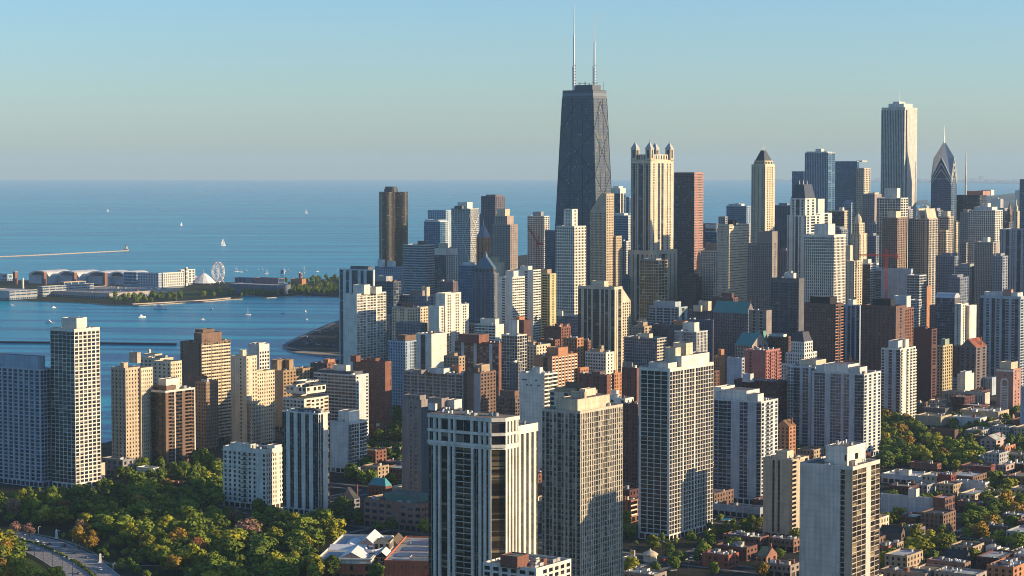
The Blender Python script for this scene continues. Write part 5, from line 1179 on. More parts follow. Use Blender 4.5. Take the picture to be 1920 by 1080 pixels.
def right_low(gable):
    ww = lambda n: 'w' * n
    h = dict(fl=3.5, wx=.4, wy=.55, near=False, cat="house")
    b = T("warehouse", "white panelled warehouse with a red brick end at lower right", 1651, 1749, 1752, 934, 1440, '..:..:..', '.', (.55, .56, .56), RB, GK, roof=RW, fl=6, cat="warehouse", units=9, pents=[(1703, 1718, 1724, 917, 6, WH)])
    x0, x1, y0, y1, z1 = b.last
    b.wing(1749, 1772, 1790, 934, 1432, '..', 'ww:ww:w', RB, CR, GB, roof=RW, fl=3.8, wx=.75, wy=.6)
    b = T("apartment_block", "long maroon brick block with raised centre at lower right", 1792, 1886, 1901, 893, 1590, '.....', 'wwww', (.20, .055, .05), CR, GK, roof=RW, fl=3.6, wx=.5, units=6)
    b.lpent(b.last[0] + (b.last[1] - b.last[0]) * .32, b.last[0] + (b.last[1] - b.last[0]) * .7, b.last[2] + .2, b.last[2] + 9, b.last[4] - 1, b.last[4] + 6, (.20, .055, .05))
    T("apartment_block", "maroon block with a cluttered roof left of the long maroon block", 1758, 1783, 1793, 891, 1560, '..', 'ww', (.22, .06, .05), CR, GK, roof=RW, fl=3.6, wx=.4, units=9)
    T("apartment_block", "blank white side wall block in front of the long maroon block", 1790, 1847, 1855, 905, 1530, '...', 'wwd', (.56, .54, .50), None, GB, fl=3.4, wx=.6, units=3)
    T("row_house", "low brown house with a flat roof under the blank white wall", 1795, 1843, 1854, 943, 1480, '....', 'ww', RB, None, GK, units=2, **h)
    T("row_house", "cream bay fronted house right of the blank white wall", 1857, 1882, 1890, 922, 1530, '...', 'www', BE, None, GK, units=3, **h)
    T("store", "white flat roofed low store behind the white panelled warehouse", 1653, 1722, 1746, 893, 1610, '....', '..', WB, None, GK, roof=RW, fl=3.5, cat="building", units=7, pents=[(1686, 1704, 1710, 882, 8, WH)])
    T("row_house", "flat brick house above the white flat roofed store", 1706, 1757, 1765, 870, 1690, '.....', 'www', RB, None, GK, roof=RW, units=3, **h)
    T("row_house", "mauve walled block among the golden trees", 1759, 1768, 1792, 851, 1740, '.', '..', (.4, .27, .28), None, GK, **h)
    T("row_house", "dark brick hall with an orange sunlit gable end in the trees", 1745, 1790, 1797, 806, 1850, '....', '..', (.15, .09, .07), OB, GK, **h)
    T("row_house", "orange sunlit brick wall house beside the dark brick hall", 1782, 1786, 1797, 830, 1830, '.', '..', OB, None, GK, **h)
    gable("row_house", "pale pink gabled house with white roof at far right", 1838, 1868, 1889, 826, 1800, (.5, .36, .32), RW, 4, 'www', 'ww', 'y')
    T("row_house", "flat white roofed house left of the pale pink gabled house", 1820, 1850, 1868, 860, 1700, '...', 'ww', WB, None, GK, roof=RW, units=4, **h)
    T("row_house", "orange brick row house below the pale pink gabled house", 1872, 1884, 1904, 838, 1740, 'ww', 'wwww', OB, None, GK, units=3, **h)
    T("row_house", "maroon flat house at the right edge", 1890, 1915, 1930, 870, 1680, 'www', 'ww', MR, None, GK, roof=RW, units=3, **h)
    T("row_house", "grey flat roofed house left of the maroon flat house", 1868, 1886, 1902, 872, 1660, 'www', 'ww', (.4, .3, .26), None, GK, roof=RW, units=4, **h)
    T("row_house", "long dark house with white roof edge at right", 1841, 1888, 1897, 988, 1400, ww(5), 'ww', (.13, .1, .09), None, GK, roof=RW, units=4, **h)
    T("row_house", "blue grey low house at the right edge above the long dark house", 1880, 1915, 1930, 966, 1455, ww(5), 'ww', (.2, .17, .18), None, GK, roof=RW, units=4, **h)
    T("row_house", "black tarred house with a tan roof in the shade", 1791, 1848, 1857, 1013, 1330, '....', '..', (.04, .04, .045), WH, GK, roof=RN, **h)
    T("row_house", "small white house at the end of the black tarred house", 1848, 1870, 1877, 1026, 1320, '.w.', 'ww', WB, None, GK, roof=RW, units=2, **h)
    T("row_house", "white sided house behind the small white house", 1872, 1884, 1892, 1030, 1300, '..', 'w.', WH, None, GK, **h)
    T("row_house", "brown two storey house with a white painted corner at bottom right", 1737, 1809, 1820, 1056, 1240, '.ww.w.', 'ww', (.26, .17, .13), None, GK, roof=RW, near=True, fl=3.5, wx=.4, wy=.55, cat="house", units=5)
    T("row_house", "blue roofed brick house at the bottom right corner", 1850, 1900, 1935, 1064, 1215, 'wwww', 'wwww', OB, None, GK, roof=roofmat((.25, .32, .4)), near=True, fl=3.5, wx=.4, wy=.55, cat="house", units=5)
    T("row_house", "grey roofed house near the bottom right corner above the blue roof", 1889, 1920, 1945, 1038, 1280, 'www', 'www', (.3, .22, .18), None, GK, roof=RT, units=3, **h)
    T("row_house", "bright red brick row house right of the huge blank wall", 1645, 1666, 1680, 1024, 1300, 'ww', 'www', (.42, .13, .07), None, GB, roof=RW, units=4, near=True, fl=3.5, wx=.4, wy=.55, cat="house")
    T("row_house", "row house with a green bay front beside the bright red house", 1666, 1682, 1694, 1018, 1315, '..', 'wqw', (.34, .28, .2), None, GK, roof=RT, units=3, **h)
    T("row_house", "grey brown three storey house with a cream front at lower right", 1694, 1724, 1735, 990, 1360, '...', 'ww', (.26, .22, .2), CR, GK, roof=RT, units=5, near=True, fl=3.5, wx=.45, wy=.6, cat="house")
    T("row_house", "narrow red brick house right of the cream fronted house", 1735, 1742, 1749, 995, 1370, '.', 'ww', RB, None, GK, roof=RW, **h)
    gable("row_house", "dark house with a pointed gable beside the huge blank wall", 1651, 1690, 1697, 1000, 1380, (.15, .11, .1), RD, 4, '....', 'w')
    T("row_house", "grey roofed house along the bottom edge right of the huge blank wall", 1650, 1735, 1752, 1076, 1200, ww(8), 'ww', (.3, .22, .18), None, GK, roof=RT, units=6, **h)
    T("row_house", "pale roofed house along the bottom edge", 1752, 1830, 1850, 1078, 1190, ww(8), 'ww', (.36, .3, .26), None, GK, roof=RW, units=6, **h)
    gable("row_house", "dark gabled cottage under the golden tree at lower right", 1768, 1812, 1820, 1046, 1290, (.12, .1, .1), RD, 4, '....', 'w')
    T("row_house", "flat dark house left of the long dark house", 1836, 1860, 1866, 1012, 1375, 'www', 'w', (.2, .15, .13), None, GK, roof=RT, units=2, **h)
    # between the foreground towers
    T("row_house", "cluster house with white roofs at the foot of the tallest foreground tower", 1355, 1425, 1442, 1008, 1395, ww(7), 'www', (.22, .1, .07), None, GK, roof=RW, units=8, near=True, fl=3.5, wx=.4, wy=.55, cat="house")
    T("row_house", "long brick house with white roof right of the white roofed cluster", 1441, 1488, 1500, 1012, 1380, ww(6), 'ww', (.26, .14, .09), None, GK, roof=RW, units=7, **h)
    T("row_house", "dark brick house in front of the white roofed cluster", 1341, 1400, 1420, 1027, 1335, ww(6), 'www', (.17, .08, .06), None, GK, roof=RT, units=5, **h)
    T("store", "low red brick corner store with white roof by the street", 1316, 1366, 1385, 1041, 1290, '.ww.w', 'www', (.34, .10, .06), None, GK, roof=RW, near=True, fl=4, wx=.5, wy=.5, base=.8, cat="building", units=5)
    gable("row_house", "brick house with a tan gable roof near the street", 1420, 1437, 1457, 1044, 1290, (.3, .15, .1), (.30, .22, .15), 5, 'ww', 'ww', 'x')
    T("row_house", "low house with cluttered white roof right of the tan gable", 1433, 1482, 1500, 1060, 1250, ww(6), 'ww', (.3, .24, .2), None, GK, roof=RW, units=8, **h)
    T("podium", "long low blue grey podium under the wide grey slab", 1335, 1425, 1436, 952, 1490, '.......', '..', (.33, .36, .40), None, GK, roof=RD, cat="building", units=2)
    T("apartment_block", "brick block with sunlit white balconies left of the tallest foreground tower", 1150, 1183, 1200, 938, 1440, 'wwww', 'BBw', (.3, .14, .09), WH, GK, fl=3.3, wx=.4, roof=RW, near=True, cat="building", rail=1)
    gable("row_house", "small tan house with hipped roof left of the tallest foreground tower", 1165, 1180, 1190, 868, 1650, BE, (.3, .16, .1), 4, 'ww', 'ww')
    T("row_house", "brown flat house below the small tan house", 1160, 1190, 1200, 905, 1560, 'www', 'w', (.24, .16, .12), None, GK, roof=RW, units=3, **h)
    gable("row_house", "orange brick gabled house behind the wide grey slab", 1456, 1480, 1492, 800, 1720, OB, (.3, .16, .09), 5, 'www', 'ww', 'y')
    T("gas_station", "white canopy of the filling station by the street", 1168, 1186, 1194, 1046, 1290, '..', '..', WH, None, GK, roof=RW, cat="building")
    T("row_house", "cluttered flat roof along the bottom edge left of centre street", 1168, 1226, 1250, 1078, 1195, ww(5), 'ww', (.3, .24, .2), None, GK, roof=RW, units=8, **h)
    b = thing("pavilion", "round cream pavilion with a dome beside the street", "pavilion", tuple(gnd(1219, 1052)), 0)
    mb = MB(); mb.lathe(0, 0, [(4.2, 0), (4.2, 4)], 12, 0); mb.build("wall", [wall(CR)], b)
    mb = MB(); mb.lathe(0, 0, [(5, 4), (5, 4.5), (3.2, 5.8), (1, 6.6), (.3, 7.6), (.05, 8)], 12, 0); mb.build("dome_roof", [wall(CR)], b)

# ================================================================ lake, land, streets
def water_mat():
    m, nt, b = _nt("lake_water")
    geo = nt.nodes.new("ShaderNodeNewGeometry")
    mp = nt.nodes.new("ShaderNodeMapping"); mp.inputs["Scale"].default_value = (.0011, .0075, 1); mp.inputs["Rotation"].default_value = (0, 0, R(4))
    n1 = nt.nodes.new("ShaderNodeTexNoise"); n1.inputs["Scale"].default_value = 1.0; n1.inputs["Detail"].default_value = 4; n1.inputs["Roughness"].default_value = .55
    nt.links.new(geo.outputs["Position"], mp.inputs["Vector"]); nt.links.new(mp.outputs["Vector"], n1.inputs["Vector"])
    cr = nt.nodes.new("ShaderNodeValToRGB")
    e = cr.color_ramp.elements
    e[0].position = .36; e[0].color = (.000, .16, .285, 1)
    e[1].position = .62; e[1].color = (.001, .31, .43, 1)
    nt.links.new(n1.outputs["Fac"], cr.inputs[0]); nt.links.new(cr.outputs[0], b.inputs["Base Color"])
    n2 = nt.nodes.new("ShaderNodeTexNoise"); n2.inputs["Scale"].default_value = .11; n2.inputs["Detail"].default_value = 6; n2.inputs["Roughness"].default_value = .62
    nt.links.new(geo.outputs["Position"], n2.inputs["Vector"])
    bp = nt.nodes.new("ShaderNodeBump"); bp.inputs["Strength"].default_value = .55; bp.inputs["Distance"].default_value = 2.2
    nt.links.new(n2.outputs["Fac"], bp.inputs["Height"]); nt.links.new(bp.outputs["Normal"], b.inputs["Normal"])
    b.inputs["Roughness"].default_value = .22
    b.inputs["IOR"].default_value = 1.33
    b.inputs["Specular IOR Level"].default_value = .03
    return m
def ground_mat(a, c, scale=.05, name="ground_cover"):
    m, nt, b = _nt(name)
    geo = nt.nodes.new("ShaderNodeNewGeometry")
    n1 = nt.nodes.new("ShaderNodeTexNoise"); n1.inputs["Scale"].default_value = scale; n1.inputs["Detail"].default_value = 8
    nt.links.new(geo.outputs["Position"], n1.inputs["Vector"])
    cr = nt.nodes.new("ShaderNodeValToRGB"); e = cr.color_ramp.elements
    e[0].position = .38; e[0].color = (*a, 1); e[1].position = .62; e[1].color = (*c, 1)
    nt.links.new(n1.outputs["Fac"], cr.inputs[0]); nt.links.new(cr.outputs[0], b.inputs["Base Color"])
    b.inputs["Roughness"].default_value = .95; b.inputs["Specular IOR Level"].default_value = .1
    return m
ASPH = ground_mat((.036, .036, .039), (.055, .054, .054), .3, "asphalt")
PAVE = ground_mat((.16, .15, .14), (.24, .23, .21), .25, "paving")
LAWN = ground_mat((.03, .055, .012), (.075, .10, .02), .06, "lawn")
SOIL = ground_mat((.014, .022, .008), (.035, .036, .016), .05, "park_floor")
SAND = ground_mat((.40, .30, .20), (.50, .40, .28), .1, "sand")
STONE = ground_mat((.30, .27, .22), (.42, .38, .32), .2, "seawall_stone")
GRIDO = gnd(1262, 1052)[:2]
def grid2w(x, y):            # grid coordinates (west, south) about a street corner -> world
    return (GRIDO[0] + x * GC + y * GS, GRIDO[1] - x * GS + y * GC)
def w2grid(X, Y):
    dx, dy = X - GRIDO[0], Y - GRIDO[1]
    return dx * GC - dy * GS, dx * GS + dy * GC
def sheet(name, pts, z, mat, skirt=None):
    mb = MB(); mb.poly([(p[0], p[1], z) for p in pts], 0)
    if skirt is not None:
        n = len(pts)
        mb.quads([[(*pts[k][:2], skirt), (*pts[(k + 1) % n][:2], skirt), (*pts[(k + 1) % n][:2], z), (*pts[k][:2], z)] for k in range(n)], 1)
    o = mb.build(name, mat if isinstance(mat, list) else [mat])
    return tag(o, kind="structure")
def ccw(p):
    a = sum(p[i][0] * p[(i + 1) % len(p)][1] - p[(i + 1) % len(p)][0] * p[i][1] for i in range(len(p)))
    return p if a > 0 else p[::-1]
def gp(*pix):
    return [tuple(gnd(x, y)[:2]) for x, y in pix]
def smooth(pts, n=8):
    P = [np.array(p, float) for p in pts]; P = [2 * P[0] - P[1]] + P + [2 * P[-1] - P[-2]]
    out = []
    for i in range(1, len(P) - 2):
        for k in range(n):
            t = k / n
            out.append(.5 * (2 * P[i] + (P[i + 1] - P[i - 1]) * t + (2 * P[i - 1] - 5 * P[i] + 4 * P[i + 1] - P[i + 2]) * t * t + (3 * P[i] - P[i - 1] - 3 * P[i + 1] + P[i + 2]) * t ** 3))
    return out + [P[-2]]
def ribbon(mb, pts, wd, z, mat=0, off=0.0, h=None):
    P = [np.array(p[:2], float) for p in pts]
    L, Rr = [], []
    for i, p in enumerate(P):
        d = P[min(i + 1, len(P) - 1)] - P[max(i - 1, 0)]; d /= np.linalg.norm(d)
        n = np.array([-d[1], d[0]])
        L.append(p + n * (off + wd / 2)); Rr.append(p + n * (off - wd / 2))
    for i in range(len(P) - 1):
        zz = z if h is None else z + h
        mb.quads([[(*Rr[i], zz), (*Rr[i + 1], zz), (*L[i + 1], zz), (*L[i], zz)]], mat)
        if h is not None:
            mb.quads([[(*Rr[i], z), (*Rr[i + 1], z), (*Rr[i + 1], zz), (*Rr[i], zz)], [(*L[i + 1], z), (*L[i], z), (*L[i], zz), (*L[i + 1], zz)]], mat)
    if h is not None:
        for i, s in ((0, 1), (-1, -1)):
            q = [(*L[i], z), (*Rr[i], z), (*Rr[i], z + h), (*L[i], z + h)]
            mb.quads([q if s > 0 else q[::-1]], mat)

ROADS_NS = [-440, -330, -220, -110, 0, 110, 220, 330, 440, 560, 680]
ROADS_EW = [-200, 0, 130, 260, 420, 560, 700, 850, 1000, 1150, 1300]
LSD_A = gp((-60, 1013), (-10, 1015), (33, 1021), (75, 1036), (112, 1057), (146, 1080), (192, 1115), (255, 1175))
LSD_B = gp((-60, 999), (-10, 1001), (30, 1005), (65, 1011), (110, 1024), (152, 1044), (196, 1077), (245, 1120), (300, 1175))
LSD_M = gp((-60, 1006.5), (-10, 1008), (33, 1013), (72, 1023), (112, 1040), (150, 1061), (172, 1078), (220, 1116), (280, 1175))

def terrain():
    # water to the horizon
    far = 48000.0
    mb = MB(); mb.quads([[(-22000, -6000, -1.5), (22000, -6000, -1.5), (22000, far, -1.5), (-22000, far, -1.5)]], 0)
    tag(mb.build("lake", [water_mat()]), kind="structure")
    shore = [(-3200, -2400)] + gp((198, 830), (420, 762), (560, 709), (640, 671), (592, 665), (555, 661), (538, 655), (531, 650), (538, 643), (562, 632), (590, 620), (615, 610), (636, 600), (690, 575), (696, 560), (640, 557), (560, 554), (500, 558))
    east = gp((700, 512), (1050, 470), (1480, 425), (1715, 408), (1755, 380), (1900, 362), (2300, 350))
    main = ccw([tuple(p) for p in shore] + gp((470, 553), (520, 536), (640, 519)) + [tuple(p) for p in east] + [(20000, 20000), (20000, -2400)])
    city = ground_mat((.016, .021, .012), (.050, .045, .036), .05, "city_ground")
    sheet("ground", main, 0.0, [city, STONE], -3)
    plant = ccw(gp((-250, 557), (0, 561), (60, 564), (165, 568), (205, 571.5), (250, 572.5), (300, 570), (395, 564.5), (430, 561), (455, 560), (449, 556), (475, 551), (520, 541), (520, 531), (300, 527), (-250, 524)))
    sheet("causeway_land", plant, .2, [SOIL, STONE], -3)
    # streets
    mb = MB(); mk = MB(); sw = MB()
    hw = 6.5
    y0, y1 = -330, 1400
    for x in ROADS_NS:
        q = [grid2w(x + hw, y0), grid2w(x - hw, y0), grid2w(x - hw, y1), grid2w(x + hw, y1)]
        mb.quads([[(*p, .05) for p in ccw(q)]], 0)
        for y in range(y0, y1, 12):
            mk.quads([[(*p, .07) for p in ccw([grid2w(x + .12, y), grid2w(x - .12, y), grid2w(x - .12, y + 5), grid2w(x + .12, y + 5)])]], 0)
    xs = sorted(ROADS_NS)
    for y in ROADS_EW:
        for xa, xb in zip([-560] + xs, xs + [800]):
            a, b_ = (xa + hw if xa in xs else xa), (xb - hw if xb in xs else xb)
            mb.quads([[(*p, .05) for p in ccw([grid2w(a, y - hw), grid2w(b_, y - hw), grid2w(b_, y + hw), grid2w(a, y + hw)])]], 0)
    ys = sorted(ROADS_EW)
    for xa, xb in zip(xs, xs[1:]):
        for ya, yb in zip([y0] + ys, ys + [y1]):
            a, b_, c, d = xa + hw, xb - hw, (ya + hw if ya in ys else ya), (yb - hw if yb in ys else yb)
            if d - c < 10: continue
            o = [grid2w(a, c), grid2w(b_, c), grid2w(b_, d), grid2w(a, d)]; i = [grid2w(a + 3.5, c + 3.5), grid2w(b_ - 3.5, c + 3.5), grid2w(b_ - 3.5, d - 3.5), grid2w(a + 3.5, d - 3.5)]
            for k in range(4):
                j = (k + 1) % 4
                sw.quads([[(*p, .17) for p in ccw([o[k], o[j], i[j], i[k]])]], 0)
                sw.quads([[(*o[k], .05), (*o[j], .05), (*o[j], .17), (*o[k], .17)]], 0)
    tag(mb.build("road", [ASPH]), kind="structure"); tag(mk.build("road_marking", [plain((.7, .66, .5), .7, 0, "road_paint")]), kind="structure"); tag(sw.build("pavement", [PAVE]), kind="structure")
    # park at lower left, over the street grid
    park = ccw(gp((640, 1200), (600, 1085), (640, 1010), (545, 985), (420, 968), (380, 905), (230, 905), (180, 925), (-60, 925)) + [(-900, 1300), (-700, 700), (-200, 900)])
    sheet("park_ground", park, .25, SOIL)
    for nm, pts in (("lawn", gp((250, 1000), (300, 992), (345, 996), (330, 1012), (270, 1012))), ("lawn", gp((-40, 1028), (60, 1050), (110, 1085), (-60, 1120))), ("lawn", gp((85, 1003), (150, 1018), (195, 1045), (150, 1035), (100, 1012))), ("lawn", gp((190, 1056), (250, 1050), (260, 1066), (205, 1068)))):
        sheet(nm, ccw(pts), .30, LAWN)
    for nm, c in (("road", LSD_A), ("road", LSD_B)):
        mb = MB(); ribbon(mb, smooth(c), 15, .34); tag(mb.build(nm, [ground_mat((.22, .21, .20), (.30, .285, .27), .3, "concrete_road")]), kind="structure")
        mb = MB()
        pts = smooth(c, 16)
        for k in range(0, len(pts) - 2, 3):
            for off in (-3.4, 0, 3.4): ribbon(mb, pts[k:k + 2], .22, .36, 0, off)
        for off in (-7, 7): ribbon(mb, pts, .22, .36, 0, off)
        tag(mb.build("road_marking", [plain((.75, .73, .68), .7, 0, "white_road_paint")]), kind="structure")
    mb = MB(); ribbon(mb, smooth(gp((-60, 1005), (-10, 996), (60, 1002), (118, 1014), (168, 1034), (190, 1052), (222, 1060), (300, 1062))), 3, .36); tag(mb.build("footpath", [PAVE]), kind="structure")
    # beach and drive at the bend
    mb = MB(); ribbon(mb, smooth(gp((556, 659), (592, 662), (640, 667), (668, 668))), 22, .06); tag(mb.build("beach", [SAND]), kind="structure")
    mb = MB(); ribbon(mb, smooth(gp((700, 650), (640, 656), (590, 655), (562, 650), (553, 645), (562, 639), (585, 628), (612, 616), (640, 604))), 26, .10); tag(mb.build("road", [ASPH]), kind="structure")
    mb = MB(); ribbon(mb, smooth(gp((640, 661), (592, 660), (556, 655), (535, 650), (540, 643.5), (563, 633), (590, 621.5), (615, 611.5), (636, 601))), 7, .14); tag(mb.build("promenade", [PAVE]), kind="structure")
    # plant island lawns and walls
    sheet("lawn", ccw(gp((345, 558), (420, 554), (450, 550), (462, 545), (400, 544), (345, 548))), .5, LAWN); sheet("lawn", ccw(gp((130, 556), (195, 557), (200, 553), (135, 552))), .5, LAWN)
    mb = MB(); ribbon(mb, gp((248, 571), (300, 568.5), (395, 563), (430, 559.5)), 7, .2, 0, 0, 1.6); tag(mb.build("seawall", [wall((.55, .46, .36))]), "pale stone seawall along the near edge of the filter plant island", "wall")
    mb = MB(); ribbon(mb, gp((-120, 486), (60, 478.5), (150, 474), (240, 469.6)), 5, -1.5, 0, 0, 2.4); tag(mb.build("breakwater", [wall((.42, .36, .30))]), "long pale breakwater far out on the lake leading to the lighthouse", "breakwater")
    mb = MB(); ribbon(mb, gp((-60, 640.5), (100, 642), (330, 645)), 5, -1.5, 0, 0, 2.4); tag(mb.build("breakwater", [plain((.05, .05, .055), .9)]), "thin dark breakwater crossing the near bay behind the white grid tower", "breakwater")
    # far shores
    sheet("far_shore", ccw([(5200, 46000), (9000, 36000), (16000, 34000), (16000, 47900), (5200, 47900)]), 6.0, [ground_mat((.12, .13, .13), (.25, .25, .25), .002, "far_land"), STONE], -3)
    mb = MB(); r = random.Random(5)
    for k in range(120):
        x = r.uniform(5400, 13500); D = max(r.uniform(34000, 46000), 46000 - (x - 5200) * 1.6)
        a, h = r.uniform(60, 220), r.uniform(15, 60) * (1.8 if r.random() < .12 else 1)
        mb.box(x, x + a, D, D + 80, 0, h, 0)
    tag(mb.build("far_shoreline_buildings", [wall((.6, .58, .55))]), "pale hazy far shore buildings along the horizon", "buildings", kind="stuff")
    # south side blocks, one object each
    mats = [wall((.42, .38, .34)), wall((.5, .47, .42)), wall((.25, .25, .28)), wall((.3, .24, .2))]
    for k in range(46):
        px = r.uniform(1735, 2000); D = r.uniform(5200, 13000); x = (px - 960) / F * D
        mb = MB(); a, c, h = r.uniform(18, 60), r.uniform(15, 40), r.choice([20, 25, 35, 50, 60, 80, 100]) * r.uniform(.7, 1.2)
        mb.box(-a / 2, a / 2, -c / 2, c / 2, 0, h, 0); mb.box(-a / 5, a / 5, -c / 4, c / 4, h, h + 5, 0)
        o = mb.build("distant_block", mats[k % 4]); o.location = (x, D, 0); o.rotation_euler = (0, 0, -GA)
        tag(o, "small hazy block of the distant southern lakefront beyond the downtown towers", "building", "distant southern blocks")
    mb = MB(); 
    for k in range(900):
        px = r.uniform(1690, 2050); D = r.uniform(4800, 16000); x = (px - 960) / F * D
        a, h = r.uniform(12, 45), r.uniform(6, 16); mb.box(x, x + a, D, D + a, 0, h, 0)
    tag(mb.build("distant_rooftops", [wall((.28, .27, .25))]), "hazy low rooftops and trees far beyond downtown", "rooftops", kind="stuff")

# ================================================================ trees
def leafmat(dark, light, name="foliage"):
    m, nt, b = _nt(name)
    at_ = nt.nodes.new("ShaderNodeAttribute"); at_.attribute_name = "rnd"
    oi = nt.nodes.new("ShaderNodeObjectInfo")
    tc = nt.nodes.new("ShaderNodeTexCoord"); n = nt.nodes.new("ShaderNodeTexNoise"); n.inputs["Scale"].default_value = .28; n.inputs["Detail"].default_value = 2
    nt.links.new(tc.outputs["Object"], n.inputs["Vector"])
    a = nt.nodes.new("ShaderNodeMath"); a.operation = 'MULTIPLY_ADD'; a.inputs[1].default_value = .45
    nt.links.new(at_.outputs["Fac"], a.inputs[0]); nt.links.new(n.outputs["Fac"], a.inputs[2])
    c = nt.nodes.new("ShaderNodeMath"); c.operation = 'MULTIPLY_ADD'; c.inputs[1].default_value = .45; c.inputs[2].default_value = -.22
    nt.links.new(oi.outputs["Random"], c.inputs[0])
    d = nt.nodes.new("ShaderNodeMath"); d.operation = 'ADD'; nt.links.new(a.outputs[0], d.inputs[0]); nt.links.new(c.outputs[0], d.inputs[1])
    cr = nt.nodes.new("ShaderNodeValToRGB"); e = cr.color_ramp.elements
    e[0].position = .35; e[0].color = (*dark, 1); e[1].position = 1.0; e[1].color = (*light, 1)
    nt.links.new(d.outputs[0], cr.inputs[0]); nt.links.new(cr.outputs[0], b.inputs["Base Color"])
    b.inputs["Roughness"].default_value = .75; b.inputs["Specular IOR Level"].default_value = .2
    return m
LEAF = {"dark green": leafmat((.026, .056, .010), (.135, .185, .020)), "green": leafmat((.048, .085, .008), (.21, .26, .024)), "olive": leafmat((.095, .105, .008), (.35, .33, .026)),
        "golden": leafmat((.15, .09, .012), (.40, .24, .03)), "rusty": leafmat((.12, .050, .018), (.28, .12, .035)), "pinkish brown": leafmat((.15, .085, .06), (.36, .20, .14))}
BARK = plain((.07, .05, .035), .9, 0, "bark")
def crown_mesh(seed, sparse=False):
    r = np.random.default_rng(seed)
    lobes = []
    nl = r.integers(9, 15)
    for k in range(nl):
        a = r.uniform(0, 2 * math.pi); d = r.uniform(.15, .66) * 5.6
        z = r.uniform(3.5, 10.8)
        d *= math.sqrt(max(.15, 1 - ((z - 6.8) / 5.4) ** 2))
        lobes.append((d * math.cos(a), d * math.sin(a), z, r.uniform(1.7, 3.0)))
    lobes.append((0, 0, 11.0, 2.2)); lobes.append((0, 0, 7, 3.4))
    mb = MB()
    tot = sum(l[3] ** 2 for l in lobes)
    N = 620 if sparse else 1500
    for cx, cy, cz, rr in lobes:
        n = int(N * rr ** 2 / tot)
        v = r.normal(size=(n, 3)); v /= np.linalg.norm(v, axis=1)[:, None]
        rad = rr * (r.uniform(.62, 1.08, n)) ** .7
        c = np.array([cx, cy, cz]) + v * rad[:, None] * np.array([1, 1, .82])
        nrm = v + r.normal(scale=.33, size=(n, 3)); nrm /= np.linalg.norm(nrm, axis=1)[:, None]
        t = np.cross(nrm, r.normal(size=(n, 3))); t /= np.linalg.norm(t, axis=1)[:, None]
        u = np.cross(nrm, t)
        s = r.uniform(.28, .62, n)[:, None] * (1.15 if not sparse else .85); s2 = s * r.uniform(.6, 1.0, n)[:, None]
        mb.quads(np.stack([c - t * s - u * s2, c + t * s - u * s2 * .6, c + t * s * .7 + u * s2, c - t * s * .8 + u * s2 * .8], 1), 0, r.random(n))
    return mb.mesh("crown", [LEAF["green"]])
def trunk_mesh(seed):
    r = random.Random(seed); mb = MB()
    mb.bar((0, 0, -.3), (0, 0, 3.2), .38, 0, 6, .28)
    for k in range(5):
        a = k * 1.25 + r.random(); p = (2.4 * math.cos(a), 2.4 * math.sin(a), 6.2 + r.random() * 2)
        mb.bar((0, 0, 2.8 + .2 * k), p, .2, 0, 5, .09)
        mb.bar(p, (p[0] * 1.7 + r.uniform(-1, 1), p[1] * 1.7 + r.uniform(-1, 1), p[2] + 3), .09, 0, 4, .03)
    return mb.mesh("trunk", [BARK])
CROWNS = [crown_mesh(100 + k) for k in range(8)]
THIN = [crown_mesh(200 + k, True) for k in range(3)]
TRUNKS = [trunk_mesh(k) for k in range(4)]
NTREE = [0]
PLACED = []
def tree(x, y, h, col, where, group, z=.2, wide=1.0, label=None):
    r = random.Random(int(x * 7 + y * 13))
    root = thing("tree", label or "%s leafy tree %s" % (col, where), "tree", (x, y, z), r.uniform(0, 6.28), None if label else "%s %s" % (col, group))
    k = h / 13.0
    root.scale = (k * wide * r.uniform(.9, 1.1), k * wide * r.uniform(.9, 1.1), k)
    t = bpy.data.objects.new("trunk", r.choice(TRUNKS)); COL.objects.link(t); t.parent = root
    c = bpy.data.objects.new("crown", r.choice(THIN if col in ("pinkish brown",) else CROWNS)); COL.objects.link(c); c.parent = root
    c.material_slots[0].link = 'OBJECT'; c.material_slots[0].material = LEAF[col]
    PLACED.append((x, y)); NTREE[0] += 1
FOOT = []
def free(x, y, m=2.0):
    gx, gy = w2grid(x, y)
    return not any(a - m < gx < b + m and c - m < gy < d + m for a, b, c, d in FOOT)
def collect_footprints():
    for o in list(COL.objects):
        if o.parent is None and o.type == 'EMPTY' and o.get("category") and abs(o.rotation_euler[2] + GA) < 1e-6:
            pts = [(v[0], v[1]) for c in o.children if c.type == 'MESH' for v in c.bound_box] if False else None
            xs, ys = [], []
            for c in o.children:
                if c.type == 'MESH' and c.name.split('.')[0] in ("facade", "wall", "roof"):
                    for v in c.bound_box: xs.append(v[0]); ys.append(v[1])
            if xs:
                gx, gy = w2grid(o.location[0], o.location[1])
                FOOT.append((gx + min(xs), gx + max(xs), gy + min(ys), gy + max(ys)))
def near_line(x, y, line, d):
    return any((x - p[0]) ** 2 + (y - p[1]) ** 2 < d * d for p in line)
def inside(x, y, poly):
    c = False
    for i in range(len(poly)):
        (xa, ya), (xb, yb) = poly[i], poly[i - 1]
        if (ya > y) != (yb > y) and x < (xb - xa) * (y - ya) / (yb - ya) + xa: c = not c
    return c
MASS = {}
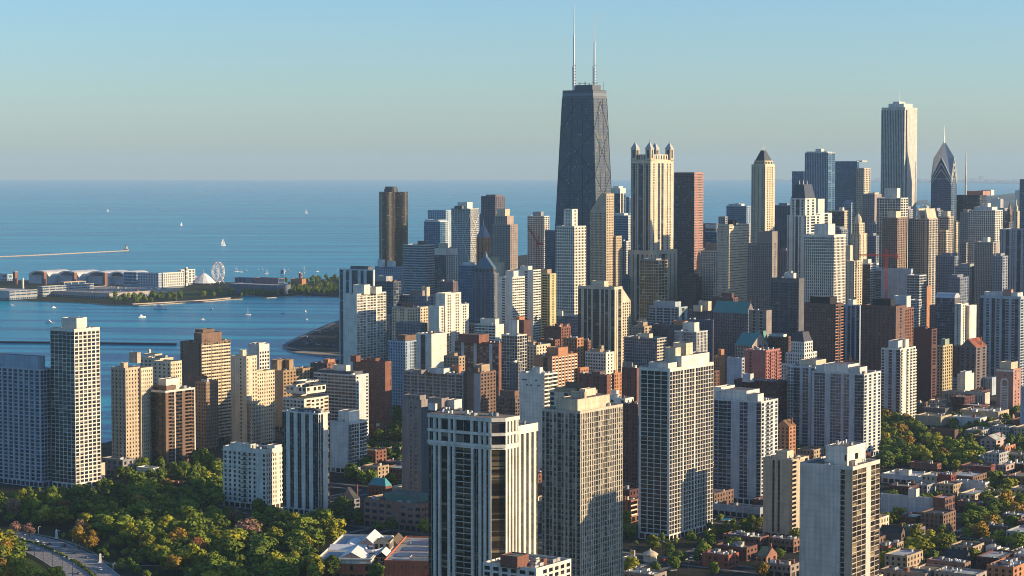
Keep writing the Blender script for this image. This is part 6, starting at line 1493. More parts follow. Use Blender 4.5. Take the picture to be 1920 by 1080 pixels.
def mass_tree(x, y, h, col, wide, z=.2):
    r = random.Random(int(x * 5 + y * 3)); me = r.choice(CROWNS)
    if me.name not in MASS:
        co = np.zeros(len(me.vertices) * 3, dtype=np.float32); me.vertices.foreach_get("co", co); MASS[me.name] = co.reshape(-1, 4, 3)[::2]
    q = MASS[me.name]; k = h / 13.0; a = r.uniform(0, 6.28); ca, sa = math.cos(a), math.sin(a)
    kx = k * wide
    v = np.stack([(q[..., 0] * ca - q[..., 1] * sa) * kx + x, (q[..., 0] * sa + q[..., 1] * ca) * kx + y, q[..., 2] * k + z], -1)
    c = v.mean(1, keepdims=True); v = c + (v - c) * 1.25
    MASS.setdefault(('mb', col), MB()).quads(v, 0)
    PLACED.append((x, y))
def flush_mass(name, label):
    mats, mb = [], MB()
    for key in [k for k in MASS if isinstance(k, tuple)]:
        m = MASS.pop(key)
        for arr in m.q: mb.quads(arr, len(mats))
        mats.append(LEAF[key[1]])
    tag(mb.build(name, mats), label, "trees", kind="stuff")
def forest(pix, n, sp, cols, where, group, hh=(11, 17), seed=1, avoid=(), fp=2.0, mass=False):
    poly = gp(*pix); r = random.Random(seed)
    xs = [p[0] for p in poly]; ys = [p[1] for p in poly]
    k = 0
    for _ in range(n * 60):
        if k >= n: break
        x, y = r.uniform(min(xs), max(xs)), r.uniform(min(ys), max(ys))
        if not inside(x, y, poly) or not free(x, y, fp): continue
        if any((x - a) ** 2 + (y - b) ** 2 < sp * sp for a, b in PLACED[-400:]): continue
        if any(near_line(x, y, l, d) for l, d in avoid): continue
        cl = r.choices(list(cols), list(cols.values()))[0]
        if mass: mass_tree(x, y, r.uniform(*hh), cl, r.uniform(1, 1.3))
        else: tree(x, y, r.uniform(*hh), cl, where, group, wide=r.uniform(1.15, 1.6))
        k += 1

def all_trees():
    la, lb = smooth(LSD_A, 12), smooth(LSD_B, 12)
    av = ((la, 13), (lb, 13)); av2 = ((la, 14), (lb, 36))
    # single trees one can point to
    for px, py, h, col, lab in ((148, 1030, 15, "golden", "broad orange autumn tree right of the lakeshore road"), (172, 1034, 14, "golden", "orange autumn tree beside the broad orange tree by the road"), (150, 1010, 13, "pinkish brown", "bare pinkish tree above the lakeshore road"),
                            (258, 968, 16, "golden", "tall yellow brown tree in the middle of the park wood"), (275, 975, 14, "olive", "upright yellow green tree beside the tall yellow brown tree"), (98, 968, 21, "green", "tallest bright green tree in front of the white grid tower"), (85, 985, 14, "olive", "bright yellow green tree below the tallest green tree"),
                            (45, 960, 17, "olive", "large olive tree in front of the blue slab tower"), (355, 980, 17, "green", "tall rounded tree left of the white ornate hotel"), (395, 985, 13, "olive", "yellow green tree at the corner of the white ornate hotel"),
                            (486, 975, 15, "green", "rounded green tree against the foot of the white ornate hotel"), (370, 1052, 15, "rusty", "slim rust orange tree in the wood right of the road"), (30, 1005, 10, "pinkish brown", "leftmost bare pinkish tree above the road"), (55, 1008, 10, "pinkish brown", "second bare pinkish tree above the road"),
                            (12, 1075, 16, "olive", "olive tree at the bottom left corner beside the road"), (110, 1100, 12, "olive", "rounded tree on the near verge of the lakeshore road"), (12, 1055, 15, "golden", "yellow tree at the left edge below the road"), (-6, 1042, 17, "olive", "olive tree cut by the left edge below the road"), (30, 1066, 14, "green", "green tree on the near verge left of the dark lamp posts"), (38, 1090, 14, "olive", "rounded olive tree at the bottom left verge"), (8, 1100, 13, "golden", "low yellow tree at the very bottom left"), (62, 1104, 12, "olive", "small olive tree at the bottom edge left of the road"), (85, 1108, 11, "green", "small green tree at the bottom edge beside the near lanes"), (625, 1088, 15, "dark green", "dark tree in front of the white roofed museum"), (705, 1100, 14, "green", "green tree before the museum link"),
                            (1720, 1020, 13, "olive", "yellow green street tree by the grey roofed house at lower right"), (1655, 1075, 13, "olive", "olive tree hugging the huge blank wall at the bottom"), (1705, 1055, 11, "olive", "small olive tree on the corner below the cream fronted house"), (1340, 1085, 10, "green", "small green tree beside the corner store"), (1430, 1085, 10, "golden", "yellow tree in front of the cluttered white roof")):
        x, y, _ = gnd(px, py); tree(x, y, h, col, "", "", label=lab, wide=1.15)
    mix = {"dark green": 3.4, "green": 5, "olive": 2.6, "golden": .4, "rusty": .12, "pinkish brown": .5}
    PARK = [(-20, 1015), (-10, 952), (190, 956), (240, 925), (420, 920), (420, 970), (540, 988), (640, 1012), (605, 1040), (600, 1110), (160, 1130), (215, 1070), (150, 1025)]
    forest(PARK, 128, 12.2, mix, "in the dense lakeside park wood", "trees of the lakeside park wood", (11, 17.5), 3, av2)
    forest([(-30, 1035), (20, 1030), (60, 1048), (110, 1085), (120, 1130), (-60, 1130)], 14, 8, {"olive": 3, "green": 3, "golden": 1}, "below the lakeshore road at the left", "trees below the lakeshore road", (10, 15), 5, av)
    forest([(1650, 885), (1650, 795), (1700, 800), (1770, 840), (1830, 850), (1835, 890), (1780, 885), (1700, 870)], 40, 9, {"green": 5, "dark green": 2, "olive": 2.4, "golden": 1.2}, "in the leafy streets right of the widest grey slab", "trees of the leafy right quarter", (12, 17), 8)
    forest([(1655, 1075), (1655, 950), (1930, 900), (1930, 1085)], 44, 10, {"green": 4, "olive": 3, "golden": .8, "dark green": 2}, "along the streets of brick houses at lower right", "street trees at lower right", (9, 15), 10)
    forest([(1170, 1080), (1170, 870), (1200, 850), (1340, 985), (1440, 985), (1500, 1000), (1500, 1080)], 22, 9, {"green": 3, "dark green": 4, "olive": 1}, "between the foreground towers at bottom centre", "trees between the foreground towers", (7, 11), 11)
    forest([(620, 990), (690, 985), (700, 1003), (800, 1003), (800, 990), (690, 975), (640, 960)], 12, 8, {"green": 3, "dark green": 3, "olive": 1}, "between the museum and the pinkish brick block", "trees behind the museum", (9, 14), 7)
    # the rest as one mass each
    forest(PARK, 190, 6.0, {"dark green": 8, "green": 1}, "", "", (6, 11), 23, av2, 2, True)
    forest([(190, 925), (230, 880), (400, 860), (420, 905), (300, 912)], 26, 8, {"dark green": 4, "green": 2}, "", "", (9, 15), 6, (), 2, True)
    forest([(1650, 890), (1650, 795), (1700, 800), (1770, 840), (1830, 850), (1840, 895), (1780, 890), (1700, 880)], 40, 6.5, {"green": 5, "dark green": 3, "olive": 2}, "", "", (9, 14), 28, (), 2, True)
    forest([(1800, 870), (1780, 790), (1920, 780), (1930, 890)], 60, 8, {"dark green": 5, "green": 3}, "", "", (9, 14), 9, (), 1.5, True)
    forest([(640, 905), (660, 800), (760, 780), (800, 850), (790, 930), (700, 920)], 60, 8, {"dark green": 5, "green": 2}, "", "", (9, 14), 12, (), 1.5, True)
    forest([(1460, 800), (1490, 780), (1640, 860), (1600, 870), (1460, 850)], 18, 8, {"dark green": 3, "green": 2}, "", "", (8, 12), 13, (), 2, True)
    forest([(1655, 1080), (1655, 930), (1930, 880), (1930, 1085)], 70, 7, {"green": 4, "dark green": 3, "olive": 2}, "", "", (6, 10), 30, (), 1.5, True)
    forest([(520, 850), (1200, 760), (1640, 790), (1640, 700), (1000, 680), (560, 760)], 120, 9, {"dark green": 4, "green": 2, "olive": .6}, "", "", (7, 11), 31, (), 1.5, True)
    forest([(-10, 962), (195, 966), (232, 930), (200, 905), (180, 922), (-10, 926)], 70, 5, {"dark green": 6, "green": 1}, "", "", (4, 7.5), 41, (), 1.5, True)
    forest([(100, 1012), (180, 1000), (330, 1040), (320, 1090), (250, 1090), (190, 1050)], 60, 5, {"dark green": 4, "green": 3, "olive": 1.5}, "", "", (3.5, 7), 42, ((la, 13), (lb, 12)), 1.5, True)
    forest([(1180, 1030), (1210, 1012), (1345, 978), (1500, 985), (1430, 1006), (1340, 1030)], 34, 5.5, {"dark green": 5, "green": 2, "olive": 1}, "", "", (3.5, 7), 43, (), 1.5, True)
    flush_mass("undergrowth", "smaller trees and shrubs filling the gaps of the park and streets")
    forest([(205, 566), (250, 571), (340, 566), (345, 556), (250, 555), (205, 558)], 34, 11, {"dark green": 5, "olive": .6, "green": 2}, "", "", (9, 14), 14, (), 0, True)
    forest([(370, 560), (430, 556), (440, 549), (400, 547), (390, 552)], 10, 13, {"dark green": 3, "olive": 2}, "", "", (9, 13), 15, (), 0, True)
    forest([(450, 557), (470, 540), (560, 528), (640, 522), (690, 530), (690, 552), (560, 551), (500, 556)], 130, 11, {"dark green": 8, "green": .7}, "", "", (8, 13), 16, (), 0, True)
    forest([(608, 634), (645, 606), (690, 600), (690, 636), (640, 640)], 12, 11, {"dark green": 6, "green": 1}, "", "", (7, 11), 17, (), 0, True)
    forest([(455, 557), (500, 555.5), (560, 551), (640, 553.5), (690, 552), (690, 543), (600, 543), (520, 545), (462, 551)], 90, 8, {"dark green": 8, "green": .8, "olive": .4}, "", "", (9, 13), 18, (), -5, True)
    flush_mass("woodland", "far dark woodland around the harbour and on the filter plant island")

# ================================================================ pier, boats, cranes, cars
def harbour():
    wht = wall((.74, .71, .65)); brick = wall((.24, .12, .09)); glz = GL
    # exhibition hall with four curved roofs
    D = 4440
    def rootat(px, D): 
        p = at(px, 540, D); return (p[0], p[1], 0)
    sc = D / F
    for k, (xa, xb) in enumerate(((44, 92), (98, 148), (152, 205), (196, 238))):
        dd = D + (2 - k) * 14
        pa, pb = at(xa, 520, dd), at(xb, 520, dd)
        L = (pb[0] - pa[0]) / GC * .93
        b = thing("exhibition_hall", ["leftmost white arched hall roof on the pier", "second white arched hall roof from the left on the pier", "third white arched hall roof from the left on the pier", "rightmost white arched hall with a curved end on the pier"][k], "hall", (pb[0], pb[1], 0), -GA, "arched halls of the pier")
        z1, rise = 17, 11
        mb = MB(); mb.box(-L, 0, 0, 70, 0, z1, 0); mb.build("wall", [wall((.45, .50, .56))], b)
        n = 12
        arc = [(-L / 2 - L / 2 * math.cos(math.pi * i / n), z1 + rise * math.sin(math.pi * i / n)) for i in range(n + 1)]
        mb = MB()
        for (x0, z0), (x1_, z1_) in zip(arc, arc[1:]): mb.quads([[(x0, -2, z0), (x1_, -2, z1_), (x1_, 72, z1_), (x0, 72, z0)]], 0)
        mb.poly([(x, -2, z) for x, z in arc[::-1]][::-1], 0); mb.build("arched_roof", [wht], b)
        a2 = [(-L / 2 + (x + L / 2) * .68, -2.3, z1 + 1 + (z - z1) * .68) for x, z in arc]
        mb = MB(); mb.poly(a2[::-1], 0); mb.poly(a2, 0); mb.build("window", [GL], b)
        if k < 4:
            t = thing("stair_tower", "brown brick stair tower %s" % ["left of the leftmost arched hall", "between the first and second arched halls", "between the second and third arched halls", "before the rightmost arched hall"][k], "tower", tuple(np.array([*rootat((29, 83, 140, 197)[k], dd - 10)])), -GA, "stair towers of the pier")
            mb = MB(); mb.box(-3.5, 3.5, -4, 4, 0, 26, 0); mb.build("wall", [brick], t); mb = MB(); mb.box(-4, 4, -4.5, 4.5, 26, 27.2, 0); mb.build("roof", [wall((.5, .42, .36))], t)
    def blk(name, label, xl, xc, xr, yt, D, col, pn='.', pw='.', cat="building", roof=RW, **st):
        return T(name, label, xl, xc, xr, yt, D, pn, pw, col, None, GL, roof=roof, cat=cat, **st)
    blk("pier_shed", "low white shed at the far left end of the pier", -20, 14, 24, 514, 4600, (.45, .5, .55), 'www', 'w')
    blk("pier_building", "blue dark glazed pier building between arched halls and white festival block", 232, 256, 262, 511, 4330, LB, 'ggg', 'gg', slab=.5, fl=6)
    blk("pier_building", "white festival building with rows of windows on the pier", 258, 297, 303, 512, 4280, (.5, .53, .57), 'wwwwwwww', 'www', fl=5, wx=.5)
    blk("pier_building", "long sunlit white pier building left of the tent", 300, 306, 346, 512, 4300, WH, 'w', 'wwwwwwwwww', fl=5, wx=.5)
    blk("pier_building", "white pier terrace with small roof tower", 334, 340, 366, 506, 4420, WH, '.', 'wwww', fl=5)
    b = Bld("lookout_tower", "small white lookout tower on the pier left of the tent", "tower", 346, 349, 352, 501, 4400); b.wing(346, 349, 352, 501, 4400, 'w', 'w', WH, None, GK, fl=8)
    # tent
    p = gnd(368, 533); b = thing("tent_pavilion", "white peaked tent pavilion left of the ferris wheel", "tent", (p[0], p[1], 0), -GA)
    mb = MB()
    for (cx, r0, hh) in ((-20, 27, 19), (12, 26, 24)):
        mb.lathe(cx, 10, [(r0, 3), (r0 * .8, 8), (r0 * .55, hh * .62), (r0 * .25, hh * .88), (.5, hh)], 14, 0); mb.bar((cx, 10, hh - 1), (cx, 10, hh + 5), .3, 0)
    mb.build("canopy", [wall((.78, .77, .74))], b)
    mb = MB()
    for k in range(8): a = k * .785; mb.bar((10 + 21 * math.cos(a), 10 + 21 * math.sin(a), 0), (10 + 21 * math.cos(a), 10 + 21 * math.sin(a), 4), .4, 0)
    mb.build("mast", [STEEL], b)
    blk("museum_hall", "blue glass hall with curved roof right of the ferris wheel", 440, 478, 484, 521, 4250, (.2, .3, .38), 'ggggg', 'gg', fl=8, slab=.15)
    blk("brick_hall", "purple brick hall beside the blue glass hall at the pier head", 476, 522, 534, 522, 4180, (.24, .15, .17), '....', 'g', fl=8)
    blk("brick_hall", "low dark brick front hall at the pier head", 430, 520, 545, 535, 4090, (.16, .17, .22), '......', '..')
    blk("water_tower_house", "orange sunlit tower house at the pier head", 560, 564, 567, 512, 4350, OB, 'w', 'w', fl=8, cat="tower"); blk("pier_house", "low pink roofed house around the orange tower house", 545, 566, 574, 523, 4300, OB, '...', '...')
    # lookout and harbour buildings
    blk("control_house", "small harbour control house on a stalk behind the pier", 526, 532, 534, 506, 4900, (.4, .44, .48), 'w', 'w')
    # filter plant
    blk("filter_plant", "grey plant block with long flat roof at the left edge of the island", -40, 18, 70, 545.5, 3920, GY, '......', 'ggggg', fl=5, slab=.6, roof=RW)
    blk("filter_plant", "two tiered dark plant block with long ribbon windows", 72, 80, 176, 537, 4020, GY, 'g', 'gggggggg', fl=5, slab=.55, roof=RN)
    blk("filter_plant", "upper tan roof tier of the dark plant block", 112, 120, 161, 529, 4150, BE, 'g', 'ggg', fl=5, roof=RN)
    b = blk("filter_plant", "huge low tan flat roof of the filter plant", 66, 205, 338, 550, 3960, (.40, .36, .33), '.....', '......', roof=roofmat((.36, .32, .29)))
    b.units(26, None, 3, 2.0)
    b = thing("chimney_stack", "slim white chimney of the filter plant", "chimney", tuple(gnd(43, 549)), 0); mb = MB(); mb.lathe(0, 0, [(2.6, 0), (2.2, 28), (2.4, 28), (2.4, 29), (.1, 29)], 10, 0); mb.build("stack", [wall(WH)], b)
    # ferris wheel
    p = gnd(409, 531); zc, rw = 25.0, 20.5
    b = thing("ferris_wheel", "big white ferris wheel on the pier", "ferris wheel", (p[0], p[1], 0), R(-46))
    wm = plain((.78, .76, .74), .5, 0, "white_steel")
    n = 40
    for off in (-2, 2):
        mb = MB()
        for rr, th in ((rw, .45), (rw * .86, .3)):
            for k in range(n):
                a, c = 2 * math.pi * k / n, 2 * math.pi * (k + 1) / n
                mb.bar((rr * math.cos(a), off, zc + rr * math.sin(a)), (rr * math.cos(c), off, zc + rr * math.sin(c)), th, 0)
        mb.build("rim", [wm], b)
    for k in range(20):
        a = 2 * math.pi * k / 20
        mb = MB()
        for off in (-2, 2): mb.bar((0, off, zc), (rw * math.cos(a), off, zc + rw * math.sin(a)), .2, 0)
        mb.build("spoke", [wm], b)
        mb = MB(); x, z = (rw + .2) * math.cos(a), zc + (rw + .2) * math.sin(a); mb.box(x - 1.2, x + 1.2, -1.5, 1.5, z - 2.4, z - .3, 0, bottom=True); mb.build("gondola", [plain((.5, .12, .1), .5) if k % 2 else wm], b)
    for sx in (-1, 1):
        for off in (-4, 4): mb = MB(); mb.bar((sx * 13, off * 1.6, 0), (0, off * .6, zc), .7, 0, 6, .5); mb.build("leg", [wm], b)
    mb = MB(); mb.bar((0, -4, zc), (0, 4, zc), 1.3, 0, 8); mb.build("hub", [wm], b)
    # lighthouse
    p = gnd(237, 469.5); b = thing("lighthouse", "small white lighthouse at the end of the far breakwater", "lighthouse", (p[0], p[1], 0), 0)
    mb = MB(); mb.lathe(0, 0, [(3.6, 0), (2.6, 12), (3.2, 12.2), (3.2, 12.8)], 10, 0); mb.build("tower", [wall(WH)], b); mb = MB(); mb.lathe(0, 0, [(1.8, 12.8), (1.8, 15.5), (2.1, 15.6), (.1, 18)], 8, 0); mb.build("lantern", [plain((.25, .08, .06), .5)], b)
    mb = MB(); mb.box(-7, 7, -4, 4, -1.5, 4.5, 0); mb.build("base", [wall((.45, .3, .25))], b)
    # boats
    hullw = plain((.78, .77, .74), .4, 0, "white_hull"); sailm = plain((.85, .83, .78), .8, 0, "sailcloth"); cab = plain((.10, .11, .13), .3)
    def sailboat(px, py, ht, label, sail=True, group=None, rz=.4):
        p = gnd(px, py, -1.5); s = ht / 16.0
        b = thing("sailing_boat" if sail else "moored_yacht", label, "boat", (p[0], p[1], -1.5), rz, group); b.scale = (s, s, s)
        mb = MB(); st = [(-5, 1.1, .1), (-4, 1.5, 0), (0, 1.8, 0), (3.5, 1.2, .1), (6, .08, .4)]
        for (xa, wa, ha), (xb, wb, hb) in zip(st, st[1:]):
            mb.quads([[(xa, -wa, 1.4 + ha), (xb, -wb, 1.4 + hb), (xb, wb, 1.4 + hb), (xa, wa, 1.4 + ha)], [(xa, -wa * .6, -.3), (xb, -wb * .6, -.3), (xb, -wb, 1.4 + hb), (xa, -wa, 1.4 + ha)], [(xb, wb * .6, -.3), (xa, wa * .6, -.3), (xa, wa, 1.4 + ha), (xb, wb, 1.4 + hb)]], 0)
        mb.quads([[(-5, 1.1 * .6, -.3), (-5, -1.1 * .6, -.3), (-5, -1.1, 1.5), (-5, 1.1, 1.5)]], 0)
        mb.build("hull", [hullw], b)
        mb = MB(); mb.frustum(-2, 2, -1, 1, 1.4, -1.6, 1.6, -.8, .8, 2.2, 0); mb.build("cabin", [hullw], b)
        mb = MB(); mb.bar((.8, 0, 1.4), (.8, 0, 16), .13 if sail else .2, 0, 5, .08); mb.bar((.8, 0, 2.8), (-4.4, 0, 2.8), .1, 0); mb.build("mast", [STEEL], b)
        if sail:
            for pts in ([(.6, 0, 3), (-4.4, .5, 3), (-.2, .12, 15.6)], [(1.1, 0, 14.5), (1.4, .5, 2.2), (5.8, .02, 1.9)]):
                mb = MB(); a = [(x, y + .04, z) for x, y, z in pts]; c = [(x, y - .04, z) for x, y, z in pts]
                mb.poly(a, 0); mb.poly(c[::-1], 0)
                mb.quads([[c[k], c[(k + 1) % 3], a[(k + 1) % 3], a[k]] for k in range(3)], 0); mb.build("sail", [sailm], b)
    sailboat(418, 461, 24, "large sailing boat with white sails out on the open lake")
    sailboat(574, 400.5, 26, "distant sailing boat nearest the bronze lakefront tower", rz=.2); sailboat(340, 423, 16, "small distant sailing boat left of the large sailing boat", rz=.8); sailboat(202, 397, 20, "farthest small sailing boat at the left of the lake", rz=.3)
    sailboat(396, 580, 13, "moored yacht with bare mast near the island seawall", False, rz=1.2); sailboat(464, 591, 16, "moored yacht with bare mast in the middle of the bay", False, rz=.2)
    r = random.Random(9)
    for k in range(18):
        sailboat(r.uniform(440, 660), r.uniform(506, 514), r.uniform(9, 13), "small moored yacht in the harbour behind the pier", False, "yachts moored in the harbour", r.uniform(0, 3))
    def motor(px, py, L, label, rz=.2, group=None):
        p = gnd(px, py, -1.5); s = L / 12; b = thing("motor_boat", label, "boat", (p[0], p[1], -1.5), rz, group); b.scale = (s, s, s)
        mb = MB(); st = [(-6, 1.8, 0), (-2, 2.0, 0), (3, 1.6, .2), (6.5, .1, .7)]
        for (xa, wa, ha), (xb, wb, hb) in zip(st, st[1:]):
            mb.quads([[(xa, -wa, 1.6 + ha), (xb, -wb, 1.6 + hb), (xb, wb, 1.6 + hb), (xa, wa, 1.6 + ha)], [(xa, -wa * .7, -.3), (xb, -wb * .7, -.3), (xb, -wb, 1.6 + hb), (xa, -wa, 1.6 + ha)], [(xb, wb * .7, -.3), (xa, wa * .7, -.3), (xa, wa, 1.6 + ha), (xb, wb, 1.6 + hb)]], 0)
        mb.quads([[(-6, 1.26, -.3), (-6, -1.26, -.3), (-6, -1.8, 1.6), (-6, 1.8, 1.6)]], 0)
        mb.build("hull", [hullw], b)
        mb = MB(); mb.frustum(-3.5, 2.5, -1.4, 1.4, 1.6, -3, 1.2, -1.1, 1.1, 3.2, 0); mb.frustum(-2.6, .4, -1, 1, 3.21, -2.4, -.2, -.8, .8, 4.6, 0); mb.build("cabin", [hullw], b); mb = MB(); mb.box(-2.9, 1.3, -1.35, 1.35, 2.3, 2.8, 0); mb.build("window", [cab], b)
    motor(300, 579.5, 22, "largest white motor boat near the island seawall"); motor(266, 595.5, 13, "white motor boat in the near bay below the seawall", .6); motor(93, 606, 14, "flat white motor boat above the slim white grid tower", -.3)
    for k, (px, py) in enumerate(((22, 573), (101, 577), (575, 600), (572, 585), (530, 588), (380, 600), (150, 580))): motor(px, py, 8, "tiny white boat scattered on the bay", k * .7, "tiny boats on the bay")
    # cranes
    red = plain((.48, .035, .04), .5, 0, "red_paint")
    b = thing("tower_crane", "red luffing crane standing before the pale blue grid tower", "crane", (at(1008, 500, 2960)[0], 2960, 0), 0)
    zt = at(1008, 458, 2960)[2]
    def lattice(mb, a, c, r0, n):
        a, c = np.array(a, float), np.array(c, float)
        d = (c - a) / np.linalg.norm(c - a); u = np.cross(d, [0, 1, 0]); u /= np.linalg.norm(u); v = np.cross(d, u)
        cs = [(u + v) * r0, (u - v) * r0, (-u - v) * r0, (-u + v) * r0]
        for q in cs: mb.bar(a + q, c + q, .35, 0)
        for k in range(n):
            for i in range(4): mb.bar(a + (c - a) * k / n + cs[i], a + (c - a) * (k + 1) / n + cs[(i + 1) % 4], .22, 0)
    mb = MB(); lattice(mb, (0, 0, 0), (0, 0, zt), 1.3, 26); mb.build("mast", [red], b)
    q = at(990, 424, 2960); o = at(1008, 458, 2960); dx, dz = q[0] - o[0], q[2] - o[2]
    mb = MB(); lattice(mb, (0, 0, zt + 2), (dx, -4, zt + dz), .9, 12); mb.build("jib", [red], b)
    mb = MB(); lattice(mb, (0, 0, zt), (1.5, 0, zt + 11), .6, 4); mb.bar((1.5, 0, zt + 11), (dx * .9, -3.6, zt + dz * .9), .15, 0); mb.build("apex", [red], b)
    mb = MB(); mb.box(-2, 7, -1.6, 1.6, zt - 1, zt + 1.6, 0, bottom=True); mb.build("counterweight", [red], b); mb = MB(); mb.box(1.5, 4, -2.8, -1.7, zt - 3, zt - .8, 0, bottom=True); mb.build("cab", [wall(WH)], b)
    D = 2560
    b = thing("tower_crane", "red hammerhead crane with a long level jib before the speckled brown tower", "crane", (at(1662, 480, D)[0], D, 0), 0)
    zt = at(1662, 481, D)[2]
    mb = MB(); lattice(mb, (0, 0, 0), (0, 0, zt), 1.2, 24); mb.build("mast", [red], b)
    xa, xb = at(1608, 478, D)[0] - at(1662, 478, D)[0], at(1684, 482, D)[0] - at(1662, 482, D)[0]
    mb = MB(); lattice(mb, (0, 0, zt + 1.4), (xa, 0, zt + 1.6), .8, 14); mb.build("jib", [red], b); mb = MB(); lattice(mb, (0, 0, zt + 1.4), (xb, 0, zt + 1.2), .8, 6); mb.build("counter_jib", [red], b)
    mb = MB(); lattice(mb, (0, 0, zt), (0, 0, zt + 9), .7, 4); mb.bar((0, 0, zt + 9), (xa * .7, 0, zt + 2), .15, 0); mb.bar((0, 0, zt + 9), (xb * .9, 0, zt + 2), .15, 0); mb.build("apex", [red], b)
    mb = MB(); mb.box(xb - 3, xb, -1.2, 1.2, zt - 2, zt + .4, 0, bottom=True); mb.build("counterweight", [red], b)

def museum():
    red = (.46, .145, .07)
    b = Bld("history_museum", "red brick museum with white gabled roofs and a glass link at the bottom", "museum", 594, 695, 722, 1047, 1235)
    b.root.rotation_euler[2] = -R(6)                       # it stands on a street that leaves the grid
    h, L, M = b.h, 31.5, 80.0
    st = dict(near=True, rear=True)
    b.lwing(-L, 0, 0, M, 0, h, 'w.w.w.w', 'w.w.w.w.w', red, WH, GK, RW, True, True, fl=7, wx=.4, wy=.45, par=3.0, parmat=1, rec=.4)
    white = plain((.74, .73, .70), .6, 0, "white_membrane_roof")
    def gab(x0, x1, y0, y1, z0, rise, along, m=white, nm="gable_roof", wallm=None):
        mb = MB(); wm_ = wallm or wall((.42, .30, .24))
        if along == 'y':
            c = (x0 + x1) / 2
            mb.quads([[(x1, y0, z0), (x1, y1, z0), (c, y1, z0 + rise), (c, y0, z0 + rise)], [(x0, y1, z0), (x0, y0, z0), (c, y0, z0 + rise), (c, y1, z0 + rise)]], 0)
            mb.poly([(x0, y0, z0), (x1, y0, z0), (c, y0, z0 + rise)], 1); mb.poly([(x1, y1, z0), (x0, y1, z0), (c, y1, z0 + rise)], 1)
        else:
            c = (y0 + y1) / 2
            mb.quads([[(x0, y0, z0), (x1, y0, z0), (x1, c, z0 + rise), (x0, c, z0 + rise)], [(x1, y1, z0), (x0, y1, z0), (x0, c, z0 + rise), (x1, c, z0 + rise)]], 0)
            mb.poly([(x1, y0, z0), (x1, y1, z0), (x1, c, z0 + rise)], 1); mb.poly([(x0, y1, z0), (x0, y0, z0), (x0, c, z0 + rise)], 1)
        mb.build(nm, [m, wm_], b.root)
    zr = h - .9
    gab(-19.5, -4, .7, 24, zr, 4.2, 'y'); gab(-16.5, -5.5, 48, M - .7, zr, 4.6, 'y'); gab(-L + .8, -8, 30, 41, zr, 2.6, 'x'); gab(-24, -17, 44, 66, zr, 1.6, 'y')
    for x0, x1, y0, y1 in ((-L + 3, -22, 5, 22), (-L + 3, -25, 48, 70)):
        mb = MB(); mb.box(x0, x1, y0, y1, zr - .1, zr + .1, 0); mb.build("roof_panel", [plain((.30, .33, .37), .6)], b.root)
    b.lpent(-3.5, 6.5, 30, 43, h - 1.6, h + 4.5, BE, 'cooling_tower', pn='www', pw='www', gl=GK)
    mb = MB(); n = 10
    for k in range(n):
        a, c = math.pi * (1 + k / n), math.pi * (1 + (k + 1) / n); mb.bar((-3 + 5 * math.cos(a), 29 + 9 * math.sin(a), h + .3), (-3 + 5 * math.cos(c), 29 + 9 * math.sin(c), h + .3), 1.2, 0, 6)
    mb.build("duct", [white], b.root)
    mb = MB()
    for z, t, o in ((h - 3.2, .5, .5), (h - .9, .7, .9)):
        mb.box(-L - o, o, -o, -.003, z, z + t, 0, bottom=True); mb.box(.003, o, -.003, M, z, z + t, 0, bottom=True)
    mb.build("cornice", [wall(WH)], b.root)
    # glass link with its own gables
    mb = MB(); s = dict(ST0); s.update(base=.5, par=.3, fl=2.0, slab=.08)
    facade(mb, (.95, 12, 0), (1, 0, 0), (0, -1, 0), 7.0, 0, h - 1.6, 'ggggg', s); mb.quads([[(.95, 12, h - 1.6), (7.95, 12, h - 1.6), (7.95, M, h - 1.6), (.95, M, h - 1.6)]], 0); mb.build("glass_link", [STEEL, STEEL, GD, METAL], b.root)
    gab(0.3, 8.4, 11.5, 29, h - 1.5, 3.4, 'y', wallm=GD); gab(.6, 8.4, 52, 76, h - 1.5, 4, 'y', plain((.13, .095, .06), .8, 0, "brown_roof"))
    # east wing with a roof terrace
    bx = b.lwing(8.0, 36, -1.5, M + 2, 0, h - .6, '..:w.w:..w.w:w.', 'w.w.w', red, WH, GW, roofmat((.46, .43, .38)), True, True, fl=9, wx=.3, wy=.22, sill=.5, par=.8, parmat=0, rec=.3)
    pan = plain((.10, .13, .20), .35, 0, "roof_panels")
    for k in range(3):
        mb = MB(); yy = bx[2] + 16 + k * 20; mb.box(bx[0] + 4 + k, bx[1] - 5 - 2 * k, yy, yy + 13, h - 1.58, h - 1.2, 0); mb.build("roof_panel", [pan], b.root)
    b.lpent(bx[1] - 13, bx[1] - 1, bx[2] + 1, bx[2] + 9, h - 1.6, h + 1.2, WH, 'terrace_box'); b.units(4, (bx[0], bx[1], bx[2] + 58, bx[3], h - .6), 4)

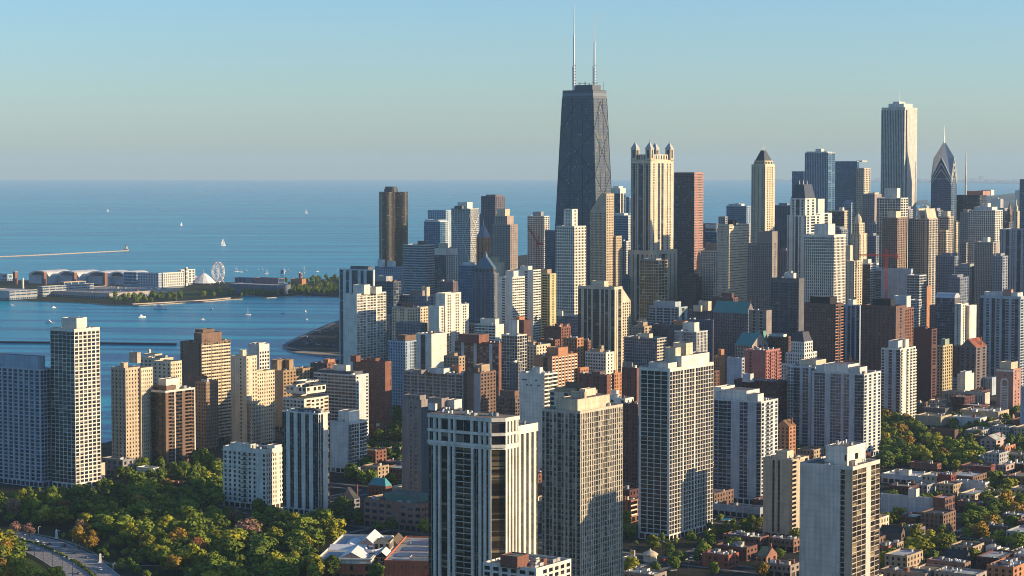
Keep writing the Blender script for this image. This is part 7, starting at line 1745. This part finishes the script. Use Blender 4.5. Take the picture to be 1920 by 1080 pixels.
def vehicles_and_lamps():
    paint = {"white": plain((.78, .77, .75), .3, 0, "car_paint"), "silver": plain((.4, .41, .42), .3, .4, "car_paint"), "black": plain((.02, .02, .022), .25, 0, "car_paint"), "red": plain((.35, .03, .03), .3, 0, "car_paint"), "dark blue": plain((.03, .05, .12), .3, 0, "car_paint")}
    tyre = plain((.015, .015, .016), .8, 0, "tyre")
    bm_ = MB(); bm_.frustum(-2.2, 2.2, -.88, .88, .35, -2.25, 2.25, -.9, .9, .85, 0); bm_.frustum(-2.25, 2.25, -.9, .9, .85, -2.1, 1.9, -.84, .84, 1.0, 0); bm_.frustum(-1.25, .55, -.66, .66, 1.44, -1.2, .5, -.62, .62, 1.5, 0)
    body = bm_.mesh("body", [paint["white"]])
    gm = MB(); gm.frustum(-1.8, 1.15, -.8, .8, 1.0, -1.25, .55, -.66, .66, 1.44, 0); cabin = gm.mesh("cabin_glass", [GK])
    wmb = MB(); ring = [(.33 * math.cos(2 * math.pi * k / 12), .33 * math.sin(2 * math.pi * k / 12)) for k in range(12)]
    wmb.quads([[(x, -.11, z), (x2, -.11, z2), (x2, .11, z2), (x, .11, z)] for (x, z), (x2, z2) in zip(ring, ring[1:] + ring[:1])], 0); wmb.poly([(x, -.11, z) for x, z in ring[::-1]], 0); wmb.poly([(x, .11, z) for x, z in ring], 0)
    whl = wmb.mesh("wheel", [tyre])
    rb = MB(); rg = [(.2 * math.cos(2 * math.pi * k / 10), .2 * math.sin(2 * math.pi * k / 10)) for k in range(10)]; rb.poly([(x, .012, z) for x, z in rg], 0); rb.poly([(x, -.012, z) for x, z in rg[::-1]], 0); rb.quads([[(x, -.012, z), (x2, -.012, z2), (x2, .012, z2), (x, .012, z)] for (x, z), (x2, z2) in zip(rg, rg[1:] + rg[:1])], 0)
    rimm = rb.mesh("rim", [STEEL])
    def car(x, y, z, rz, col, label, group=None, parts=True):
        t = thing("car", label, "car", (x, y, z), rz, group)
        o = bpy.data.objects.new("body", body); COL.objects.link(o); o.parent = t; o.material_slots[0].link = 'OBJECT'; o.material_slots[0].material = paint[col]
        o = bpy.data.objects.new("cabin_glass", cabin); COL.objects.link(o); o.parent = t
        if parts:
            for wx_, wy_ in ((-1.35, -.82), (-1.35, .82), (1.35, -.82), (1.35, .82)):
                o = bpy.data.objects.new("wheel", whl); COL.objects.link(o); o.parent = t; o.location = (wx_, wy_, .33)
                q = bpy.data.objects.new("rim", rimm); COL.objects.link(q); q.parent = o; q.location = (0, .115 if wy_ > 0 else -.115, 0)
    def on(px, py, z=.36): return gnd(px, py, z)
    def heading(line, p):
        i = min(range(len(line) - 1), key=lambda k: (line[k][0] - p[0]) ** 2 + (line[k][1] - p[1]) ** 2); d = line[i + 1] - line[i]
        return math.atan2(d[1], d[0])
    la, lb = smooth(LSD_A, 10), smooth(LSD_B, 10)
    for px, py, col, lab, ln in ((54, 1032, "black", "black car on the near lanes of the lakeshore road", la), (70, 1030.5, "white", "white car just ahead of the black car on the lakeshore road", la), (42, 1012, "white", "white car at the head of the far lanes of the lakeshore road", lb), (68, 1016, "white", "white car in the far lanes beside the median hedge", lb), (79, 1018, "silver", "silver car behind the white car beside the median hedge", lb),
                                (92, 1022, "dark blue", "dark blue car in the far lanes near the hedge", lb), (120, 1024, "black", "black car in the shade of the far lanes", lb), (141, 1038, "dark blue", "dark blue car crossing the shadow on the far lanes", lb), (164, 1046, "silver", "silver car near the white post on the far lanes", lb), (188, 1069, "white", "white car lowest on the far lanes of the lakeshore road", lb), (149, 1076, "silver", "silver car lowest on the near lanes of the lakeshore road", la), (130, 1049, "white", "white van-like car by the median end", la)):
        p = on(px, py); car(p[0], p[1], .36, heading(ln, p), col, lab)
    r = random.Random(21)
    n = 0
    for x in ROADS_NS:
        for y in range(-300, 700, 9):
            for sd in (-1, 1):
                X, Y = grid2w(x + sd * 5.2, y)
                if not (1150 < Y < 1750) or not abs(X / Y) < .245 or r.random() < .55 or not free(X, Y, .5): continue
                px = 960 + F * X / Y; py = 318 + 960000 / Y
                if not ((1170 < px < 1500 and py > 960) or (px > 1650 and py > 880)) or n > 120: continue
                col = r.choice(list(paint)); n += 1
                car(X, Y, .06, -GA + math.pi / 2, col, "%s car parked along a street at lower right" % col if px > 1600 else "%s car parked along a street between the foreground towers" % col, "parked %s cars %s" % (col, "lower right" if px > 1600 else "bottom centre"))
    for px, py, col, lab in ((1255, 1060, "white", "white car turning on the street left of the corner store"), (1262, 1071, "silver", "silver car waiting below the white turning car"), (1350, 1073, "dark blue", "dark blue car in front of the red corner store"), (1213, 1068, "black", "black car beside the round pavilion")):
        p = on(px, py, .06); car(p[0], p[1], .06, r.uniform(0, 3), col, lab)
    dr = smooth(gp((640, 650), (600, 648), (575, 643), (585, 632), (612, 619), (638, 607)), 12)
    for k in range(70):
        i = r.randrange(len(dr) - 1); p = dr[i] + np.array([r.uniform(-9, 9), r.uniform(-9, 9)]); d = dr[i + 1] - dr[i]; col = r.choice(["white", "silver", "red", "dark blue", "black"])
        car(p[0], p[1], .12, math.atan2(d[1], d[0]), col, "tiny %s car in the traffic on the bend by the beach" % col, "%s cars on the beach bend" % col, False)
    # lamp posts
    iron = plain((.03, .03, .032), .5, 0, "dark_iron"); lampg = plain((.8, .78, .7), .4, 0, "lamp_glass")
    def lamp(px, py, hgt, label, white=False, group=None):
        p = gnd(px, py); t = thing("street_lamp", label, "street lamp", (p[0], p[1], .2), R(-50), group)
        m = wall(WH) if white else iron
        mb = MB(); mb.lathe(0, 0, [(.32, 0), (.3, .8), (.17, .9), (.12, hgt)], 8, 0); mb.build("post", [m], t)
        mb = MB(); mb.bar((0, 0, hgt), (1.8, 0, hgt + .4), .08, 0); arm = mb.build("arm", [m], t); mb = MB(); mb.frustum(1.4, 2.6, -.25, .25, hgt + .2, 1.6, 2.4, -.15, .15, hgt + .5, 0); mb.build("lamp_head", [lampg], arm)
    for px, py in ((44, 1034), (65, 1044), (81, 1054), (99, 1066), (117, 1077), (136, 1090)): lamp(px, py, 10.5, "dark lamp post in the row along the near edge of the lakeshore road", False, "lamp posts along the lakeshore road")
    lamp(7, 1088, 17, "tall pale lamp post at the bottom left corner", True)
    for px, py in ((190, 1060), (212, 1072), (136, 1016), (108, 1010), (72, 1002)): lamp(px, py, 5, "short lamp on the path right of the lakeshore road", True, "short path lamps")
    for px, py in ((1296, 1055), (1310, 1066), (1240, 1042), (1290, 1072)): lamp(px, py, 8.5, "dark street lamp at the crossing left of the corner store", False, "street lamps at the crossing")
    for px, py, lab in ((106, 1010.5, "white monument post above the lakeshore road"), (188, 1056, "white monument post at the far lanes lower end")):
        p = gnd(px, py); t = thing("monument_post", lab, "monument", (p[0], p[1], .2), 0.3); mb = MB(); mb.box(-1.2, 1.2, -1.2, 1.2, 0, .9, 0); mb.build("base", [wall(WH)], t); mb = MB(); mb.frustum(-.8, .8, -.8, .8, .9, -.6, .6, -.6, .6, 5, 0); mb.frustum(-.8, .8, -.8, .8, 5, -.1, .1, -.1, .1, 6, 0); mb.build("shaft", [wall(WH)], t)
    # median hedge and planters
    hm = LEAF["dark green"]
    pts = smooth(LSD_M, 10); mb = MB(); rr = np.random.default_rng(4)
    for i in range(len(pts) - 1):
        for k in range(34):
            c = np.array([*(pts[i] + (pts[i + 1] - pts[i]) * rr.random()), .5]) + np.array([rr.normal(0, .6), rr.normal(0, .6), rr.uniform(0, .9)])
            t_ = rr.normal(size=3); t_ /= np.linalg.norm(t_); u_ = np.cross(t_, rr.normal(size=3)); u_ /= np.linalg.norm(u_); s_ = .38
            mb.quads([[c - t_ * s_ - u_ * s_, c + t_ * s_ - u_ * s_, c + t_ * s_ + u_ * s_, c - t_ * s_ + u_ * s_]], 0)
    tag(mb.build("hedge", [hm]), "clipped hedge along the median of the lakeshore road", "hedge")
    mb = MB(); ribbon(mb, pts, 2.6, .3, 0, 0, .35); tag(mb.build("median_kerb", [PAVE]), kind="structure")
    # sign of the filling station, pool
    p = gnd(1186, 1062); t = thing("station_sign", "tall orange and white sign of the filling station", "sign", (p[0], p[1], 0), -GA); mb = MB(); mb.box(-.25, .25, -.25, .25, 0, 9, 0); mb.build("post", [STEEL], t); mb = MB(); mb.box(-1.6, 1.6, -.35, .35, 4.5, 10, 0, bottom=True); mb.box(-1.3, 1.3, -.4, -.35, 7.5, 9.7, 1); mb.build("sign_panel", [wall(WH), plain((.8, .32, .03), .5)], t)
    c = gnd(1357, 975); t = thing("swimming_pool", "bright blue swimming pool at the foot of the tallest foreground tower", "pool", (c[0], c[1], .3), -GA)
    mb = MB(); mb.box(-6, 6, -4.5, 4.5, 0, .3, 0); mb.build("deck", [wall(WB)], t); mb = MB(); mb.quads([[(-5, -3.5, .33), (5, -3.5, .33), (5, 3.5, .33), (-5, 3.5, .33)]], 0); mb.build("water", [plain((.03, .30, .50), .15, 0, "pool_water")], t)

def filler():
    """plain low houses filling the blocks between the towers"""
    r = random.Random(31)
    cols = [("dark red", RB), ("brown", BR), ("maroon", MR), ("tan", TN), ("grey", GY), ("beige", BE), ("cream", CR)]
    n = 0
    tries = 0
    while n < 260 and tries < 20000:
        tries += 1
        gx, gy = r.uniform(-430, 900), r.uniform(-420, 1000)
        X, Y = grid2w(gx, gy)
        if not (1190 < Y < 2350) or not (-.20 * Y < X < .34 * Y) or (Y < 1400 and X < .17 * Y): continue
        if X < 0 and Y > 2500: continue
        px, py = 960 + F * X / Y, 318 + 960000 / Y
        if px < 520 or (px < 680 and py < 800) or (px < 700 and py > 940): continue
        if 1640 < px < 1840 and 790 < py < 890: continue
        a, c = r.uniform(10, 22), r.uniform(14, 30)
        if any(abs(gx - a / 2 - x) < a / 2 + 8.5 for x in ROADS_NS) or any(abs(gy + c / 2 - y) < c / 2 + 8.5 for y in ROADS_EW): continue
        if any(gx - a < f[1] + .6 and gx > f[0] - .6 and gy < f[3] + .6 and gy + c > f[2] - .6 for f in FOOT): continue
        FOOT.append((gx - a, gx, gy, gy + c))
        nm, col = r.choice(cols); h = r.uniform(8, 15); rf = r.choice([RW, RT, RD, RN]); rn = {id(RW): "white", id(RT): "grey", id(RD): "black", id(RN): "tan"}[id(rf)]
        zone = "left of centre" if px < 960 else ("in the centre" if px < 1400 else "at right")
        b = Bld.__new__(Bld); b.P0 = np.array([X, Y, h]); b.D = Y; b.L, b.M, b.h = a, c, h
        b.roofs = {}; b.root = thing("row_house", "low %s house with %s flat roof filling the blocks %s" % (nm, rn, zone), "house", (X, Y, 0), -GA, "%s houses with %s roofs %s" % (nm, rn, zone))
        b.lwing(-a, 0, 0, c, 0, h, 'w' * max(3, int(a / 3)), 'w' * max(3, int(c / 4)), col, None, GK, rf, fl=3.4, wx=.38, wy=.5, base=.8, par=.8)
        b.units(2, None, n, .7)
        n += 1

def haze():
    mb = MB(); mb.box(-24000, 24000, -7000, 49500, -4, 520, 0, bottom=True)
    o = mb.build("haze", [])
    m = bpy.data.materials.new("haze_air"); m.use_nodes = True; nt = m.node_tree
    nt.nodes.remove(nt.nodes["Principled BSDF"])
    v = nt.nodes.new("ShaderNodeVolumePrincipled"); v.inputs["Color"].default_value = (.56, .80, 1.0, 1); v.inputs["Density"].default_value = HAZE; v.inputs["Anisotropy"].default_value = .0
    nt.links.new(v.outputs[0], nt.nodes["Material Output"].inputs["Volume"])
    o.data.materials.append(m)
    tag(o, kind="stuff")
HAZE = 2.6e-5
terrain()
near_towers()
foreground_towers()
downtown()
far_towers()
G_ = midtown()
right_low(G_)
museum()
harbour()
collect_footprints()
filler()
all_trees()
vehicles_and_lamps()
haze()
print("trees", NTREE[0], "objects", len(bpy.data.objects))
